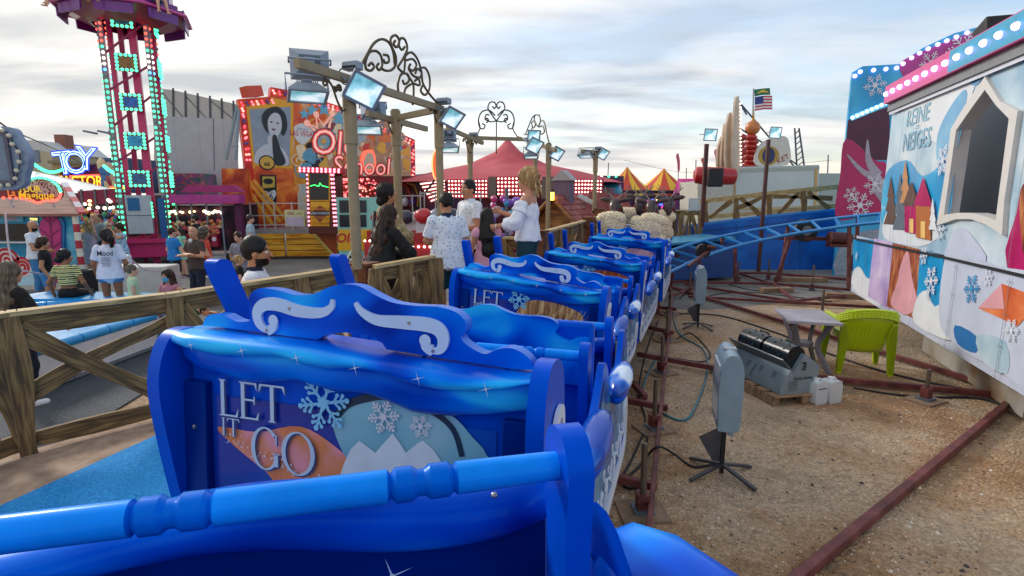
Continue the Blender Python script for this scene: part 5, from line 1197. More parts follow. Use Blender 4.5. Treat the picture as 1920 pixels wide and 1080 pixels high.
class SDF:
    def __init__(s, h): s.h = h; s.p = []; s.cut = []
    def cap(s, a, c, ra, rb, k=.02, clip=0, M=None, fl=1.):
        s.p.append(('c', np.array(a, float), np.array(c, float), ra, rb, k, clip, fl)); return s
    def ell(s, c, r, k=.02, Rm=None): s.p.append(('e', np.array(c, float), np.array(r, float), Rm, k)); return s
    def sub(s, c, r, k=.012, Rm=None): s.p.append(('s', np.array(c, float), np.array(r, float), Rm, k)); return s
    def mesh(s, noise=None):
        lo, hi = [], []
        for q in s.p:
            if q[0] == 'c': m = max(q[3], q[4])+.03; lo.append(np.minimum(q[1], q[2])-m); hi.append(np.maximum(q[1], q[2])+m)
            elif q[0] == 'e': m = max(q[2])+.03; lo.append(q[1]-m); hi.append(q[1]+m)
        lo = np.min(lo, 0); hi = np.max(hi, 0); n = np.ceil((hi-lo)/s.h).astype(int)+1
        Fd = np.full(n, .2, np.float32); ax = [lo[i]+np.arange(n[i])*s.h for i in range(3)]
        for q in s.p:
            if q[0] == 'c': m = max(q[3], q[4])+.05; l_, h_ = np.minimum(q[1], q[2])-m, np.maximum(q[1], q[2])+m; k = q[5]
            else: m = max(q[2])+.05; l_, h_ = q[1]-m, q[1]+m; k = q[4]
            i0 = np.clip(((l_-lo)/s.h).astype(int), 0, n-1); i1 = np.clip(((h_-lo)/s.h).astype(int)+1, 0, n)
            X, Y, Z = np.meshgrid(*[ax[i][i0[i]:i1[i]] for i in range(3)], indexing='ij', sparse=True)
            if q[0] == 'c':
                a, c = q[1], q[2]; d = c-a; L = max(d@d, 1e-9); fl = q[7]
                t_ = np.clip(((X-a[0])*d[0]+(Y-a[1])*d[1]+(Z-a[2])*d[2])/L, 0, 1)
                D = np.sqrt((X-a[0]-t_*d[0])**2+((Y-a[1]-t_*d[1])/fl)**2+(Z-a[2]-t_*d[2])**2)-(q[3]+(q[4]-q[3])*t_)
                if q[6]: D = np.maximum(D, ((X-c[0])*d[0]+(Y-c[1])*d[1]+(Z-c[2])*d[2])/math.sqrt(L))
            else:
                P_ = [X-q[1][0], Y-q[1][1], Z-q[1][2]]
                if q[3] is not None: Rm = np.array(q[3]).T; P_ = [Rm[i][0]*P_[0]+Rm[i][1]*P_[1]+Rm[i][2]*P_[2] for i in range(3)]
                r = q[2]; kk = np.sqrt((P_[0]/r[0])**2+(P_[1]/r[1])**2+(P_[2]/r[2])**2); D = (kk-1)*min(r)
            sl_ = tuple(slice(i0[i], i1[i]) for i in range(3)); f0 = Fd[sl_]
            if q[0] == 's':
                D = -D; hh = np.maximum(k-np.abs(f0-D), 0)/k; Fd[sl_] = np.maximum(f0, D)+hh*hh*k/4
            else:
                hh = np.maximum(k-np.abs(f0-D), 0)/k; Fd[sl_] = np.minimum(f0, D)-hh*hh*k/4
        X, Y, Z = np.meshgrid(*ax, indexing='ij', sparse=True)
        for (p0, nn) in s.cut: Fd = np.maximum(Fd, (X-p0[0])*nn[0]+(Y-p0[1])*nn[1]+(Z-p0[2])*nn[2])
        if noise is not None: Fd = Fd+noise(X, Y, Z)
        Fd[0], Fd[-1], Fd[:, 0], Fd[:, -1], Fd[:, :, 0], Fd[:, :, -1] = (.2,)*6
        return surfnet(Fd.astype(np.float64), lo, s.h)
def sobj(name, sdf, mats_, fn=None, noise=None, scale=1.):
    V, Fc = sdf.mesh(noise); me = bpy.data.meshes.new(name); V = V*scale
    me.vertices.add(len(V)); me.vertices.foreach_set('co', V.ravel()); me.loops.add(4*len(Fc)); me.loops.foreach_set('vertex_index', Fc.ravel())
    me.polygons.add(len(Fc)); me.polygons.foreach_set('loop_start', np.arange(len(Fc))*4); me.polygons.foreach_set('loop_total', np.full(len(Fc), 4))
    me.update(calc_edges=True); me.polygons.foreach_set('use_smooth', np.ones(len(Fc), bool))
    for m in mats_: me.materials.append(m)
    if fn is not None: me.polygons.foreach_set('material_index', fn(V[Fc].mean(1)/scale).astype(np.int32))
    me.update(); o = bpy.data.objects.new(name, me); col.objects.link(o); return o
SKIN = {k: mat(v, .5, var=.06, sc_=14) for k, v in {'l': 'd8a488', 'm': 'b9805c', 'd': '99623f', 'w': 'c98f70'}.items()}
LIP = mat('a05048', .4); EYEW = mat('e4e0da', .3, var=0); EYED = mat('1c1512', .3, var=0)
HM = lambda h: ramp_mat('hair', [(.3, h[0]), (.6, h[1]), (.8, h[2])], .45, 30, detail=6, stretch=(1, 1, .25))
HB = HM(('0a0807', '161110', '2c221e')); HBR = HM(('20130d', '3c2618', '5a3c28')); HBL = HM(('7a5a34', 'c09a64', 'e8cf9c')); HGR = HM(('4a4036', '6e6252', '938470'))
def person(label, xy, z, rz, H, skin='m', hair='short', hm=None, top=None, bot=None, pose=None, h=.010, fem=False, shoes='2a2a2e', extra=None, grp=None, patt=None, beard=None, mask=None, scalehead=1.):
    """facing +Y in its own frame"""
    ps = dict(re=(.235, -.03, 1.13), rw=(.23, .08, .90), le=(-.235, -.03, 1.13), lw=(-.23, .08, .90), rk=(.10, .03, .50), ra=(.10, -.02, .09), lk=(-.10, .03, .50), la=(-.10, -.02, .09), pel=(0, 0, .95), lean=(0, 0), head=(0, 0), rh=None, lh=None)
    ps.update(pose or {})
    sk = H/1.75; A = lambda *p: np.array(p, float)
    pel = A(*ps['pel']); lx, ly = R(ps['lean'][0]), R(ps['lean'][1])
    Rl = np.array((Matrix.Rotation(-lx, 3, 'X') @ Matrix.Rotation(ly, 3, 'Y')))
    U = lambda x, y, z_: pel+Rl@A(x, y, z_-.95)
    sw = .155 if fem else .175
    waist, chest, ub, neck = U(0, 0, 1.10), U(0, 0, 1.27), U(0, -.005, 1.38), U(0, -.01, 1.475); hc = U(0, .02, 1.625)
    sh = {1: U(sw, -.005, 1.41), -1: U(-sw, -.005, 1.41)}
    hip = {1: pel+A(.09, 0, -.03), -1: pel+A(-.09, 0, -.03)}
    el = {1: A(*ps['re']), -1: A(*ps['le'])}; wr = {1: A(*ps['rw']), -1: A(*ps['lw'])}; kn = {1: A(*ps['rk']), -1: A(*ps['lk'])}; an = {1: A(*ps['ra']), -1: A(*ps['la'])}
    hy, hp_ = R(ps['head'][0]), R(ps['head'][1]); Rh = np.array(Matrix.Rotation(hy, 3, 'Z') @ Matrix.Rotation(hp_, 3, 'X')); 
    HD = lambda x, y, z_: hc+Rh@A(x, y, z_)*scalehead
    sq = scalehead
    B = SDF(h/sk)
    B.ell(pel+A(0, 0, 0), (.155 if fem else .145, .10, .11), .03); B.ell(waist, (.115 if fem else .135, .085, .14), .05); B.ell(chest, (.135 if fem else .155, .095, .15), .05); B.ell(ub, (sw, .085, .09), .05)
    B.cap(neck, HD(0, -.02, -.06), .058, .052, .03)
    B.ell(HD(0, -.005, .02), (.076*sq, .094*sq, .10*sq), .02, Rh); B.ell(HD(0, .022, -.045), (.058*sq, .068*sq, .072*sq), .03, Rh); B.ell(HD(0, .06, -.088), (.028, .024, .022), .02)
    B.cap(HD(0, .088, .005), HD(0, .112, -.032), .009, .014, .012); B.ell(HD(0, .092, -.062), (.024, .012, .009), .008, Rh)
    for s in (1, -1):
        B.ell(HD(s*.078, -.005, -.015), (.012, .022, .032), .008, Rh); B.sub(HD(s*.032, .104, .005), (.019, .014, .013), .012, Rh); B.ell(HD(s*.033, .083, .003), (.014, .011, .011), .003)
        B.cap(sh[s], el[s], .050 if fem else .055, .040, .03); B.cap(el[s], wr[s], .041, .027, .02)
        B.cap(hip[s], kn[s], .088, .056, .03); B.cap(kn[s], an[s], .055, .036, .02); B.ell(kn[s]*.7+an[s]*.3+A(0, -.015, 0), (.052, .055, .10), .03)
        fd = A(kn[s][0]-hip[s][0], max(.1, kn[s][1]-hip[s][1]), 0)
        B.cap(an[s]+A(0, -.02, -.045), an[s]+A(s*.015, .13, -.06), .036, .028, .02)
        # hand
        hd = ps['rh'] if s > 0 else ps['lh']; d = A(*hd) if hd is not None else wr[s]-el[s]; d = d/np.linalg.norm(d)
        sd_ = np.cross(d, A(1, 0, 0)*s if abs(d[0]) < .8 else A(0, 0, 1)); sd_ /= np.linalg.norm(sd_); pn_ = np.cross(d, sd_)
        if pn_[0]*s > 0 and abs(d[0]) < .8: pn_ = -pn_
        pc = wr[s]+d*.045; B.ell(pc, (.030, .030, .030), .02); B.cap(wr[s]+d*.02-sd_*.012, wr[s]+d*.075-sd_*.02, .018, .016, .012); B.cap(wr[s]+d*.02+sd_*.012, wr[s]+d*.075+sd_*.02, .018, .016, .012)
        for q, L in ((-.030, .062), (-.010, .074), (.010, .070), (.029, .056)):
            b0 = wr[s]+d*.082+sd_*q; m_ = b0+d*L*.5+pn_*.010+sd_*q*.12; e_ = m_+d*L*.42+pn_*.022; B.cap(b0, m_, .0098, .0092, .003); B.cap(m_, e_, .0092, .0080, .003)
        t0 = wr[s]+d*.025+sd_*-.024; t1 = t0+d*.03-sd_*.026+pn_*.008; B.cap(t0, t1, .013, .011, .008); B.cap(t1, t1+d*.03-sd_*.004+pn_*.01, .0105, .009, .003)
    E = [HD(s*.033, .090, .003) for s in (1, -1)]; MO = HD(0, .098, -.062); BW_ = [HD(s*.034, .092, .026) for s in (1, -1)]
    def fc(C):
        r = np.zeros(len(C), int); loc = (C-hc)@Rh/sq
        for s in (1, -1):
            ex, ey, ez = loc[:, 0]-s*.033, loc[:, 1], loc[:, 2]-.003
            m_ = (np.abs(ex)/.015)**2+(np.abs(ez)/.0085)**2; r[(m_ < 1) & (ey > .06)] = 2; r[(ex**2+ez**2 < .0075**2) & (ey > .06)] = 3
            bx, bz = loc[:, 0]-s*.034, loc[:, 2]-.028; r[(np.abs(bx) < .021) & (np.abs(bz+np.abs(bx)*.15) < .0055) & (ey > .05)] = 4
        r[(np.abs(loc[:, 0]) < .024) & (np.abs(loc[:, 2]+.063) < .008*(1-.4*np.abs(loc[:, 0])/.024)) & (loc[:, 1] > .075)] = 1
        if beard: r[(loc[:, 2] < -.048) & (loc[:, 2] > -.13) & (loc[:, 1] > -.005) & (r == 0) & ~((np.abs(loc[:, 0]) < .02) & (loc[:, 2] > -.058))] = 4
        if mask: r[(loc[:, 2] < -.012) & (loc[:, 2] > -.105) & (loc[:, 1] > .025)] = 5
        return r
    hm = hm or HB
    o = sobj('person', B, [SKIN[skin], LIP, EYEW, EYED, hm, mat(mask or '59b4d8', .7)], fc, None, sk)
    o.location = (xy[0], xy[1], z); o.rotation_euler = (0, 0, R(rz)); setp(o, label, 'person', grp); ROOTM[o.name] = Matrix.Translation(o.location) @ Matrix.Rotation(R(rz), 4, 'Z')
    def child(name, S_, m, fn=None, noise=None):
        c = sobj(name, S_, m if isinstance(m, list) else [m], fn, noise, sk); c.parent = o; ROOTM[c.name] = ROOTM[o.name]; return c
    wr_ = lambda a: (lambda X, Y, Z: a*(np.sin(38*Z+9*X+3*np.sin(14*Y+6*X))*np.sin(23*X+17*Y+5*Z)+.6*np.sin(61*X-33*Z+20*Y)))
    # top garment
    if top:
        T = SDF(h/sk); g = .014; ln = top.get('len', .93); lo_ = top.get('loose', .0)
        sleeve = top.get('sleeve', .55)
        T.ell(chest, (.155+g-(.02 if fem else 0), .095+g+lo_*.3, .16), .05)
        if not top.get('off'): T.ell(ub, (sw+g, .085+g, .085), .05)
        T.cap(U(0, 0, 1.30), U(0, 0, ln-.02 if ln > .9 else .95) if ln > .6 else U(0, 0, .95), .145+g-(.02 if fem else 0), .15+g+lo_, .05, 0, None, .72)
        if ln < .9: T.cap(pel+A(0, 0, .05), A(pel[0], pel[1], max(ln, .2)), .155+lo_, .17+lo_*1.6, .05, 1, None, .8)
        else: T.cut.append((U(0, 0, ln), -(Rl@A(0, 0, 1))))
        if not top.get('off'): T.cap(neck-A(0, 0, .03), neck+A(0, 0, .012), .075, .066, .02, 1)
        for s in (1, -1):
            if sleeve <= 0: continue
            r0 = .058+g*.5+lo_*.12; s0 = sh[s] if not top.get('off') else sh[s]*.72+el[s]*.28
            if sleeve <= 1: T.cap(s0, sh[s]+(el[s]-sh[s])*sleeve, r0, .055+lo_*.3, .02, 1)
            else:
                T.cap(s0, el[s], r0, .052+lo_*.5, .03); T.cap(el[s], el[s]+(wr[s]-el[s])*(sleeve-1), .052+lo_*.5, .040+lo_*.7, .02, 1)
        if top.get('off'): T.cut.append((U(0, 0, 1.375), Rl@A(0, 0, 1)))
        ms = [top['m']]+([top['m2']] if top.get('m2') else [])
        fnp = top.get('fn'); child('top', T, ms, (lambda C: fnp(C, U)) if fnp else None, wr_(top.get('wr', .0035)))
        if top.get('collar'):
            K = SDF(h/sk); K.cap(neck-A(0, 0, .02), neck+A(0, 0, .03), .078, .070, .01, 1); K.sub(neck+A(0, .06, .03), (.03, .06, .05), .005); child('collar', K, top['collar'])
        if top.get('frill'):
            K = SDF(h/sk)
            for s in (1, -1):
                for i in range(5): t_ = i/4; K.ell(U(s*(sw+.06)*t_, .11*(1-t_*.6), 1.35+.0*t_), (.06, .035, .035), .02)
                K.cap(sh[s]*.7+el[s]*.3, sh[s]*.45+el[s]*.55, .07, .10, .02, 1)
            child('frill', K, top['m'], None, wr_(.010))
    if bot:
        T = SDF(h/sk); g = .016; cuff = bot.get('cuff', 1.9); lo_ = bot.get('loose', 0)
        if bot.get('skirt'):
            T.cap(pel+A(0, 0, .09), A(pel[0], pel[1], bot['skirt']), .14, .19+lo_, .03, 1, None, .8); T.cut.append((pel+A(0, 0, .13), A(0, 0, 1)))
        else:
            T.ell(pel, (.155+g, .10+g+.01, .12), .03)
            for s in (1, -1):
                if cuff <= 1: T.cap(hip[s], hip[s]+(kn[s]-hip[s])*cuff, .088+g, .075+g*.5+lo_, .03, 1)
                else:
                    T.cap(hip[s], kn[s], .088+g, .060+g+lo_, .03); T.cap(kn[s], kn[s]+(an[s]-kn[s])*(cuff-1), .060+g*.8+lo_, .046+g*.6+lo_, .03, 1)
            T.cut.append((pel+A(0, 0, .11), A(0, 0, 1)))
        child('skirt' if bot.get('skirt') else 'trousers', T, bot['m'], None, wr_(.003))
    if shoes:
        T = SDF(h/sk)
        for s in (1, -1): T.cap(an[s]+A(0, -.025, -.045), an[s]+A(s*.016, .14, -.055), .046, .040, .02); T.cap(an[s]+A(0, -.01, -.03), an[s]+A(0, -.01, .01), .046, .044, .02, 1)
        T.cut.append((A(0, 0, min(an[1][2], an[-1][2])-.088), A(0, 0, -1))); child('shoes', T, mat(shoes, .5))
    if hair != 'bald':
        T = SDF(h*.8/sk)
        long_ = hair in ('long', 'curly', 'wavy'); e = .02 if hair != 'short' else .010
        T.ell(HD(0, -.018, .035), ((.078+e)*sq, (.094+e)*sq, (.098+e)*sq), .01, Rh)
        if hair == 'short': T.ell(HD(0, -.052, -.012), (.070, .052, .062), .02, Rh)
        else: T.ell(HD(0, -.06, -.03), (.068+e*.6, .05+e, .07+e), .02, Rh)
        T.sub(HD(0, .115, -.035), (.062, .085, .105), .02, Rh); T.sub(HD(0, .03, -.115), (.11, .07, .075), .02, Rh)
        if hair == 'short':
            T.sub(HD(0, .055, -.085), (.12, .085, .075), .015, Rh); T.sub(HD(0, -.09, -.14), (.1, .1, .095), .015, Rh); [T.sub(HD(s*.095, -.015, -.065), (.034, .08, .055), .01, Rh) for s in (1, -1)]
            for s in (1, -1): T.sub(HD(s*.085, .02, -.03), (.018, .03, .04), .01, Rh)
        if long_:
            for s in (1, -1): T.cap(HD(s*.07, -.025, .02), HD(s*.085, -.03, -.16), .032, .04, .02); T.cap(HD(s*.085, -.03, -.16), U(s*.10, -.07, 1.32), .04, .045, .03)
            T.cap(HD(0, -.08, 0), U(0, -.10, 1.33), .075, .09, .03); 
            if hair != 'curly': T.cap(U(0, -.10, 1.35), U(.0, -.115, 1.12), .095, .10, .03, 0, None, .6); T.cap(U(0, -.115, 1.14), U(.02, -.11, .98 if hair == 'long' else 1.1), .095, .05, .03, 0, None, .6)
            else: T.ell(HD(0, -.03, .01), (.125, .125, .13), .02)
            if hair == 'curly': T.sub(HD(0, .13, -.035), (.062, .085, .105), .02, Rh)
        if hair == 'pony': T.ell(HD(0, -.12, .03), (.035, .035, .035), .02); T.cap(HD(0, -.13, .03), HD(0, -.17, -.06), .038, .05, .02); T.cap(HD(0, -.17, -.06), HD(0, -.15, -.2), .05, .03, .02)
        if hair == 'bun': T.ell(HD(0, -.11, -.06), (.06, .055, .06), .02); T.ell(HD(0, -.02, .04), (.105, .115, .115), .01, Rh); T.sub(HD(0, .125, -.035), (.07, .085, .105), .02, Rh)
        if hair == 'updo':
            T.ell(HD(0, -.05, .09), (.09, .10, .08), .03)
            for i in range(30): a = random.uniform(-1.6, 1.8); T.cap(HD(.05*math.sin(a), -.06+.05*math.cos(a*2), .13), HD(.12*math.sin(a), -.12-.05*math.cos(a), random.uniform(-.22, .08)), .015, .006, .012)
        am = {'curly': .014, 'short': .0018}.get(hair, .005)
        def hn(X, Y, Z): th = np.arctan2(X-hc[0], Y-hc[1]); return am*np.sin(th*26+9*Z+2*np.sin(20*Z))+(am*.6*np.sin(70*Z+30*X)*(hair in ('curly', 'wavy')))
        child('hair', T, hm, None, hn)
    if extra: extra(o, child, dict(HD=HD, U=U, wr=wr, el=el, sh=sh, pel=pel, an=an, SDF=SDF, h=h/sk, A=A, sk=sk, hc=hc, Rh=Rh))
    return o
def onmesh(parent, b, name): return b.build(name, parent, world=False)
M1 = lambda h, **k: mat(h, .8, bump=.25, bsc=90, var=.1, **k)
def printed(base, dark, scale=22, lo=.10):
    return ramp_mat('printed_cotton', [(0, dark), (lo, dark), (lo+.02, base), (1, base)], .8, scale, 'vor', stretch=(1, 1, 1.6))
SWALLOW = printed('dfe8f2', '5c7a92', 24, .22); BIRDS = printed('e4eaf2', '3c4c6c', 26, .2)
SHAWL = ramp_mat('paisley_shawl', [(.2, '1c1a22'), (.36, '4c4238'), (.46, 'a8946c'), (.6, 'c8b888'), (.72, '39302c')], .8, 22, 'noise', detail=5, dist=3.5)
GREYPAT = printed('8c8a98', '3c4058', 40, .3); BLUEPAT = printed('a8c8dc', '3c6c98', 14, .35); PINKPAT = printed('b8a0a8', '6c5c70', 30, .3)
def at(px, D): return ((px-960)/F*D*.985, D)
def stripes(C, U): return ((C[:, 2]*26) % 1 < .42).astype(int)
def polotrim(C, U): 
    return np.zeros(len(C), int)
DENIM = M1('3f7cb0'); NVY = M1('1a2336'); BLK = M1('0c0c10'); TEALSH = M1('0c3a44')
def glasses(o, child, k):
    b = MB(); 
    for s in (1, -1): q = [k['HD'](s*.033+.024*math.cos(a), .108, .003+.016*math.sin(a))*k['sk'] for a in [i*math.pi/5 for i in range(10)]]; b.tube([Vector(p) for p in q], .0025, DK, 5, closed=True); b.tube([Vector(k['HD'](s*.057, .10, .005)*k['sk']), Vector(k['HD'](s*.083, .0, .0)*k['sk'])], .0025, DK, 5)
    b.build('glasses', o, world=False)
# --- foreground platform group
person('woman in black with long dark wavy hair leaning on the wooden fence', at(707, 6.0), .72, -35, 1.58, 'w', 'wavy', HBR, dict(m=BLK, sleeve=1.92, len=.84, loose=.06), dict(m=BLK), dict(lean=(14, 0), re=(.30, .22, 1.16), rw=(.10, .42, 1.08), le=(-.25, .2, 1.16), lw=(.0, .42, 1.06), head=(-5, 0)), .008, True, grp=None)
def shawlx(o, child, k):
    b = MB(); sk = k['sk']; U = k['U']; b.tube(cr([tuple(U(-.16, -.12, 1.40)*sk), tuple(U(-.02, -.165, 1.25)*sk), tuple(U(.12, -.165, 1.05)*sk), tuple(U(.2, -.1, .9)*sk)], 5), .022, mat('141a2c', .5), 6); b.build('bag_strap', o, world=False)
person('dark-haired woman in a patterned beige shawl looking up to the right', at(724, 6.75), .85, -62, 1.68, 'm', 'bun', HB, dict(m=SHAWL, sleeve=1.7, len=.72, loose=.09, wr=.008), dict(m=BLK), dict(re=(.22, .12, 1.12), rw=(.06, .26, 1.05), le=(-.22, .12, 1.12), lw=(-.05, .26, 1.02), head=(-4, 14)), .008, True, extra=shawlx)
person('boy seen from behind in a white polo shirt printed with small birds, navy collar', at(836, 6.05), .92, 14, 1.50, 'm', 'short', HB, dict(m=SWALLOW, sleeve=.8, len=.80, loose=.045, collar=mat('15264a', .8)), dict(m=TEALSH, cuff=.95, loose=.02), dict(re=(.26, .0, 1.14), rw=(.10, .20, 1.02), le=(-.26, .04, 1.14), lw=(-.08, .24, 1.05), head=(28, -6)), .008, extra=glasses)
person('boy in a white patterned button shirt, facing left, between the two other children', at(880, 7.05), .93, 128, 1.66, 'm', 'short', HB, dict(m=BIRDS, sleeve=.62, len=.84, loose=.025, collar=mat('dfe6f2', .8)), dict(m=BLK), dict(re=(.25, .02, 1.13), rw=(.18, .22, 1.05), le=(-.24, .05, 1.13), lw=(-.1, .25, 1.1), head=(10, 0)), .008)
person('girl with very long dark hair in a pink top, seen from behind', at(912, 6.35), .90, 12, 1.34, 'm', 'long', HB, dict(m=M1('e0a0b4'), sleeve=.3, len=.70, loose=.03), dict(m=M1('d898b0'), skirt=.55), dict(re=(.22, .02, 1.13), rw=(.2, .1, .9), le=(-.25, -.02, 1.13), lw=(-.27, .08, .86), head=(15, 0)), .008, True)
WHB = mat('e6e9f2', .75, bump=.3, bsc=40, var=.06)
def bl_x(o, child, k):
    b = MB(); sk = k['sk']; w = k['wr'][-1]*sk; b.tube([Vector(w)+Vector((.028*math.cos(a), .0, .028*math.sin(a))) for a in [i*math.pi/6 for i in range(12)]], .006, mat('e8d8d0', .3), 6, closed=True); b.build('bracelet', o, world=False)
    b = MB()
    for s in (1, -1): b.tube([tuple(k['U'](s*.09, .09, 1.38)*sk), tuple(k['U'](s*.10, .03, 1.47)*sk), tuple(k['U'](s*.09, -.08, 1.38)*sk)], .005, WHB, 5)
    b.build('strap', o, world=False)
person('blonde woman in a white off-shoulder blouse and dark shorts, holding out her hand', at(990, 6.3), .98, 72, 1.70, 'w', 'updo', HBL, dict(m=WHB, sleeve=1.45, len=.93, loose=.055, off=True, frill=True, wr=.007), dict(m=TEALSH, cuff=.42, loose=.01), dict(re=(.25, .14, 1.17), rw=(.12, .36, 1.25), le=(-.26, .08, 1.14), lw=(-.20, .33, 1.10), head=(6, -6)), .008, True, extra=bl_x)
# --- left of the fence
def jersey(o, child, k): pass
person('bearded man with short dark hair in a white shirt just behind the near fence', at(468, 5.15), .10, -72, 1.90, 'm', 'short', HB, dict(m=M1('e4e4ec'), sleeve=.6, len=.86, loose=.03, collar=mat('141c34', .8)), dict(m=NVY), dict(head=(-4, 0)), .008, beard=True, scalehead=1.08)
person('girl in black with long fair-tipped hair standing at the fence, white trainers', at(-8, 5.95), 0, -20, 1.66, 'w', 'wavy', HGR, dict(m=BLK, sleeve=1.9, len=.82, loose=.03), dict(m=M1('131a2e')), dict(re=(.28, .08, 1.13), rw=(.33, .26, 1.0), head=(0, 0)), .009, True, shoes='e8e8ea')
person('dark-haired girl in a black T-shirt behind the striped woman', at(66, 10.2), .1, -60, 1.52, 'm', 'bun', HBR, dict(m=BLK, sleeve=.5, len=.9), dict(m=DENIM, cuff=.5), dict(head=(-5, -4)), .012, True)
person('woman in a yellow and black striped crop top sitting on the blue edge', at(104, 9.5), .02, 8, 1.62, 'd', 'bun', HB, dict(m=mat('e0dc94', .8), m2=mat('16161c', .8), sleeve=.55, len=1.10, fn=stripes, wr=.001), dict(m=BLK, cuff=1.2), dict(pel=(0, 0, .74), rk=(.12, .42, .66), ra=(.12, .46, .24), lk=(-.12, .42, .66), la=(-.12, .46, .24), re=(.30, -.05, .93), rw=(.30, .12, .72), le=(-.30, -.05, .93), lw=(-.30, .05, .70), head=(-60, -6)), .010, True)
def mood(o, child, k):
    b = MB(); sk = k['sk']; M_ = frame(Vector(k['U'](0, -.158, 1.33)*sk), (1, 0, .0), (0, .06, 1)); ink = mat('1c1c22', .8)
    b.text('Mood', (0, 0), .125, ink, .012, M_, off=.012, sx=.8)
    rr = random.Random(3)
    for i in range(7): b.line([(-.08+.02*rr.random(), -.075-i*.024), (.08-.02*rr.random(), -.075-i*.024)], .008, ink, .014, M=M_)
    b.build('shirt_print', o, world=False)
person('woman in a white T-shirt lettered Mood on the back, denim shorts, dark ponytail', at(188, 9.6), .12, 22, 1.68, 'd', 'pony', HB, dict(m=M1('dfe4f4'), sleeve=.75, len=.86, loose=.035), dict(m=DENIM, cuff=.3, loose=.02), dict(re=(.26, 0, 1.13), rw=(.2, .15, 1.0), head=(35, -10)), .009, True, extra=mood)
person('fair-haired toddler in a pale green shirt', at(229, 9.2), 0, -50, 1.22, 'l', 'short', HGR, dict(m=M1('c4dcb0'), sleeve=.5, len=.88), dict(m=M1('8c9ca8'), cuff=.8), None, .012, scalehead=1.15)
person('long-haired woman wearing a light blue face mask, sitting low', at(298, 9.6), -.30, 165, 1.60, 'w', 'long', HBR, dict(m=M1('c07c8c'), sleeve=.3, len=.9), dict(m=NVY), dict(pel=(0, 0, .72), rk=(.12, .4, .7), ra=(.12, .45, .45), lk=(-.12, .4, .7), la=(-.12, .45, .45)), .011, True, mask='59b4d8')
person('boy in a bright blue T-shirt and dark shorts, seen from behind', at(314, 13.6), 0, -30, 1.60, 'l', 'short', HBR, dict(m=M1('1c7cc8'), sleeve=.6, len=.88, loose=.02), dict(m=BLK, cuff=.9), dict(re=(.25, .1, 1.13), rw=(.1, .3, 1.05), head=(-10, 0)), .013)
person('balding man in a brown T-shirt with folded arms, white mask at his neck', at(356, 11.3), 0, 158, 1.76, 'w', 'bald', None, dict(m=M1('4c3c36'), sleeve=.65, len=.88, loose=.025), dict(m=NVY), dict(re=(.27, .06, 1.16), rw=(-.08, .22, 1.2), le=(-.27, .06, 1.16), lw=(.08, .26, 1.17), rh=(-1, 0, .1), lh=(1, 0, .1), head=(20, 0)), .010, extra=lambda o, c, k: (lambda S_: c('face_mask', S_, mat('dfe4e8', .8)))(k['SDF'](k['h']).ell(k['U'](0, .09, 1.47), (.045, .03, .045), .01)))
person('woman with curly fair-brown hair in an orange-red top carrying a dark bag', at(374, 12.3), 0, -75, 1.68, 'w', 'curly', HGR, dict(m=M1('e04a2c'), sleeve=.5, len=.84, loose=.04), dict(m=M1('241838')), dict(re=(.26, .12, 1.12), rw=(.25, .3, .92)), .012, True, extra=lambda o, c, k: (lambda b: (b.box(tuple(k['wr'][1]*k['sk']+k['A'](0, .06, -.24)), (.12, .34, .24), mat('14222c', .7)), b.tube([tuple(k['wr'][1]*k['sk']+k['A'](0, -.04, -.13)), tuple(k['wr'][1]*k['sk']+k['A'](0, .05, -.02)), tuple(k['wr'][1]*k['sk']+k['A'](0, .15, -.13))], .009, DK, 5), b.build('shopping_bag', o, world=False)))(MB()))
person('bearded man in a black T-shirt by the magenta claw machines', at(362, 17), 0, 100, 1.80, 'w', 'short', HB, dict(m=BLK, sleeve=.6, len=.88), dict(m=BLK), None, .014, beard=True)
person('girl in a mint green dress behind the blue-shirted boy', at(331, 16), 0, 150, 1.45, 'l', 'long', HBR, dict(m=M1('8cd0b4'), sleeve=.2, len=.65, loose=.03), None, None, .014, True)
person('short-haired woman in a grey patterned top looking at her phone', at(440, 12.0), 0, 165, 1.60, 'l', 'short', HBR, dict(m=GREYPAT, sleeve=.6, len=.80, loose=.035), dict(m=NVY), dict(re=(.26, .06, 1.12), rw=(.05, .28, 1.14), le=(-.26, .06, 1.12), lw=(-.03, .28, 1.12), head=(10, -14)), .010, True, extra=lambda o, c, k: (lambda b: (b.box(tuple((k['wr'][1]*k['sk'])+k['A'](-.04, .09, .05)), (.08, .02, .15), DK), b.build('phone', o, world=False)))(MB()))
person('small blond boy in a black T-shirt', at(436, 10.8), 0, -55, 1.20, 'l', 'short', HBL, dict(m=BLK, sleeve=.6, len=.86), dict(m=NVY, cuff=.9), None, .011, scalehead=1.15)
person('man in a light blue-grey shirt in front of the plank-painted ride base', at(464, 17.3), 0, -62, 1.78, 'l', 'short', HBR, dict(m=M1('a4b8c4'), sleeve=.7, len=.86, loose=.03), dict(m=NVY), None, .013)
person('bald man in glasses and a white T-shirt at the sweets kiosk counter', at(50, 13.0), 0, -75, 1.80, 'm', 'bald', None, dict(m=M1('dfe4ec'), sleeve=.6, len=.88, loose=.03), dict(m=DENIM), dict(re=(.25, .1, 1.12), rw=(.2, .34, 1.08)), .012, beard=True, extra=glasses)
person('blonde woman in a patterned mauve dress by the candy-striped pillar', at(157, 15.0), 0, 170, 1.66, 'l', 'curly', HBL, dict(m=PINKPAT, sleeve=.3, len=.55, loose=.03), None, dict(le=(-.3, .1, 1.5), lw=(-.32, .15, 1.75), lh=(0, 0, 1)), .013, True)
person('tall man in a grey T-shirt behind the woman in the mauve dress', at(171, 16.6), 0, 175, 1.84, 'w', 'bald', None, dict(m=M1('7c8488'), sleeve=.6, len=.88), dict(m=NVY), None, .015)
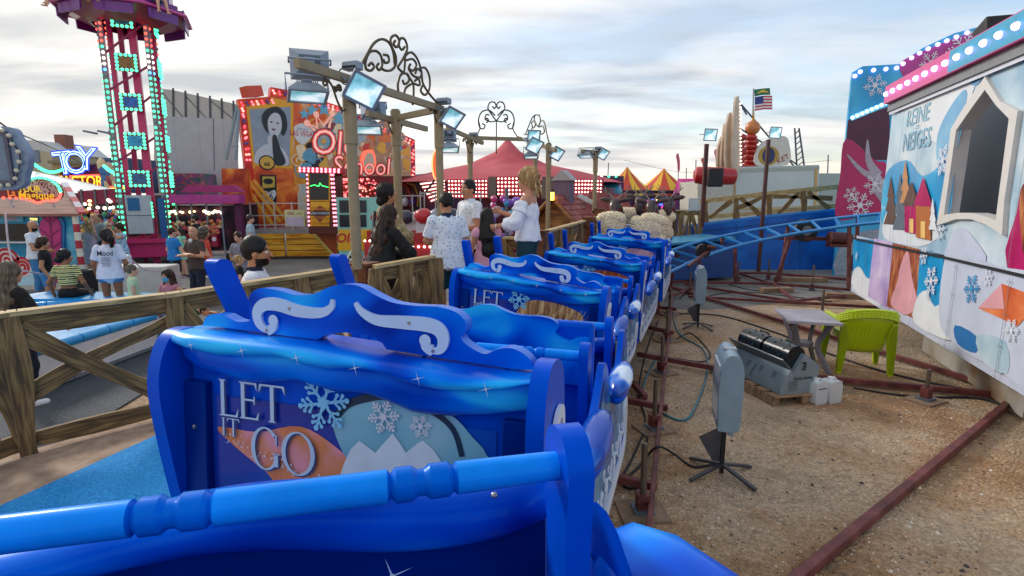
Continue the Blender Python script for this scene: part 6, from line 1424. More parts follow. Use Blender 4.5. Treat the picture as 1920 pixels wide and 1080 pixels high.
person('man in a pale green shirt looking up beside the drop tower', at(180, 17.6), 0, 170, 1.80, 'w', 'short', HBR, dict(m=M1('9cb8a0'), sleeve=.6, len=.88), dict(m=NVY), dict(head=(0, 15)), .015)
person('woman in a blue patterned dress holding a phone up with both hands', at(216, 14.6), 0, 150, 1.66, 'w', 'bun', HBR, dict(m=BLUEPAT, sleeve=.4, len=.62, loose=.04), None, dict(re=(.26, .18, 1.36), rw=(.06, .26, 1.6), le=(-.26, .18, 1.36), lw=(-.06, .26, 1.6), rh=(0, 0, 1), lh=(0, 0, 1)), .013, True, extra=lambda o, c, k: (lambda b: (b.box(tuple(k['A'](0, .26, 1.68)*k['sk']), (.15, .02, .08), DK), b.build('phone', o, world=False)))(MB()))
person('child lying on the blue mattress in a dark green shirt', (-5.35, 8.55), .45, -100, 1.25, 'w', 'short', HBR, dict(m=M1('1c4c30'), sleeve=.6, len=.9), dict(m=M1('5c7c9c'), cuff=.8), dict(pel=(0, 0, .10), lean=(80, 0), rk=(.1, -.4, .10), ra=(.1, -.78, .12), lk=(-.1, -.4, .14), la=(-.1, -.75, .3), re=(.35, .45, .08), rw=(.3, .6, .08), le=(-.35, .45, .08), lw=(-.3, .65, .08)), .012)
# ================================================================ left and far fairground
def solidboard(mb, pl, px, t, m, z=0.): mb.prism(pl.qs(px), t, m, Matrix.Translation((0, 0, z-t)))
EM = lambda h, e=2.: mat(h, .3, emit=e, var=0)
GRN, REDL, WHL, PNKL, YEL, BLUL = EM('4cf4a4', 1.5), EM('ff5a4c', 1.4), EM('fff0e0', 2), EM('ff9cb0', 1.2), EM('ffc850', 2), EM('4c9cff', 2.5)
MGT = mat('d0246c', .35, coat=.2, var=.12); MGD = mat('9c1c54', .45, var=.15); PRP = mat('6c1680', .35, coat=.3, var=.15)
# ---- drop tower
TX, TY, TR = -13.0, 19.6, R(24); t = thing('drop_tower', 'tall magenta drop tower with green lamp strips and a purple ring of seats', 'drop tower', (TX, TY, 0), TR)
TM = ROOTM[t.name]; HT = 8.9
for i, (sx, sy) in enumerate(((-1, -1), (1, -1), (1, 1), (-1, 1))):
    b = MB(); b.box((sx*.62, sy*.62, HT/2+.4), (.13, .13, HT-.8), MGT); b.build('corner_column', t, world=False)
    for fx, fy in ((sx*.62, sy*.70), (sx*.70, sy*.62)):
        if fy > .65: continue
        b = MB(); b.box((fx, fy, HT/2+.5), (.12 if abs(fy) > .65 else .03, .03 if abs(fy) > .65 else .12, HT-.9), mat('8c8088', .5)); nb = 44
        for k in range(nb):
            z = .95+k*(HT-1.1)/nb; m_ = mat('8c9c94', .3) if random.random() < .06 else REDL if z > 7.3 else (WHL if 6.6 < z <= 7.0 else (BLUL if 6.4 < z <= 6.6 else GRN))
            b.sph((fx*1.03 if abs(fx) > .65 else fx, fy*1.03 if abs(fy) > .65 else fy, z), .045, m_, 8, 5)
        b.build('lamp_strip', t, world=False)
b = MB(); b.box((.18, -.3, HT/2), (.22, .22, HT), MGT); b.build('lift_column', t, world=False)
b = MB(); b.box((-.25, .2, HT/2), (.14, .14, HT), MGD); b.build('guide_rail', t, world=False)
b = MB(); b.box((.05, .35, HT/2), (.10, .10, HT), mat('8c7c84', .4, metal=.5)); b.build('guide_rail', t, world=False)
for k in range(7):
    z = 1.2+k*1.15
    for a, c in (((-.62, -.62), (.62, -.62)), ((.62, -.62), (.62, .62))):
        b = MB(); b.bar((*a, z), (*c, z+1.1) if k % 2 else (*c, z-.2+1.1), .06, .06, MGD); b.build('cross_brace', t, world=False)
for k, z in enumerate((8.05, 6.7, 5.45, 4.2, 2.95, 1.9)):
    for fr in (frame((0, -.78, z), (1, 0, 0), (0, 0, 1)), frame((.78, 0, z), (0, 1, 0), (0, 0, 1))):
        b = MB(fr); b.box((0, 0, 0), (.62, .56, .05), MGD); b.shape([(-.2, -.16), (.2, -.16), (.2, .16), (-.2, .16)], mat(('3c6c9c', '8c5a2c', '2c5cb0', '2c8cc0', '3c5c8c', '3a7c4c')[k], .4, var=.5, sc_=9), .03)
        for i in range(5):
            for (x, y) in ((-.26+.13*i, .23), (-.26+.13*i, -.23)): b.sph((x, y, .04), .05, GRN, 8, 5)
        for i in range(3):
            for x in (-.26, .26): b.sph((x, -.115+.115*i, .04), .05, GRN, 8, 5)
        b.build('lamp_frame', t, world=False)
b = MB(); b.box((-.1, -.8, 1.75), (.72, .3, 1.3), mat('b8c0c4', .4, var=.08)); b.box((-.22, -.96, 2.1), (.34, .02, .42), mat('2c6c9c', .3)); b.box((-.1, -.955, 1.72), (.72, .01, .015), DK); b.build('control_cabinet', t, world=False)
b = MB(); b.prism([(-1.0, -1.05), (1.0, -1.05), (1.0, 1.0), (-1.0, 1.0)], .14, MGT, Matrix.Translation((0, 0, .78))); b.box((0, 0, .52), (1.7, 1.8, .5), MGT); b.build('base', t, world=False, bev=.02)
b = MB(); b.box((.55, -.75, 1.5), (.2, .12, 1.6), mat('1c5c9c', .4)); b.build('blue_panel', t, world=False)
# seat ring
b = MB(); n8 = 8; Rg = 1.62
def oc(r, z): return [(r*math.cos(R(22.5+45*i)), r*math.sin(R(22.5+45*i)), z) for i in range(8)]
vs = oc(1.0, 7.95)+oc(Rg+.3, 8.35)+oc(Rg+.3, 8.45)+oc(1.0, 8.6)
b.add(vs, [tuple((r*8+i, r*8+(i+1) % 8, r*8+8+(i+1) % 8, r*8+8+i)) for r in range(3) for i in range(8)], mat('8c1440', .4, coat=.3, var=.2)); b.build('seat_ring', t, world=False)
b = MB(); b.tube(oc(Rg+.36, 8.36), .05, mat('c84c9c', .3), 8, closed=True); b.build('ring_rail', t, world=False)
for i in range(8):
    a = R(45*i); fr = Matrix.Rotation(a, 4, 'Z') @ frame((Rg-.12, 0, 8.5), (0, 1, 0), (0, 0, 1)); b = MB(fr)
    b.box((0, .0, 0), (1.1, .14, .5), PRP); b.box((0, .5, -.2), (1.1, 1.0, .12), PRP); b.prism([(-.5, -.5), (.5, -.5), (.54, .1), (-.54, .1)], .05, PRP, Matrix.Translation((0, 0, .22))); b.build('bench', t, world=False, bev=.02)
for i, (ang, l_, tp, sk_) in enumerate(((-150, 'leftmost rider on the drop tower, bare legs hanging', '4c6c9c', 'l'), (-102, 'rider with long bare legs hanging over the middle of the tower', 'c84c5c', 'l'), (-52, 'rider in blue shorts hanging on the right of the tower', '2c6cb0', 'l'))):
    a = R(ang)+TR; rr_ = Rg+.12; x, y = TX+rr_*math.cos(a), TY+rr_*math.sin(a)
    person(l_, (x, y), 7.98, math.degrees(a)-90, 1.5, sk_, 'short', HBR, dict(m=M1(tp), sleeve=.6, len=.9), dict(m=M1('3c5c8c'), cuff=.8), dict(pel=(0, 0, .72), rk=(.14, .40, .66), ra=(.16, .42, .26), lk=(-.14, .40, .66), la=(-.16, .46, .26), re=(.24, .1, 1.0), rw=(.2, .2, .8), le=(-.24, .1, 1.0), lw=(-.2, .2, .8)), .014, shoes=None)
# ---- sweets kiosk
KX = Plane((-12.0, 13.9, 0), (1, 0, 0)); KB = ramp_mat('kiosk_blue', [(.3, '1c84b0'), (.5, '34a4cc'), (.7, '8cd0e4')], .45, 1.4, detail=5); PNK = mat('c02c7c', .45, var=.2, sc_=4)
t = thing('sweets_kiosk', 'blue sweets kiosk with a pink arched door and brown plank roof', 'kiosk', (-12.5, 14.4, 0))
b = MB(KX.M); b.prism(KX.qs([(-190, 400), (146, 400), (142, 530), (-190, 530)]), .1, KB, Matrix.Translation((0, 0, -.1)))
b.shape(cr(KX.qs([(-10, 500), (20, 470), (50, 490), (75, 480), (80, 530), (-10, 530)]), 4, True), mat('b4dcec', .5), .003)
for px, py, r_ in ((12, 488, .33), (42, 500, .26)):
    c_ = KX.q(px, py); b.disc(c_, r_, mat('e8dcd8', .4), .006, 24); b.line(spiral(*c_, r_*.95, .03, 0, 900, 50), .07, mat('c01c2c', .4), .009)
b.build('front_wall', t)
b = MB(KX.M); q = KX.qs([(78, 530), (78, 440)])+[KX.q(98+20*math.cos(R(a)), 425-20*math.sin(R(a))) for a in range(180, -1, -20)]+KX.qs([(118, 530)])
q = [(x, max(y, .05)) for x, y in q]; b.prism([((x-q[0][0]-.27)*1.18+q[0][0]+.27, y*1.02) for x, y in q], .05, mat('1c6ca8', .4)); b.prism(q, .07, PNK)
cx_ = KX.q(98, 470); b.line([(cx_[0], .05), KX.q(98, 406)], .06, mat('8c1c5c', .5), .075)
for dy in (0, 26, 52):
    for s in (1, -1): b.line([KX.q(98, 470-dy), KX.q(98+s*18, 455-dy)], .04, mat('8c1c5c', .5), .076+.001*s)
b.build('arched_door', t)
b = MB(KX.M); b.sph((*KX.q(88, 457), .09), .09, mat('e8a83c', .3), 12, 8); b.build('door_knob', t)
b = MB(KX.M); b.box((*KX.q(32, 435), .03), (.95, .42, .06), mat('14181c', .3, var=.5, sc_=12)); b.build('hatch', t)
b = MB(KX.M); b.box((*KX.q(32, 453), .1), (1.1, .04, .3), mat('c8ccd0', .3, metal=.5)); b.build('counter', t)
b = MB(KX.M); b.box((*KX.q(67, 422), .04), (.22, .42, .03), mat('8cc8e0', .4)); b.text('TOUR', KX.q(67, 411), .07, YEL, .058, off=.02); b.box((*KX.q(23, 407), .03), (.6, .22, .02), mat('58b0d8', .4)); b.text('TOUR', KX.q(20, 405), .10, mat('e8b040', .4), .045, off=.02); b.text('Magique', KX.q(24, 410), .10, mat('e8a0a0', .4), .046, off=.01)
b.build('menu_sign', t)
RP = ramp_mat('roof_planks', [(.3, '6c4c40'), (.5, '946c5c'), (.7, 'b08c7c')], .7, 3, stretch=(.5, 6, 6), detail=5, bump=.3)
b = MB(); e0, e1 = P(-190, 401, 13.6), P(152, 401, 13.6); r0, r1 = P(-190, 345, 14.9), P(118, 345, 14.9); b.add([e0, e1, r1, r0, e0-Vector((0, 0, .06)), e1-Vector((0, 0, .06)), r1-Vector((0, 0, .06)), r0-Vector((0, 0, .06))], [(0, 1, 2, 3), (7, 6, 5, 4), (0, 4, 5, 1), (1, 5, 6, 2)], RP); b.build('roof', t)
b = MB(); 
for i in range(6):
    a, c = e1+(r1-e1)*(i/6), e1+(r1-e1)*((i+1)/6); b.bar(a+Vector((.04, 0, .02)), c+Vector((.04, 0, .02)), .14, .05, mat('d8d4d8' if i % 2 else 'c83c4c', .5))
b.build('barge_board', t)
for px, name_ in ((140, 'candy_pillar'),):
    b = MB()
    for i in range(9): z0 = .05+i*.205; b.cyl(P(px, 400, 13.7)*0+Vector((P(px, 400, 13.7).x, 13.7, z0)), Vector((P(px, 400, 13.7).x, 13.7, z0+.205)), .07, mat('b82c3c' if i % 2 else 'dcdcc8', .4), n=12)
    b.build(name_, t)
b = MB()
for i, h_ in enumerate(('d83c2c', 'f0b030', '3c8cd0', '2c9c4c', 'e05c2c', 'f0c040')): b.sph((-11.25+.05*(i % 3)-.1, 13.68-.05*(i % 2), .12+i*.13), .09, mat(h_, .25, coat=.4), 10, 7)
b.build('gumball_trim', t)
KS = Plane((-12, 13.3, 0), (1, 0, 0)); t = thing('cloud_sign', 'cloud-shaped sweets sign lettered Tour Magique with coloured bulbs on the kiosk roof', 'sign', tuple(P(60, 380, 13.3)))
oc_ = cr(KS.qs([(-80, 362), (-30, 352), (8, 352), (20, 345), (45, 343), (62, 335), (80, 333), (100, 340), (113, 354), (114, 368), (104, 376), (88, 376), (72, 380), (52, 374), (20, 371), (-20, 372), (-80, 376)]), 3, True)
b = MB(KS.M); b.prism(oc_, .08, mat('7c1c2c', .4), Matrix.Translation((0, 0, -.08)))
for px, py, r_ in ((80, 346, .15), (97, 349, .10), (62, 344, .09), (103, 362, .11), (72, 356, .12), (85, 360, .09), (52, 350, .08)): b.line(spiral(*KS.q(px, py), r_, .02, 0, 800, 36), .028, mat('d8a8a0', .4), .004+r_*.01)
b.text('TOUR', KS.q(56, 355), .20, mat('e8c030', .3, emit=.3), .012, off=.02); b.text('Magique', KS.q(68, 367), .26, mat('e8b028', .3, emit=.3), .013, off=.02, shear=.1); b.text('La', KS.q(22, 362), .22, mat('e87c2c', .3, emit=.3), .012, off=.02); b.build('board', t)
b = MB(KS.M)
for i in range(0, len(oc_)): 
    x, y = oc_[i]; top_ = y > KS.q(0, 360)[1]; b.sph((x, y, .02), .035, GRN if top_ else REDL, 8, 5)
b.build('bulb_border', t)
for px in (18, 95): b = MB(KS.M); b.line([KS.q(px-4, 370), KS.q(px, 385), KS.q(px+4, 387)], .06, mat('b0b4b8', .4), -.04, t=.03); b.build('bracket', t)
# back of a big illuminated sign at the left edge
SB = Plane((-8, 8.0, 0), (1, .1, 0)); t = thing('scalloped_sign', 'grey-blue scalloped sign seen from behind with cream bulbs, at the left edge', 'sign', tuple(P(0, 380, 7.9)))
so_ = cr(SB.qs([(-90, 236), (-40, 240), (5, 237), (26, 242), (35, 258), (46, 272), (54, 292), (52, 312), (47, 328), (45, 345), (30, 354), (0, 356), (-90, 354)]), 3, True)
b = MB(SB.M); b.prism(so_, .12, mat('7c90ac', .4, var=.15), Matrix.Translation((0, 0, -.12))); b.build('board', t, bev=.02)
b = MB(SB.M); fr_ = SB.qs([(-88, 250), (12, 250), (27, 342), (-88, 338)]); b.line(fr_, .07, mat('56586c', .5), .04, closed=True, t=.04); b.shape([(x*.97+fr_[0][0]*.03, y) for x, y in fr_], mat('6c8098', .4, var=.2), .02); b.build('back_frame', t)
for px, py in ((9, 245), (22, 255), (28, 271), (39, 285), (41, 304), (36, 320), (34, 335), (21, 347), (6, 348)): b = MB(SB.M); b.sph((*SB.q(px, py), .05), .032, mat('d8d0b8', .3), 10, 7); b.build('bulb', t)
b = MB(SB.M); b.line(SB.qs([(22, 255), (28, 271), (39, 285), (41, 304), (36, 320), (34, 335)]), .014, DK, .03, t=.01); b.build('wiring', t)
b = MB(); p = P(-70, 350, 8); b.cyl((p.x, 8.1, 0), (p.x, 8.1, 3.4), .06, GREYD); b.build('post', t)
# tent, TOY sign, villa
t = thing('white_canopy', 'wide white canopy with a drooping right corner behind the kiosk', 'canopy', (-15.5, 20, 0)); c_ = lambda px, py, d: P(px, py, d)
b = MB(); b.add([c_(228, 362, 20), c_(40, 362, 19), c_(48, 318, 22), c_(110, 330, 23), c_(228, 358, 24)], [(0, 4, 3, 2, 1), (1, 2, 3, 4, 0)], mat('d4d6da', .6, var=.06)); b.build('canopy', t)
for px in (168, 193, 212): b = MB(); q = P(px, 361, 20); b.cyl((q.x, 20, 0), (q.x, 20, q.z), .04, mat('585c64', .4), n=8); b.build('pole', t)
TP = Plane((-20, 27, 0), (1, 0, 0)); t = thing('toy_shop', 'dark red arcade with blue neon TOY letters and a red-framed neon sign', 'arcade', (-21, 27.5, 0))
b = MB(TP.M); b.prism(TP.qs([(112, 318), (190, 306), (192, 450), (112, 450)]), 2.0, mat('5c1420', .5, var=.2), Matrix.Translation((0, 0, -2))); b.build('box', t)
for ch, px, py, rot_ in (('T', 126, 308, .1), ('O', 148, 307, 0), ('Y', 168, 300, -.12)):
    b = MB(TP.M); M_ = Matrix.Translation((*TP.q(px, py), .1)) @ Matrix.Rotation(rot_, 4, 'Z')
    b.text(ch, (0, 0), 1.55, mat('1c3cc0', .3, emit=.7), .1, M_, off=.04); b.text(ch, (0, 0), 1.5, EM('a8d8ff', 1.6), .13, M_, off=.008); b.text(ch, (0, 0), 1.5, mat('2038a0', .3, emit=.5), .16, M_, off=-.026); b.build('neon_letter', t)
b = MB(TP.M); b.line(TP.qs([(134, 331), (189, 329), (191, 350), (134, 350)]), .10, REDL, .1, closed=True); b.text('FACTORY', TP.q(160, 341), .72, EM('ffb020', 1.5), .1, off=.01, sx=.78); b.build('neon_frame', t)
t = thing('house', 'pale cream house with a white tiled roof and a chimney, far left', 'house', tuple(P(85, 340, 60))); HP = Plane((-50, 60, 0), (1, 0, 0))
b = MB(HP.M); b.prism([HP.q(35, 360), HP.q(98, 360), HP.q(98, 286), HP.q(44, 278), HP.q(35, 284)], 8, mat('b8ab90', .8, var=.1), Matrix.Translation((0, 0, -8))); b.build('wall', t)
b = MB(HP.M); b.prism(HP.qs([(34, 284), (106, 288), (76, 264), (44, 262)]), 7.6, mat('c4c2c0', .7, var=.1), Matrix.Translation((0, 0, -7.8))); b.build('roof', t)
b = MB(HP.M); b.box((*HP.q(78, 262), -3), (1.2, 1.6, 1.2), mat('8c5c4c', .8)); b.build('chimney', t); b = MB(HP.M); b.box((*HP.q(65, 293), .05), (1.1, 1.3, .1), mat('6c7c8c', .3)); b.build('window', t)
t = thing('house', 'low tan building just right of the cream house', 'house', tuple(P(108, 340, 58))); HP = Plane((-50, 58, 0), (1, 0, 0)); b = MB(HP.M); b.prism(HP.qs([(98, 305), (115, 306), (115, 360), (98, 360)]), 6, mat('b09468', .8), Matrix.Translation((0, 0, -6))); b.build('wall', t); b = MB(HP.M); b.box((*HP.q(106, 304), -3), (1.4, .3, 6.6), mat('8c7c60', .8)); b.build('roof', t)
for (a, c, l_) in (((55, 301), (116, 318), 'string of green bulbs left of the TOY sign'), ((196, 312), (232, 312), 'string of green bulbs right of the TOY sign')):
    b = MB(); A_, B_ = P(*a, 22), P(*c, 24)
    for i in range(16): q = A_+(B_-A_)*(i/15)-Vector((0, 0, .25*math.sin(math.pi*i/15))); b.sph(q, .07, GRN, 8, 5)
    b.tube([A_+(B_-A_)*(i/15)-Vector((0, 0, .25*math.sin(math.pi*i/15)-.07)) for i in range(16)], .02, DK, 5); b.build('light_string', label=l_, cat='string lights')
t = thing('street_light', 'distant double street light left of the drop tower', 'street light', tuple(P(209, 350, 55))); b = MB(); q = P(206, 250, 55); b.cyl((q.x, 55, 0), q, .10, GREYD, n=8); b.build('pole', t)
for dx in (-.5, -1.9): b = MB(); b.box(q+Vector((dx, 0, .1)), (1.1, .5, .18), GREYD, rot=(0, .2, 0)); b.build('lamp_head', t)
b = MB(); b.tube(cr([P(0, 230, 9), P(35, 250, 12), P(115, 285, 20), P(160, 310, 26)], 6), .015, DK, 5); b.build('overhead_cable', label='thin black overhead cable from the scalloped sign to the TOY sign', cat='cable')
# arcade row behind the tower
def box_booth(label, cat, px0, px1, y0, y1, D, dep, m, fn=None, name='arcade_booth'):
    pl = Plane((P(px0, 400, D).x, D, 0), (1, 0, 0)); t = thing(name, label, cat, (P((px0+px1)/2, 400, D).x, D+dep/2, 0)); z0 = max(0, pl.q(px0, y1)[1]); q = pl.qs([(px0, y0), (px1, y0)]); b = MB(pl.M); b.prism([(q[0][0], z0), (q[1][0], z0), (q[1][0], q[1][1]), (q[0][0], q[0][1])], dep, m, Matrix.Translation((0, 0, -dep))); b.build('body', t)
    if fn: fn(t, pl)
    return t
def prizes(t, pl, px0, px1, y0, y1, n, cols, r=.10, seed=1, em=0., nm='prize_shelf'):
    rr = random.Random(seed); b = MB(pl.M)
    for i in range(n): b.sph((*pl.q(rr.uniform(px0, px1), rr.uniform(y0, y1)), .06), (r*rr.uniform(.6, 1.2), r*rr.uniform(.6, 1.2), .06), mat(rr.choice(cols), .4, emit=em, var=.1), 7, 5)
    b.build(nm, t)
CL = ['c83c5c', 'd8a048', '4c8cc0', 'e0d8d0', '6c4c9c', '3c9c6c', 'e07c9c', '2c2c3c']
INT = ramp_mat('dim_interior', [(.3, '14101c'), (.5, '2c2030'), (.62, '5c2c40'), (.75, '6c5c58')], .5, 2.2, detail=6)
def fa(t, pl):
    for px in (160, 185, 205, 228): b = MB(pl.M); b.box((pl.q(px, 400)[0], 1.3, .05), (.06, 2.6, .06), mat('6c7078', .4, metal=.5)); b.build('frame_post', t)
    b = MB(pl.M); b.line(pl.qs([(150, 372), (233, 366)]), .5, mat('8c1c40', .5, var=.3), .05); b.build('valance', t); prizes(t, pl, 152, 232, 395, 440, 70, CL, .12, 2); prizes(t, pl, 152, 232, 374, 392, 14, ['ffd88c', 'fff0d0'], .06, 3, 2., 'lamp_row')
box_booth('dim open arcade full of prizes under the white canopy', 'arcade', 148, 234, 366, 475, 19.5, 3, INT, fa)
def fb(t, pl):
    prizes(t, pl, 192, 234, 300, 345, 16, ['c8a08c', '3c6ca8', 'a83c4c', 'e0c8a0'], .3, 5, nm='poster_figures'); b = MB(pl.M); b.line(pl.qs([(203, 352), (236, 350)]), .12, REDL, .06); b.line(pl.qs([(203, 355), (236, 353)]), .08, EM('c0e040', 1.2), .07); b.build('neon_tube', t)
box_booth('poster-covered booth front between the TOY sign and the drop tower', 'arcade', 190, 238, 296, 362, 25, 2, mat('3c5c7c', .5, var=.4, sc_=2), fb)
def fc_(t, pl):
    for px in (306, 334, 362, 390, 418): b = MB(pl.M); b.box((pl.q(px, 400)[0], 1.1, .06), (.05, 2.1, .06), mat('a8a0a8', .3, metal=.6)); b.build('frame_post', t)
    prizes(t, pl, 308, 416, 415, 440, 90, ['d8a048', 'c87c4c', 'c83c5c', 'e0c0a0', '8c5c3c'], .09, 8); 
    for i in range(6): b = MB(pl.M); x, y = pl.q(318+i*18, 450); b.box((x, y, .12), (.22, .45, .2), mat('a01c3c', .4)); b.disc((x, y+.05), .08, mat('e0d0d8', .3), .225, 14); b.build('coin_panel', t)
    b = MB(pl.M); x0, x1 = pl.q(300, 0)[0], pl.q(424, 0)[0]; b.box(((x0+x1)/2, .22, .15), (x1-x0, .12, .4), mat('c8c4c8', .3, metal=.5)); b.build('plinth', t)
    b = MB(pl.M); b.prism([(x0-.1, 2.12), (x1+.1, 2.12), (x1+.1, 2.42), (x0-.1, 2.42)], .5, mat('b83c8c', .5, var=.2), Matrix.Translation((0, 0, .0))); b.prism([(x0, 2.5), (x1, 2.5), (x1-.3, 2.75), (x0+.3, 2.75)], .3, mat('a0286c', .5), Matrix.Translation((0, 0, -.3))); b.build('canopy', t)
    prizes(t, pl, 306, 418, 395, 402, 22, ['ffe0a0', 'fff0d0'], .05, 9, 2, 'lamp_row')
    b = MB(pl.M); b.box((pl.q(418, 0)[0], 1.2, .1), (.22, 2.5, .2), mat('5c1848', .5)); b.build('corner_column', t)
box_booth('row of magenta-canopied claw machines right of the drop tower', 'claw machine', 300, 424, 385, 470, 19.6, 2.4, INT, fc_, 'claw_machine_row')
def fd_(t, pl): pass
GRAF = ramp_mat('graffiti_print', [(.3, '14242c'), (.42, '2c5c4c'), (.5, '5c3c7c'), (.58, 'a83c3c'), (.7, '3c8c9c')], .4, 1.2, detail=5, dist=3)
box_booth('dark graffiti-painted ride panel between the tower and the grey wall', 'ride front', 308, 374, 325, 384, 27, 1.5, GRAF, None, 'painted_panel')
GW = mat('aeb4b8', .6, var=.08, sc_=2); GW2 = mat('9ca4a8', .6, var=.1, sc_=2)
GP = Plane((-18.5, 29, 0), (1, .15, 0)); t = thing('screen_wall', 'large pale grey panelled back wall right of the drop tower', 'wall', (-17, 30, 0)); b = MB(GP.M); solidboard(b, GP, [(304, 218), (400, 222), (440, 224), (445, 320), (372, 322), (308, 322)], .2, GW); b.line(GP.qs([(400, 222), (402, 320)]), .05, GREYD, .004); [b.line([(x_, 2.0), (x_, 6.2)], .03, GW2, .003) for x_ in (1.0, 2.2, 3.4, 4.6)]; b.build('panel', t)
b = MB(GP.M); solidboard(b, GP, [(360, 322), (452, 320), (452, 470), (360, 470)], .2, GW); b.build('panel', t)
GQ = Plane((-20, 33, 0), (1, .05, 0)); t = thing('ribbed_screen', 'tall ribbed translucent screen behind the grey wall', 'screen', (-18, 33, 0)); b = MB(GQ.M); solidboard(b, GQ, [(288, 165), (320, 168), (446, 196), (446, 470), (290, 470)], .05, mat('b4b2ac', .6, var=.1, sc_=.6)); b.build('sheet', t)
for px in (300, 325, 348, 371, 394, 416, 438): b = MB(GQ.M); yt = 166+(px-300)*.21; b.line(GQ.qs([(px, yt-6), (px+1, 240)]), .10, mat('50545c', .5, metal=.4), .05, t=.05); b.build('rib', t)
for a, c in (((300, 168), (350, 228)), ((348, 180), (400, 235)), ((394, 188), (440, 225))): b = MB(GQ.M); b.line(GQ.qs([a, c]), .05, mat('50545c', .5), .03); b.build('stay', t)
# ---- 'Old School' ride
OP = Plane((-11.06, 22, 0), (1, .98, 0)); RDB = ramp_mat('painted_red', [(.3, 'a01014'), (.5, 'dc2a1c'), (.7, 'f4641c')], .35, .9, detail=3); ORB = ramp_mat('painted_flames', [(.3, '9c200c'), (.45, 'd8541c'), (.58, 'f48c2c'), (.75, 'ffcc54')], .35, .8, detail=4, dist=1.5)
GOLD = mat('d89820', .35, metal=.3, var=.15); PNL = mat('9cb8c4', .4, var=.2, sc_=2)
t = thing('ride_facade', 'big red and gold painted ride front lettered Old School with rows of pink bulbs', 'ride front', (-10, 23.5, 0))
outl = [(446, 186), (506, 181), (508, 163), (545, 170), (640, 200), (778, 262), (780, 420), (470, 440), (462, 330)]
b = MB(OP.M); solidboard(b, OP, outl, .25, RDB)
b.shape(OP.qs([(470, 192), (512, 188), (514, 172), (640, 207), (770, 268), (772, 400), (480, 415), (476, 310)]), ramp_mat('airbrush_mural', [(.3, '7cb0c8'), (.42, 'd8c8a8'), (.5, 'f08c3c'), (.58, 'd83c24'), (.68, 'f0a83c'), (.8, '7c4c6c')], .35, .55, detail=4, dist=1.), .004)
b.shape(OP.qs([(476, 312), (555, 318), (560, 420), (485, 425)]), ORB, .008)
b.shape(OP.qs([(552, 235), (575, 230), (610, 320), (606, 345), (552, 345)]), ramp_mat('mural_yellow', [(.3, 'd87c18'), (.6, 'e8a830')], .4, 2), .010)
b.line(OP.qs([(463, 196), (476, 316)]), .08, GOLD, .012)
# framed portrait: anonymous woman on the telephone
b.shape(OP.qs([(461, 199), (505, 194), (508, 182), (550, 192), (549, 317), (476, 311)]), GOLD, .014); b.shape(OP.qs([(467, 205), (545, 200), (543, 311), (478, 306)]), mat('8c98a4', .4, var=.25, sc_=1.5), .018)
LF = mat('c4c8cc', .4, var=.06, sc_=2); DH = mat('20262c', .5, var=.3)
S_ = lambda pts, m, z: b.shape(cr(OP.qs(pts), 4, True), m, z)
S_([(478, 306), (480, 285), (495, 272), (515, 270), (535, 285), (540, 309), (510, 309)], LF, .022); S_([(503, 255), (520, 255), (520, 278), (504, 276)], LF, .0225); S_([(500, 205), (520, 200), (535, 215), (538, 240), (530, 255), (520, 240), (505, 250), (495, 240), (490, 220)], DH, .026)
S_([(502, 225), (512, 212), (524, 216), (528, 235), (524, 250), (514, 258), (504, 248)], LF, .030); S_([(509, 241), (516, 242), (514, 245), (510, 244)], mat('6c3c44', .4), .034); b.disc(OP.q(508, 229), .06, DH, .034, 10, .03); b.disc(OP.q(520, 231), .06, DH, .034, 10, .03); S_([(510, 258), (518, 255), (524, 275), (535, 305), (515, 307)], DH, .036)
# neon lettering and crown
for tx, px, py, s_ in (('Old', 625, 270, 1.5), ('School', 678, 313, 1.15)):
    b.text(tx, OP.q(px, py), s_, mat('8c1c2c', .4), .040, off=.05, shear=.15, sx=.95); b.text(tx, OP.q(px, py), s_, EM('e8584c', .25), .05, off=.02, shear=.15, sx=.95); b.text(tx, OP.q(px, py), s_, EM('f0c8bc', .3), .06, off=-.02, shear=.15, sx=.95)
b.line(OP.qs([(590, 245), (576, 232), (594, 240), (592, 216), (606, 236), (622, 214), (616, 240)]), .14, EM('e8a490', .25), .045)
for px, py in ((575, 231), (592, 215), (622, 213)): b.disc(OP.q(px, py), .14, EM('e8a490', .25), .047, 12)
for px, py, r_ in ((585, 207, .3), (607, 204, .35), (635, 222, .35), (570, 214, .25)): b.star(OP.q(px, py), r_, mat('68b4d0', .4), .03)
b.shape(cr(OP.qs([(552, 236), (572, 232), (586, 248), (584, 256), (568, 272), (552, 258)]), 2, True), mat('d8d8d4', .4), .035); b.text('LAS VEGAS', OP.q(567, 251), .30, mat('c0282c', .4), .039, off=.01, sx=.75); b.text('of Fabulous', OP.q(566, 242), .13, mat('3c5c9c', .4), .039, sx=.8)
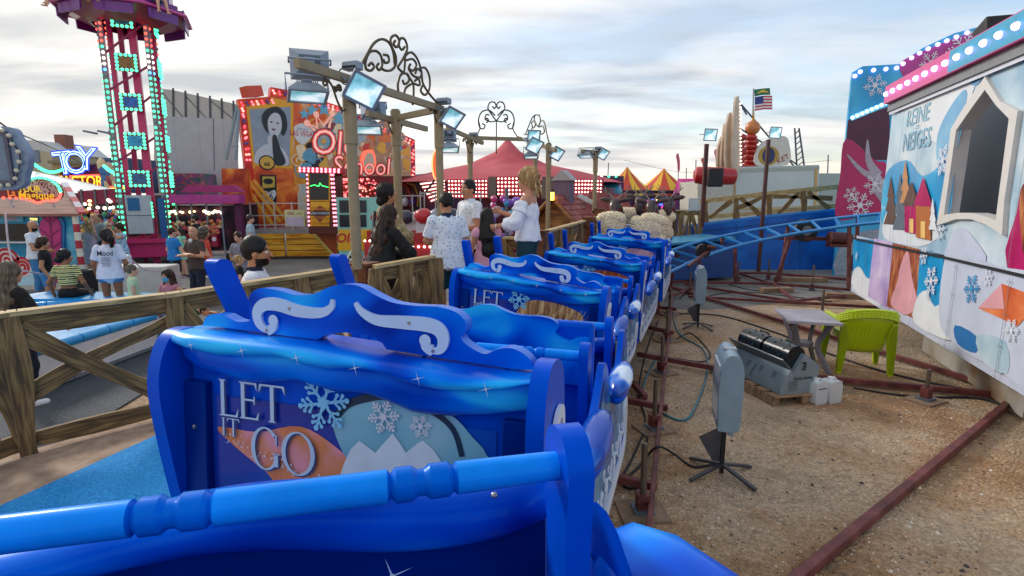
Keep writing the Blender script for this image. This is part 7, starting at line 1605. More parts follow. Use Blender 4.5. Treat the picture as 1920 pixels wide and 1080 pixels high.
# anonymous striped-jacket figure
S_([(572, 312), (576, 292), (590, 284), (606, 296), (612, 316), (590, 318)], mat('2c2024', .5, var=.4, sc_=9), .022); S_([(576, 278), (584, 276), (586, 290), (578, 290)], mat('c88c6c', .4), .026); S_([(573, 272), (582, 266), (588, 274), (576, 278)], DK, .030)
rr = random.Random(12)
for i in range(90):
    px, py = rr.uniform(556, 765), rr.uniform(215, 330)
    if py < 212+(px-556)*.28: continue
    c_ = OP.q(px, py); m_ = mat(rr.choice(['e8b03c', 'd8402c', 'f0d8b0', '8c2c3c', '5c9cb8', 'e07c3c', 'c88c6c']), .4); k = rr.random()
    if k < .35: b.line(spiral(*c_, rr.uniform(.15, .4), .03, rr.uniform(0, 360), rr.uniform(400, 700), 14), .05, m_, .0242+i*.00012)
    elif k < .6: b.star(c_, rr.uniform(.1, .24), m_, .0242+i*.00012, 5, .45, rr.random())
    else: b.shape(cr([(c_[0]+rr.uniform(.1, .4)*math.cos(a), c_[1]+rr.uniform(.1, .45)*math.sin(a)) for a in (0, 1, 2.2, 3.3, 4.4, 5.4)], 3, True), m_, .0242+i*.00012)
# route shield, oval badge
b.disc(OP.q(500, 305), .33, DK, .040, 24, .30); b.disc(OP.q(500, 305), .28, mat('d8a838', .4), .044, 24, .25); b.text('66', OP.q(500, 308), .24, DK, .048, off=.02)
b.shape(OP.qs([(487, 328), (517, 328), (518, 380), (489, 380)]), DK, .05); b.shape(OP.qs([(491, 331), (514, 331), (514, 351), (491, 353)]), mat('c8a83c', .4), .054); b.disc(OP.q(502, 340), .20, DK, .058, 20, .12)
b.shape(cr(OP.qs([(493, 357), (503, 360), (513, 356), (517, 364), (511, 375), (503, 380), (496, 375), (490, 364)]), 2, True), mat('d8d4d0', .4), .056); b.text('66', OP.q(503, 369), .34, DK, .060, off=.015); b.text('ROUTE', OP.q(503, 361), .10, DK, .060)
# right-hand mural figures reduced to flowing shapes
S_([(705, 235), (722, 225), (735, 250), (740, 290), (720, 320), (700, 330), (702, 280)], mat('b88c6c', .5, var=.3, sc_=2), .022); S_([(740, 250), (760, 255), (768, 300), (764, 345), (742, 340)], mat('c8a080', .5, var=.3, sc_=2), .024); S_([(745, 262), (756, 258), (758, 290), (746, 300)], mat('e0c890', .5), .028)
S_([(684, 282), (700, 284), (704, 312), (690, 326), (676, 312), (676, 292)], EM('ff6a4c', .5), .040); S_([(687, 288), (698, 290), (700, 310), (690, 318), (681, 308)], mat('d8c8a8', .4), .046)
b.line(OP.qs([(700, 335), (772, 318)]), .10, mat('d8b878', .4), .05)
b.build('painted_board', t)
bi = 0
def bulbrow(pl, pts, step, r, m, z, parent, nm='bulb_row', cols=None):
    b = MB(pl.M); q = pl.qs(pts); k = 0
    for i in range(len(q)-1):
        a, c = Vector(q[i]), Vector(q[i+1]); n = max(1, int((c-a).length/step))
        for j in range(n): p = a+(c-a)*j/n; b.sph((p.x, p.y, z), r, (cols[k % len(cols)] if cols else m), 7, 4); k += 1
    b.build(nm, parent)
for dy in (3, 8): bulbrow(OP, [(472-dy*1.2, 300), (450+dy*.6, 190+dy), (508+dy*.5, 185+dy), (510+dy*.5, 167+dy), (545, 173+dy), (640, 202+dy), (776-dy*.5, 263+dy), (778-dy*.5, 400)], .2, .052, None, .03, t, cols=[EM('ff8c9c', .7), EM('ffb8b0', .8), EM('ff5c6c', .6), mat('5c64b0', .4)])
b = MB(OP.M); q = OP.q(472, 172); b.box((q[0], q[1], 0), (.7, .4, .45), mat('d84a2c', .4), rot=(0, .3, .2)); b.build('orange_flasher', t)
b = MB(); b.add([P(415, 316, 21), P(462, 316, 21.6), P(474, 440, 21.6), P(420, 440, 21)]+[p+Vector((0, .3, 0)) for p in (P(415, 316, 21), P(462, 316, 21.6), P(474, 440, 21.6), P(420, 440, 21))], [(0, 3, 2, 1), (4, 5, 6, 7), (0, 1, 5, 4), (1, 2, 6, 5)], ORB); b.build('side_wing', t)
b = MB(); b.bar(P(424, 300, 21.5), P(445, 198, 21.5), .08, .08, GREYL, (0, 1, 0)); b.bar(P(442, 300, 21.5), P(448, 205, 21.5), .08, .08, GREYL, (0, 1, 0)); 
for yy in (225, 250, 275): b.bar(P(440-(yy-198)*.15, yy, 21.5), P(447, yy, 21.5), .05, .05, GREYL, (0, 1, 0))
b.build('ladder', t)
for k, (a, c) in enumerate((((462, 340), (520, 415)), ((470, 338), (530, 410)), ((460, 355), (505, 420)))): b = MB(OP.M); b.line(OP.qs([a, c]), .14, mat('e0a030', .4), .3+k*.02, t=.05); b.build('gold_stripe', t)
# ride base and front rail
PLK = ramp_mat('painted_planks', [(.3, 'a06414'), (.45, 'dc9420'), (.6, 'f4b838'), (.8, '7c4810')], .4, 2.2, stretch=(.35, 1, 3.2), detail=5, dist=1)
RP2 = Plane((-10.5, 20.4, 0), (1, .10, 0)); t = thing('plank_platform', 'plank-painted yellow ride base under the Old School front', 'ride base', (-9, 20.5, 0))
for a, c in ((448, 533), (537, 632)): b = MB(RP2.M); q = RP2.qs([(a, 435), (c, 435)]); b.prism([(q[0][0], .12), (q[1][0], .12), (q[1][0], .98), (q[0][0], .98)], .1, PLK); [b.line([(q[0][0], .34+i*.22), (q[1][0], .34+i*.22)], .025, mat('2c1c0c', .6), .104) for i in range(3)]; b.build('panel', t)
b = MB(RP2.M); b.shape(RP2.qs([(590, 436), (632, 436), (632, 480)]), mat('b8480c', .4, var=.2), .108); b.line(RP2.qs([(588, 436), (630, 482)]), .10, mat('e0c060', .4), .112); b.build('corner_stripe', t)
b = MB(RP2.M); q = RP2.qs([(448, 430), (700, 430)]); b.box(((q[0][0]+q[1][0])/2, 1.03, -1.4), (q[1][0]-q[0][0], .10, 3.0), mat('8c8c90', .5, metal=.3)); b.build('deck', t)
b = MB(RP2.M); xs = [RP2.q(px, 400)[0] for px in (470, 495, 515, 548, 575)]
for x in xs: b.box((x, 1.6, 0), (.05, 1.1, .05), mat('b0aca8', .3, metal=.6))
for z in (1.3, 1.65, 2.1): b.box(((xs[0]+xs[-1])/2, z, 0), (xs[-1]-xs[0], .04, .04), mat('b0aca8', .3, metal=.6))
b.build('railing', t)
b = MB(RP2.M); b.box((*RP2.q(554, 409), .06), (.72, .62, .04), mat('d8d4a0', .5)); b.box((*RP2.q(554, 415), .085), (.64, .34, .01), mat('c8b8cc', .5, var=.3, sc_=20)); b.text('Old', RP2.q(546, 400), .16, mat('b82c5c', .4), .09, off=.01); b.text('tarifs', RP2.q(562, 400), .10, mat('6c6c4c', .4), .09); b.build('price_board', t)
BP = Plane((-8.0, 19.9, 0), (1, .05, 0)); t = thing('ticket_booth', 'gold and red ticket booth with bulb-studded roof in front of the Old School ride', 'ticket booth', (-7.2, 20.2, 0))
b = MB(BP.M); q = BP.qs([(572, 320), (626, 320)]); x0, x1 = q[0][0], q[1][0]; z0 = 1.0; b.prism([(x0, z0), (x1, z0), (x1, q[0][1]), (x0, q[0][1])], 1.2, mat('5c2014', .5, var=.3), Matrix.Translation((0, 0, -1.2))); b.build('body', t)
b = MB(BP.M); b.shape(BP.qs([(580, 325), (617, 325), (617, 375), (580, 375)]), mat('1c1820', .2, var=.5, sc_=6), .01); b.line(BP.qs([(579, 324), (618, 324), (618, 376), (579, 376)]), .06, GOLD, .02, closed=True); b.line(cr(BP.qs([(582, 349), (590, 347), (598, 349), (600, 343), (604, 348), (616, 351)]), 3), .03, EM('3cff6c', 1.5), .02); b.build('window', t)
b = MB(BP.M); b.shape(BP.qs([(582, 378), (618, 378), (618, 424), (582, 424)]), PLK, .01); b.shape(BP.qs([(590, 392), (600, 385), (611, 392), (614, 402), (607, 410), (600, 417), (593, 410), (586, 402)]), mat('8c3014', .4), .014); b.shape(BP.qs([(583, 396), (617, 396), (617, 404), (583, 404)]), DK, .018); b.text('HARLEY-DAVIDSON', BP.q(600, 400), .115, WH, .022, off=.012, sx=.66); b.text('MOTOR', BP.q(600, 392), .10, mat('e0a050', .4), .022, off=.01); b.text('CYCLES', BP.q(600, 408), .10, mat('e0a050', .4), .022, off=.01); b.build('badge_panel', t)
b = MB(BP.M); q = BP.qs([(564, 313), (648, 316), (648, 326), (564, 324)]); b.prism(q, 1.4, mat('b01c2c', .4), Matrix.Translation((0, 0, -1.2))); b.build('roof', t)
bulbrow(BP, [(566, 316), (646, 319)], .14, .05, PNKL, .22, t); bulbrow(BP, [(566, 321), (646, 323)], .14, .05, PNKL, .22, t); bulbrow(BP, [(576, 328), (580, 430)], .14, .045, PNKL, .02, t); bulbrow(BP, [(621, 328), (628, 430)], .14, .045, PNKL, .02, t); bulbrow(BP, [(625, 328), (632, 430)], .14, .045, PNKL, .02, t)
def fint(t, pl):
    prizes(t, pl, 632, 705, 335, 372, 120, ['ff8c8c', 'ffb4a0', 'ff6c7c', 'e04c4c'], .045, 21, .8, 'bulb_ceiling'); b = MB(pl.M); b.box((*pl.q(645, 337), .1), (.5, .14, .04), mat('d01818', .4, emit=1.)); b.text('CAISSE', pl.q(645, 337), .13, EM('ffd0d0', 1), .13); b.build('cash_sign', t)
    for i in range(6): b = MB(pl.M); x, y = pl.q(700+i*14, 385-i*.5); b.tube([(x-.1, y+.9, .2), (x+.25, y+.8, .25), (x+.4, y+.3, .3), (x+.35, y-.1, .3)], .05, [mat('1c1c20', .4), mat('c0282c', .4), mat('e0a040', .4)][i % 3], 7); b.sph((x+.15, y+.1, .3), (.16, .22, .18), mat(('b8a8c8', 'd8d4e0', '6c4c9c')[i % 3], .5), 9, 6); b.build('ride_seat', t)
box_booth('lit interior of the Old School ride with rows of seats and bulbs', 'ride interior', 630, 778, 330, 420, 24, 3, mat('6c1414', .5, var=.5, sc_=2), fint, 'ride_interior')
KP = Plane((-5.9, 18.2, 0), (1, .05, 0)); t = thing('booking_kiosk', 'small mint green kiosk with a yellow lower panel behind the foremost lamp post', 'kiosk', (-5.2, 18.7, 0)); MINT = mat('8cc8bc', .45, var=.1)
b = MB(KP.M); q = KP.qs([(630, 370), (715, 370)]); b.prism([(q[0][0], .1), (q[1][0], .1), (q[1][0], q[0][1]), (q[0][0], q[0][1])], 1.2, MINT, Matrix.Translation((0, 0, -1.2))); b.build('body', t)
for a, c in ((636, 376), (636, 403)): b = MB(KP.M); b.box((*KP.q(662, c+11), .02), (.88, .40, .03), mat('10202c', .2, var=.2)); b.build('window', t)
b = MB(KP.M); b.shape(KP.qs([(634, 430), (712, 430), (712, 470), (634, 470)]), mat('e0ac20', .4), .01); b.text('Old', KP.q(648, 447), .42, mat('c03030', .4), .016, off=.03, shear=.2); sq_ = [b.shape([(x, y) for x, y in ((KP.q(634, 470)[0]+i*.09, .12+j*.09), (KP.q(634, 470)[0]+i*.09+.09, .12+j*.09), (KP.q(634, 470)[0]+i*.09+.09, .21+j*.09), (KP.q(634, 470)[0]+i*.09, .21+j*.09))], mat('e8e8e8', .4) if (i+j) % 2 else mat('14343c', .4), .014) for i in range(14) for j in range(3)]; b.build('lower_panel', t)
# ---- round red ride and tents in the centre
t = thing('round_ride', 'round red ride with bulb-covered rounding boards and a red tent roof', 'ride', (.6, 24, 0))
CT = ramp_mat('red_canvas', [(.3, 'a0303c'), (.5, 'bc4852'), (.7, 'cc6468')], .7, .5, detail=3); b = MB(); ctr = Vector((-.2, 26, 0)); n = 20; rad = 5.4
apz = P(948, 268, 26).z; eav = P(948, 338, 26).z; vs = []
for r_, z in ((.12, apz+.1), (.6, apz-.4), (1.9, apz-1.0), (3.3, eav+.4), (4.6, eav+.08), (rad, eav-.15)): vs += [(ctr.x+r_*math.cos(2*math.pi*i/n), ctr.y+r_*math.sin(2*math.pi*i/n), z) for i in range(n)]
b.add(vs, [(r_*n+i, r_*n+n+i, r_*n+n+(i+1) % n, r_*n+(i+1) % n) for r_ in range(5) for i in range(n)]+[tuple(range(n))], CT, True); b.build('tent_roof', t)
RBD = mat('a81420', .4, var=.15); 
for a, c, D0, D1 in (((838, 336), (916, 332), 19.6, 19.2), ((930, 331), (1004, 331), 19.1, 19.1), ((1052, 335), (1132, 338), 19.4, 20)):
    A_, B_ = P(*a, D0), P(*c, D1); pl = Plane(A_, (B_-A_)*Vector((1, 1, 0))); b = MB(pl.M); L = (B_-A_).length; H_ = .66
    b.prism([(0, 0), (L, 0), (L-.05, -H_), (.05, -H_)], .12, RBD, Matrix.Translation((0, 0, -.12))); b.build('rounding_board', t)
    b = MB(pl.M)
    for i in range(int(L/.125)):
        for j in range(5): b.sph((.08+i*.125, -.07-j*.13, .015), .032, EM('fff0e8', 2.2), 6, 4)
    b.build('bulb_field', t)
for px, w_ in ((923, 14), (1028, 24)): b = MB(); q = P(px, 352, 19.1); b.box(q, (w_/53, .2, .75), mat('6c5c54', .5)); b.build('board_divider', t)
pl = Plane(P(788, 345, 19.6), (1, -.15, 0)); b = MB(pl.M); solidboard(b, pl, [(786, 342), (832, 336), (838, 368), (808, 382)], .1, RBD); [b.line(pl.qs([(788+j*4, 345+j*6.4), (834, 339+j*5.6)]), .045, EM('ffdcd0', 1.4), .01) for j in range(6)]; b.build('striped_board', t)
b = MB(); b.cyl((.2, 24, 0), (.2, 24, 2.7), 4.2, ramp_mat('ride_inside', [(.3, '1c1420'), (.5, '5c1c28'), (.6, '3c2c5c'), (.75, 'a85c3c')], .5, .9, detail=6), n=24); b.build('core', t)
b = MB(); b.cyl((.2, 24, 0), (.2, 24, .35), 5.4, mat('a82c2c', .5, var=.3), n=28); b.build('platform', t)
def riser(label, px0, px1, y0, y1, D):
    pl = Plane((P(px0, 400, D).x, D, 0), (1, 0, 0)); t = thing('ride_seating', label, 'ride', (P(px0, 400, D).x, D, 0)); b = MB(pl.M)
    for j in range(4): x0, zt = pl.q(px0, y0+j*(y1-y0)/4); x1 = pl.q(px1, y0)[0]; b.box(((x0+x1)/2, zt/2, j*.35), (x1-x0, zt, .35), mat(('b8242c', 'd0d0d4', 'a81c24', 'c02c34')[j], .4))
    b.build('steps', t); bulbrow(pl, [(px0+2, y1-14), (px1-2, y1-14)], .16, .04, WHL, 1.25, t); b = MB(pl.M)
    for i in range(5): x = pl.q(px0+i*(px1-px0)/4, 0)[0]; b.box((x, pl.q(px0, y0)[1]+.2, .7), (.035, .9, .035), STL)
    b.box(((pl.q(px0, 0)[0]+pl.q(px1, 0)[0])/2, pl.q(px0, y0)[1]+.6, .7), (pl.q(px1, 0)[0]-pl.q(px0, 0)[0], .035, .035), STL); b.build('railing', t)
    for i in range(4): b = MB(pl.M); x, y = pl.q(px0+14+i*26, y0+6); b.sph((x, y, .5), (.3, .25, .3), mat(('c02c34', '8c94a0', '3c3c4c', 'd8d0d8')[i], .3), 10, 7); b.build('ride_car', t)
riser('red stepped ride with small cars and silver railings, behind the shawl woman', 785, 900, 398, 470, 17.5)
riser('second red stepped ride behind the pole by the shawl woman', 700, 792, 400, 460, 19)
t = thing('big_tent', 'blue tent roof seen behind the round red ride', 'tent', (-6, 34, 0)); b = MB(); b.add([P(752, 330, 34), P(870, 318, 34), P(990, 326, 36), P(990, 400, 36), P(752, 400, 34)]+[p+Vector((0, 3, -.2)) for p in (P(752, 330, 34), P(870, 318, 34), P(990, 326, 36), P(990, 400, 36), P(752, 400, 34))], [(0, 4, 3, 2, 1), (0, 1, 6, 5), (1, 2, 7, 6)], ramp_mat('blue_canvas', [(.3, '2c6484'), (.6, '4c8cac')], .7, .3)); b.build('canvas', t)
# oval lit sign
pl = Plane(P(819, 330, 18.5), (1, 0, 0)); t = thing('flame_sign', 'narrow orange oval neon sign left of the round red ride', 'sign', tuple(P(819, 330, 18.5))); b = MB(pl.M); c_ = pl.q(819, 310); b.disc(c_, .16, mat('d8602c', .4, emit=.5), .02, 20, .5); b.line(arc(*c_, .15, 0, 360, 20, .48), .05, EM('ff8c5c', 1.5), .04, closed=True); b.prism(arc(*c_, .16, 0, 350, 16, .5), .06, RDB, Matrix.Translation((0, 0, -.06))); b.line([(c_[0]-.02, c_[1]-.4), (c_[0]-.5, c_[1]-1.0)], .06, DK, -.02, t=.05); b.build('board', t)
# balloon/toy stand
t = thing('toy_stand', 'stand hung with blue, pink and violet soft toys behind the girl with long hair', 'stall', (-.3, 15.5, 0)); rr = random.Random(4)
b = MB(); b.cyl((-.15, 15.5, 0), (-.15, 15.5, 2.6), .05, GREYD, n=8); b.build('pole', t)
for i in range(60): 
    a = rr.uniform(0, 6.28); z = rr.uniform(.6, 2.3); r_ = .35*(1.1-.2*z)+.15; b = MB(); b.sph((-.15+r_*math.cos(a), 15.5+r_*math.sin(a)*.6, z), rr.uniform(.07, .13), mat(rr.choice(['3c9cd0', 'b8389c', '8c5cc8', 'd8d4ec', '5cc4e0', 'c0286c']), .4, coat=.2), 9, 6); b.build('soft_toy', t)
# chalet
t = thing('chalet', 'small wooden chalet with a red shingle roof and a lit lantern', 'chalet', (2.2, 15, 0)); WD = ramp_mat('chalet_wood', [(.3, '5c3418'), (.5, '8c5828'), (.7, 'b07c40')], .6, 2, stretch=(1, 1, 5), detail=6, bump=.3); SHG = ramp_mat('red_shingles', [(.3, '6c302c'), (.5, '94483f'), (.7, 'b06458')], .7, 4, detail=5, bump=.4)
b = MB(); b.prism([(-.55, 0), (.55, 0), (.55, 1.75), (0, 2.35), (-.55, 1.75)], 2.2, WD, Matrix.Translation((1.15, 14.2, 0)) @ Matrix.Rotation(R(-30), 4, 'Z') @ Matrix(((1, 0, 0, 0), (0, 0, 1, 0), (0, 1, 0, 0), (0, 0, 0, 1)))); b.build('body', t)
MC = Matrix.Translation((1.15, 14.2, 0)) @ Matrix.Rotation(R(-30), 4, 'Z')
for s in (-1, 1):
    b = MB(MC); k0, k1 = (0, 2.42), (s*.80, 1.62)
    for r_ in range(6):
        f0, f1 = r_/6, (r_+1)/6; x0_, z0_ = k0[0]+(k1[0]-k0[0])*f0, k0[1]+(k1[1]-k0[1])*f0; x1_, z1_ = k0[0]+(k1[0]-k0[0])*f1, k0[1]+(k1[1]-k0[1])*f1
        b.add([(x0_, -.25, z0_), (x0_, 2.4, z0_), (x1_, 2.4, z1_+.03), (x1_, -.25, z1_+.03), (x1_, 2.4, z1_-.03), (x1_, -.25, z1_-.03), (x0_, -.25, z0_-.06), (x0_, 2.4, z0_-.06)], [(0, 1, 2, 3) if s < 0 else (3, 2, 1, 0), (3, 2, 4, 5), (6, 5, 4, 7), (0, 3, 5, 6)], SHG)
    b.build('roof', t)
b = MB(MC); b.tube([(-.62, -.3, 1.72), (0, -.3, 2.36), (.62, -.3, 1.72)], .06, WD, 6); b.build('gable_trim', t); b = MB(MC); b.box((0, -.02, .75), (.55, .04, 1.5), mat('2c1c14', .6)); b.build('doorway', t)
b = MB(); b.prism([(0, 0), (1.5, 0), (1.3, .75), (.25, .85)], .06, SHG, frame((1.9, 14.6, 1.72), (1, .2, 0), (0, .5, 1))); b.box((2.7, 15.3, .9), (1.5, 1.2, 1.8), WD); b.build('side_roof', t)
b = MB(); q = P(1035, 368, 13.9); b.box(q, (.10, .10, .2), EM('ffb040', 4)); b.cyl(q+Vector((0, 0, .1)), q+Vector((0, 0, .2)), .08, DK, r1=.01, n=8); b.build('lantern', t)
b = MB(MC); b.prism([(-.22, 2.2), (.22, 2.2), (.22, 2.8), (-.22, 2.8)], .3, mat('6c5c70', .7, var=.2), Matrix(((1, 0, 0, 0), (0, 0, 1, .3), (0, 1, 0, 0), (0, 0, 0, 1)))); b.prism([(-.3, 2.78), (.3, 2.78), (0, 3.05)], .4, mat('a8a4a4', .7), Matrix(((1, 0, 0, 0), (0, 0, 1, .25), (0, 1, 0, 0), (0, 0, 0, 1)))); b.build('chimney_turret', t)
t = thing('cctv_lamp', 'white tubular lamp on a bracket over the chalet roof', 'lamp', tuple(P(1105, 375, 13))); b = MB(); b.bar(P(1085, 366, 13), P(1115, 382, 12.9), .12, .09, mat('c8ccd0', .4)); b.bar(P(1112, 381, 12.9), P(1113, 400, 12.9), .05, .05, DK, (0, 1, 0)); b.build('lamp_head', t)
# pagoda tents
def pagoda(label, px, ytop, yeave, D, w_, hook=None):
    q, e_ = P(px, ytop, D), P(px, yeave, D); t = thing('striped_tent', label, 'tent', (q.x, D, 0), group='red and yellow striped tents'); b1_, b2_ = MB(), MB(); n = 16
    prof = [(0, q.z), (.06*w_, q.z-(q.z-e_.z)*.18), (.2*w_, q.z-(q.z-e_.z)*.5), (.38*w_, e_.z+(q.z-e_.z)*.14), (.55*w_, e_.z)]
    for i in range(n):
        a0, a1 = 2*math.pi*i/n, 2*math.pi*(i+1)/n; m_ = mat('c8402c' if i % 2 else 'e8b428', .6, var=.06)
        for j in range(4):
            r0_, z0_ = prof[j]; r1_, z1_ = prof[j+1]; b1_.add([(q.x+r0_*math.cos(a0), D+r0_*math.sin(a0), z0_), (q.x+r1_*math.cos(a0), D+r1_*math.sin(a0), z1_), (q.x+r1_*math.cos(a1), D+r1_*math.sin(a1), z1_), (q.x+r0_*math.cos(a1), D+r0_*math.sin(a1), z0_)], [(0, 1, 2, 3)], m_, True)
    b1_.build('canopy', t); b2_.cyl((q.x, D, 0), (q.x, D, e_.z+.3), .5*w_, mat('2c1c3c', .5, var=.5, sc_=1), n=10); b2_.build('stall_body', t); b = MB()
    for i in range(14): a = math.pi+math.pi*i/13; b.sph((q.x+.5*w_*math.cos(a), D+.5*w_*math.sin(a), e_.z-.5-.3*(i % 3)), .12, EM(('ff40a0', '6c4cff', 'ffb040')[i % 3], 2), 7, 5)
    b.build('stall_lights', t)
pagoda('left red and yellow striped tent behind the reindeer sleigh', 1176, 312, 366, 36, 4.2); pagoda('right red and yellow striped tent, taller, yellow skirt', 1245, 315, 366, 37, 4.8)
def blob(name_, label, cat, px0, px1, y0, y1, D, dep, m, grp=None):
    pl = Plane((P(px0, 400, D).x, D, 0), (1, 0, 0)); q = pl.qs([(px0, y0), (px1, y1)]); b = MB(pl.M); b.box(((q[0][0]+q[1][0])/2, (q[0][1]+max(q[1][1], 0))/2, -dep/2), (q[1][0]-q[0][0], q[0][1]-max(q[1][1], 0), dep), m); return b, pl
PKT = ramp_mat('pink_tiles', [(.3, 'b01c6c'), (.5, 'd83c8c'), (.7, 'e868a8')], .5, 3, detail=3); t = thing('pink_stall', 'stall with a pink tiled roof right of the striped tents', 'stall', (P(1290, 400, 34).x, 35, 0))
b = MB(); b.add([P(1272, 335, 35), P(1310, 335, 35), P(1314, 362, 33.5), P(1262, 362, 33.5), P(1272, 340, 35)+Vector((0, 1, -1))], [(0, 3, 2, 1)], PKT); b.build('roof', t); b = MB(); q = P(1288, 362, 34.5); b.box((q.x, 34.6, q.z/2), (1.7, 1.5, q.z), mat('5c2460', .5, var=.4)); b.build('body', t)
for px, y0, y1, m_, l_ in ((1158, 366, 396, EM('c84cff', .8), 'violet-lit stall under the left striped tent'), (1222, 366, 396, EM('ff4cb0', .8), 'magenta-lit stall under the right striped tent')):
    b, pl = blob('', '', '', px-26, px+26, y0, 420, 30, 2, mat('3c2450', .5, var=.5, sc_=1)); bulb_ = [b.sph((*pl.q(px-24+i*5, y0+8+(i*7) % 16), .1), .12, [m_, EM('ffd080', 1.5), EM('5c6cff', 1)][i % 3], 7, 5) for i in range(10)]; b.build('lit_stall', label=l_, cat='stall')
b = MB(); b.sph(P(1141, 358, 26), (.62, .6, .42), mat('3cb0cc', .4, coat=.3), 16, 10); b.sph(P(1122, 352, 26), (.25, .25, .2), mat('3c9c8c', .4), 10, 7); b.sph(P(1156, 350, 26.2), (.22, .2, .25), mat('c89cc8', .4), 10, 7); b.build('inflatable', label='rounded teal and pink inflatable beside the chalet roof', cat='inflatable')
t = thing('ride_roof', 'low purple ride roof edged with green and white bulbs behind the slim post', 'ride', (P(1110, 350, 30).x, 31, 0)); pl = Plane(P(1080, 340, 30), (1, 0, 0)); b = MB(pl.M); solidboard(b, pl, [(1060, 328), (1170, 330), (1168, 395), (1060, 395)], 1.0, mat('4c2050', .5, var=.3)); b.build('board', t); bulbrow(pl, [(1060, 331), (1168, 331)], .36, .07, None, .1, t, cols=[GRN, GRN, WHL])
def flag(label, px, y0, y1, D, w_, m): 
    t = thing('feather_flag', label, 'flag', (P(px, 390, D).x, D, 0), group='pink feather flags'); pl = Plane((P(px, 390, D).x, D, 0), (1, 0, 0)); b = MB(pl.M); b.cyl((*pl.q(px, 392), 0), (*pl.q(px+1, y0), 0), .03, GREYD, n=6); b.build('pole', t); b = MB(pl.M); b.prism(cr(pl.qs([(px-w_*.5, y0+4), (px, y0), (px+w_*.5, y0+12), (px+w_*.5, y1-4), (px, y1), (px-w_*.2, (y0+y1)/2)]), 3, True), .02, m); b.build('banner', t)
flag('pink feather flag left of the big red roller', 1271, 288, 322, 38, 7, mat('d85c78', .6)); flag('pale pink feather flag left of the tall fins', 1343, 280, 312, 32, 9, mat('e08c98', .6)); flag('red feather flag by the left dark red lamp pole', 1318, 296, 316, 34, 8, mat('d06c64', .6))
for px, y0, D, l_ in ((1137, 305, 45, 'leaning thin mast behind the left striped tent'), (1305, 300, 45, 'thin mast right of the pink stall'), (1553, 290, 40, 'thin mast right of the white trailer'), (1287, 315, 50, 'short thin mast above the pink stall')):
    b = MB(); q = P(px+(4 if px == 1137 else 0), y0, D); b.cyl((P(px, 380, D).x, D, 0), q, .04, GREYD, n=6); b.build('mast', label=l_, cat='mast')
# white trailer with tall ride fins
TRW = mat('c4ccc8', .5, var=.06, sc_=1); t = thing('ride_trailer', 'white ride trailer behind the lattice fence', 'trailer', (P(1450, 390, 26).x, 27, 0)); pl = Plane((P(1370, 390, 26).x, 26, 0), (1, .03, 0))
b = MB(pl.M); solidboard(b, pl, [(1374, 313), (1536, 309), (1534, 480), (1374, 480)], 3, TRW); b.build('body', t); b = MB(pl.M); solidboard(b, pl, [(1308, 340), (1374, 335), (1374, 480), (1308, 480)], 2.5, mat('c8c8b8', .5)); b.build('side_box', t)
b = MB(pl.M); b.line(pl.qs([(1374, 320), (1536, 315)]), .16, mat('a8aca4', .5), .02); b.line(pl.qs([(1530, 317), (1528, 395)]), .12, mat('c8a058', .5), .03); b.line(pl.qs([(1378, 322), (1376, 420)]), .08, mat('b89050', .5), .03); b.line(pl.qs([(1388, 392), (1530, 388)]), .10, mat('c0a878', .5), .03); b.build('trim', t)
b = MB(pl.M); solidboard(b, pl, [(1536, 325), (1580, 325), (1580, 400), (1536, 400)], 2, mat('a4b0ac', .6)); b.build('rear_box', t)
t = thing('roller', 'big red rounded roller hanging left of the white trailer', 'ride part', tuple(P(1340, 335, 24))); b = MB(); b.tube([P(1302, 328, 24), P(1306, 328, 24), P(1325, 330, 24), P(1374, 331, 24.2)], [.20, .36, .40, .36], mat('b01c20', .35, coat=.3), 14); b.build('drum', t)
t = thing('ride_fins', 'row of tall curved bulb-edged cream fins above the trailer', 'ride', tuple(P(1370, 315, 26)))
for i, (px, yt) in enumerate(((1379, 183), (1366, 212), (1358, 232), (1351, 256))):
    pl = Plane((P(px, 315, 25.6+i*.2).x, 25.6+i*.2, 0), (1, .6, 0)); b = MB(pl.M); b.prism(cr(pl.qs([(px-8, 318), (px-8, 250 if i < 2 else 280), (px-3, yt+6), (px, yt), (px+4, yt+10), (px+6, 318)]), 3, True), .1, mat('c8b49c', .5, var=.2, sc_=2)); b.build('fin', t); bulbrow(pl, [(px+5, yt+12), (px+6, 316)], .16, .05, EM('ffe8d8', 1.2), .12, t)
t = thing('ride_figure', 'stacked red drums and gold domes of a ride above the trailer', 'ride', tuple(P(1405, 315, 27)))
for i in range(7): b = MB(); q = P(1407+(i % 2)*2, 312-i*9, 27); b.sph(q, (.42-.02*i, .4, .16), mat('b02820', .4, coat=.3), 14, 8); b.build('drum', t)
b = MB(); q = P(1411, 240, 27); b.sph(q, (.35, .35, .35), mat('c07840', .4), 12, 8); b.cyl(q, q+Vector((0, 0, .9)), .1, mat('d09830', .4), r1=.02, n=8); b.build('dome', t)
for i in range(5): b = MB(); q = P(1390-(i % 2)*3, 314-i*14, 26.6); b.sph(q, (.25, .25, .18), mat('a02c24', .4), 10, 7); b.build('drum', t)
t = thing('shield_sign', 'pale curved sign with a blue and gold crest above the trailer', 'sign', tuple(P(1450, 313, 26.5))); pl = Plane((P(1450, 313, 26.5).x, 26.5, 0), (1, 0, 0)); b = MB(pl.M); b.prism(cr(pl.qs([(1418, 310), (1420, 280), (1438, 262), (1470, 255), (1480, 270), (1478, 308)]), 3, True), .12, mat('d0ccc0', .5), Matrix.Translation((0, 0, -.12))); b.disc(pl.q(1441, 292), .5, mat('b08c38', .4), .01, 18, .45); b.disc(pl.q(1441, 292), .3, mat('1c2c5c', .4), .02, 18, .38); b.text('KET', pl.q(1468, 298), .35, mat('a02c3c', .5), .02, rot=.5); b.build('board', t)
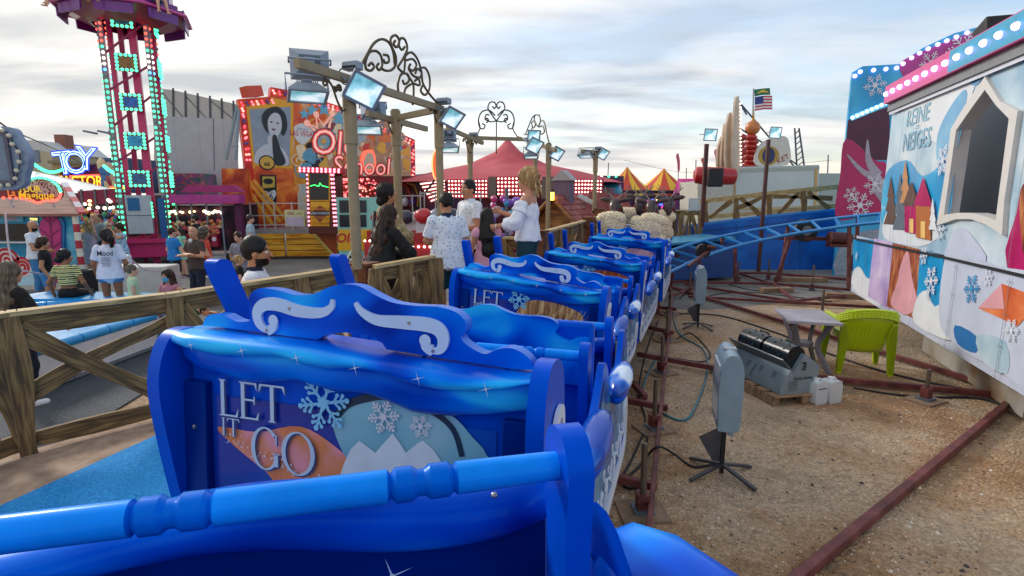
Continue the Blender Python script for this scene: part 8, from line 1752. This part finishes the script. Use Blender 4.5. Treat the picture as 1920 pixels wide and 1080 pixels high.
t = thing('lattice_boom', 'slender dark lattice boom above the trailer', 'ride part', tuple(P(1500, 310, 27)))
for a, c in (((1494, 312), (1490, 240)), ((1508, 312), (1498, 240)), ((1489, 312), (1383, 188)), ((1494, 308), (1386, 240)), ((1385, 190), (1400, 215))): b = MB(); b.bar(P(*a, 27), P(*c, 27), .06, .06, mat('3c4c58', .5), (0, 1, 0)); b.build('chord', t)
b = MB()
for i in range(7): b.bar(P(1494-i*.6, 312-i*10, 27), P(1508-i*1.4, 302-i*10, 27), .04, .04, mat('3c4c58', .5), (0, 1, 0))
b.bar(P(1494, 312, 27), P(1506, 312, 27), .04, .04, mat('3c4c58', .5), (0, 1, 0)); b.build('lacing', t)
t = thing('flag_pole', 'flag pole flying a green flag over a stars and stripes flag', 'flag', tuple(P(1411, 235, 27))); b = MB(); b.cyl(P(1411, 250, 27), P(1413, 166, 27), .035, STL, n=6); b.build('pole', t)
pl = Plane((P(1413, 200, 27).x, 27, 0), (1, .15, 0)); b = MB(pl.M); b.prism(pl.qs([(1414, 168), (1430, 166), (1443, 165), (1444, 178), (1430, 178), (1415, 181)]), .02, mat('1c6c4c', .6)); b.shape(cr(pl.qs([(1418, 176), (1430, 168), (1441, 174), (1430, 173)]), 2, True), mat('d8b83c', .6), .024); b.build('green_flag', t)
b = MB(pl.M); fo = lambda u, v: (1415+33*u, 182+26*v-4*u+2*math.sin(u*7)); 
for i in range(9):
    b.shape(pl.qs([fo(0, i/9), fo(.5, i/9), fo(1, i/9), fo(1, (i+1)/9), fo(.5, (i+1)/9), fo(0, (i+1)/9)]), mat('c03c48' if i % 2 == 0 else 'e0dcdc', .6), .003)
b.shape(pl.qs([fo(0, 0), fo(.5, 0), fo(.5, .55), fo(0, .55)]), mat('2c3c7c', .6), .008); b.build('striped_flag', t)
b = MB(); b.tube(cr([P(1170, 300, 45)]+[P(1270+i*60, 322-i*2, 45) for i in range(3)]+[P(1560, 300, 45)], 5), .012, DK, 4); b.build('distant_wire', label='thin wire sagging across the sky above the striped tents', cat='cable')
# ---- pool, barrier, blocks
PF = mat('ece8e4', .5, var=.15, sc_=4); CY = mat('1c9cdc', .35, coat=.3, var=.12)
t = thing('bungee_pool', 'low white-walled play basin with bright blue padded rims', 'play basin', (-5.6, 8.2, 0)); c0, c1, c2, c3 = G(40, 752, 0), G(292, 655, 0), G(286, 590, 0), G(-60, 640, 0); hgt = .5
cs = [Vector((c0.x, c0.y, 0)), Vector((c1.x, c1.y, 0)), Vector((c1.x-.9, c1.y+1.6, 0)), Vector((c0.x-3.2, c0.y+2.6, 0))]
for i in range(4):
    a, c = cs[i], cs[(i+1) % 4]; b = MB(); b.bar(a+Vector((0, 0, hgt/2+.04)), c+Vector((0, 0, hgt/2+.04)), .06, hgt-.08, PF); b.build('wall_panel', t)
    b = MB(); d = c-a; n = 5
    for j in range(n): b.tube([a+d*(j/n)+d.normalized()*.01+Vector((0, 0, hgt+.03)), a+d*((j+1)/n)-d.normalized()*.01+Vector((0, 0, hgt+.03))], .065, CY, 12)
    b.build('padded_rim', t); b = MB(); b.bar(a+Vector((0, 0, .06)), c+Vector((0, 0, .06)), .09, .05, mat('b0b4b8', .3, metal=.6)); b.build('base_rail', t)
    for j in range(4): b = MB(); q = a+d*((j+.5)/4); b.bar(q, q+Vector((0, 0, hgt)), .05, .09, mat('a0a4a8', .3, metal=.5), (0, 1, 0)); b.build('stanchion', t)
b = MB(); b.prism([(v.x, v.y) for v in cs], .06, CY, Matrix.Translation((0, 0, .36))); b.build('inner_mat', t)
b = MB(); q0, q1 = P(70, 565, 9.6), P(262, 562, 9.5); b.prism([(q0.x-.4, 9.35), (q1.x, 9.25), (q1.x+.1, 9.9), (q0.x-.2, 10.1)], .6, CY, Matrix.Translation((0, 0, .02))); b.build('padded_bench', bev=.06, label='long bright blue padded block the striped woman sits on', cat='padded block')
b = MB(); q = G(320, 640, 0); b.sph((q.x-.05, q.y+.1, .22), (.45, .3, .16), CY, 16, 10); b.build('cushion', label='loose bright blue cushion at the right end of the play basin', cat='cushion')
t = thing('barrier_post', 'red and white striped barrier post by the toddler', 'barrier post', tuple(G(258, 590, 0)))
A_, B_ = P(241, 482, 9.9), P(262, 600, 9.9); b = MB()
for i in range(9): b.cyl(A_+(B_-A_)*(i/9), A_+(B_-A_)*((i+1)/9), .045, mat('c02c34' if i % 2 else 'dcdce0', .4), n=12)
b.sph(A_, .05, mat('dcdce0', .4), 12, 8); b.build('pole', t)
b = MB(); b.tube(cr([A_, P(270, 505, 10.2), P(292, 508, 10.5), P(350, 520, 11)], 4), .012, mat('d8b4b8', .6), 6); b.build('rope', label='pink and white rope sagging from the striped barrier post', cat='rope')
b = MB(); b.tube(cr([P(10, 400, 10), P(20, 480, 10), P(45, 508, 10), P(140, 518, 11)], 4), .016, mat('d8c4c8', .6), 6); b.build('rope', label='red and white rope hanging in front of the sweets kiosk', cat='rope')
for px, w_, l_ in ((265, .95, 'white concrete block behind the striped barrier post'), (398, .55, 'white round concrete block by the dark bag')):
    D = 12.2; q = P(px, 540, D); b = MB()
    if px == 265: b.box((q.x, D, .42), (1.5, .6, .84), mat('c0c0bc', .7, var=.1, bump=.5, bsc=14))
    else: b.cyl((q.x, D, 0), (q.x, D, .62), .42, mat('b8b4b0', .7, var=.15, bump=.6, bsc=20), n=20)
    b.build('concrete_block', bev=.03, label=l_, cat='concrete block')
b = MB(); q = G(150, 545, 0); b.box((P(150, 520, 13.4).x, 13.4, .28), (.5, .5, .56), DK); b.build('black_box', bev=.03, label='black box on the ground by the candy-striped pillar', cat='box')
# ---- reindeer lead sleigh
FUR = ramp_mat('fleece', [(.3, 'c8b48c'), (.5, 'ecdcb8'), (.7, 'fff6e0')], .95, 34, detail=6, bump=1.0)
DEER = mat('3f2a26', .35, coat=.3, var=.25, sc_=12); ANT = mat('8a7f78', .6, var=.25, sc_=20); REDS = mat('b01c22', .4)
SNOWP = mat('cfe3f4', .4, var=.1)
def reindeer(parent, x, y, z, s=1.):
    b = MB(); S = lambda p: (x+p[0]*s, y+p[1]*s, z+p[2]*s)
    b.tube([S((0, .35, -.15)), S((0, .25, .1)), S((0, .08, .28)), S((0, -.02, .33))], [.13*s, .12*s, .09*s, .07*s], DEER, 12)
    b.tube([S((0, .02, .36)), S((0, -.05, .34)), S((0, -.1, .26)), S((0, -.12, .17)), S((0, -.125, .12)), S((0, -.12, .10))], [.05*s, .085*s, .078*s, .06*s, .05*s, .03*s], DEER, 14)
    for q in (-1, 1):
        b.tube([S((q*.05, -.01, .36)), S((q*.12, 0, .39)), S((q*.2, .01, .40)), S((q*.24, .01, .405))], [.02*s, .042*s, .034*s, .006*s], DEER, 10)
        b.sph(S((q*.065, -.1, .29)), .012*s, DK, 8, 6)
    o = b.build('reindeer_figure', parent, world=False)
    k = MB()
    for q in (-1, 1):
        k.tube([S((q*.03, 0, .40)), S((q*.09, .02, .47)), S((q*.15, .03, .50)), S((q*.17, .0, .60))], [.014*s, .012*s, .01*s, .005*s], ANT, 7)
        k.tube([S((q*.1, .02, .48)), S((q*.09, -.03, .56))], [.009*s, .004*s], ANT, 6); k.tube([S((q*.15, .03, .5)), S((q*.21, .0, .56))], [.009*s, .004*s], ANT, 6)
    k.build('antlers', o, world=False)
    k = MB(); k.tube([S((.088*math.cos(a), -.02+.04*math.sin(a)-.05, .22-.07*math.sin(a))) for a in [i*math.pi/8 for i in range(16)]], .009*s, REDS, 6, closed=True); k.build('harness', o, world=False)
def fleece(parent, x, y, z, sx, sz, seed):
    S_ = SDF(.014); S_.ell((x, y, z), (sx/2, .14, sz/2), .03)
    rr = random.Random(seed)
    for i in range(10): a = rr.uniform(-.95, .95); S_.ell((x+a*sx*.42, y-.03, z-sz*.42-rr.uniform(0, .08)), (.07, .07, .12), .03); S_.ell((x+a*sx*.42, y, z+sz*.36*(1-a*a*.4)), (.10, .11, .09), .04)
    def nz(X, Y, Z): return .010*np.sin(48*X+9*np.sin(21*Z))*np.sin(52*Z+8*np.sin(19*X+9*Y))+.008*np.sin(95*X+40*Y)*np.sin(88*Z+31*Y)
    o = sobj('fleece_cover', S_, [FUR], None, nz); o.parent = parent; ROOTM[o.name] = ROOTM[parent.name]; return o
t = thing('reindeer_sleigh', 'front sleigh with four brown reindeer figures and cream fleece seat covers', 'coaster car', (2.42, 11.0, .72), R(-20))
b = MB(); b.box((0, .9, .35), (1.1, 1.9, .7), BD); b.box((0, 0, .8), (1.12, .05, .5), BL); b.build('body', t, world=False, bev=.03)
b = MB(); b.box((0, -.02, 1.08), (1.12, .08, .05), WB); b.box((.57, .9, .7), (.1, 1.8, .06), SNOWP); b.box((-.57, .9, .7), (.1, 1.8, .06), SNOWP); b.build('snow_rim', t, world=False, bev=.02)
fleece(t, -.40, -.14, 1.08, .60, .52, 1); fleece(t, .34, -.14, 1.06, .72, .50, 2); fleece(t, .55, .9, 1.12, .34, .45, 3); fleece(t, -.2, .9, 1.25, .4, .2, 4)
for x, y, z in ((-.37, .14, 1.06), (.35, .14, 1.04), (.02, 1.0, 1.13), (.62, 1.0, 1.10)): reindeer(t, x, y, z, 1.35)
for k in range(5):
    puff('snowy_armrest', t, .1+k*.38, .75-.1*(k % 2), .28)
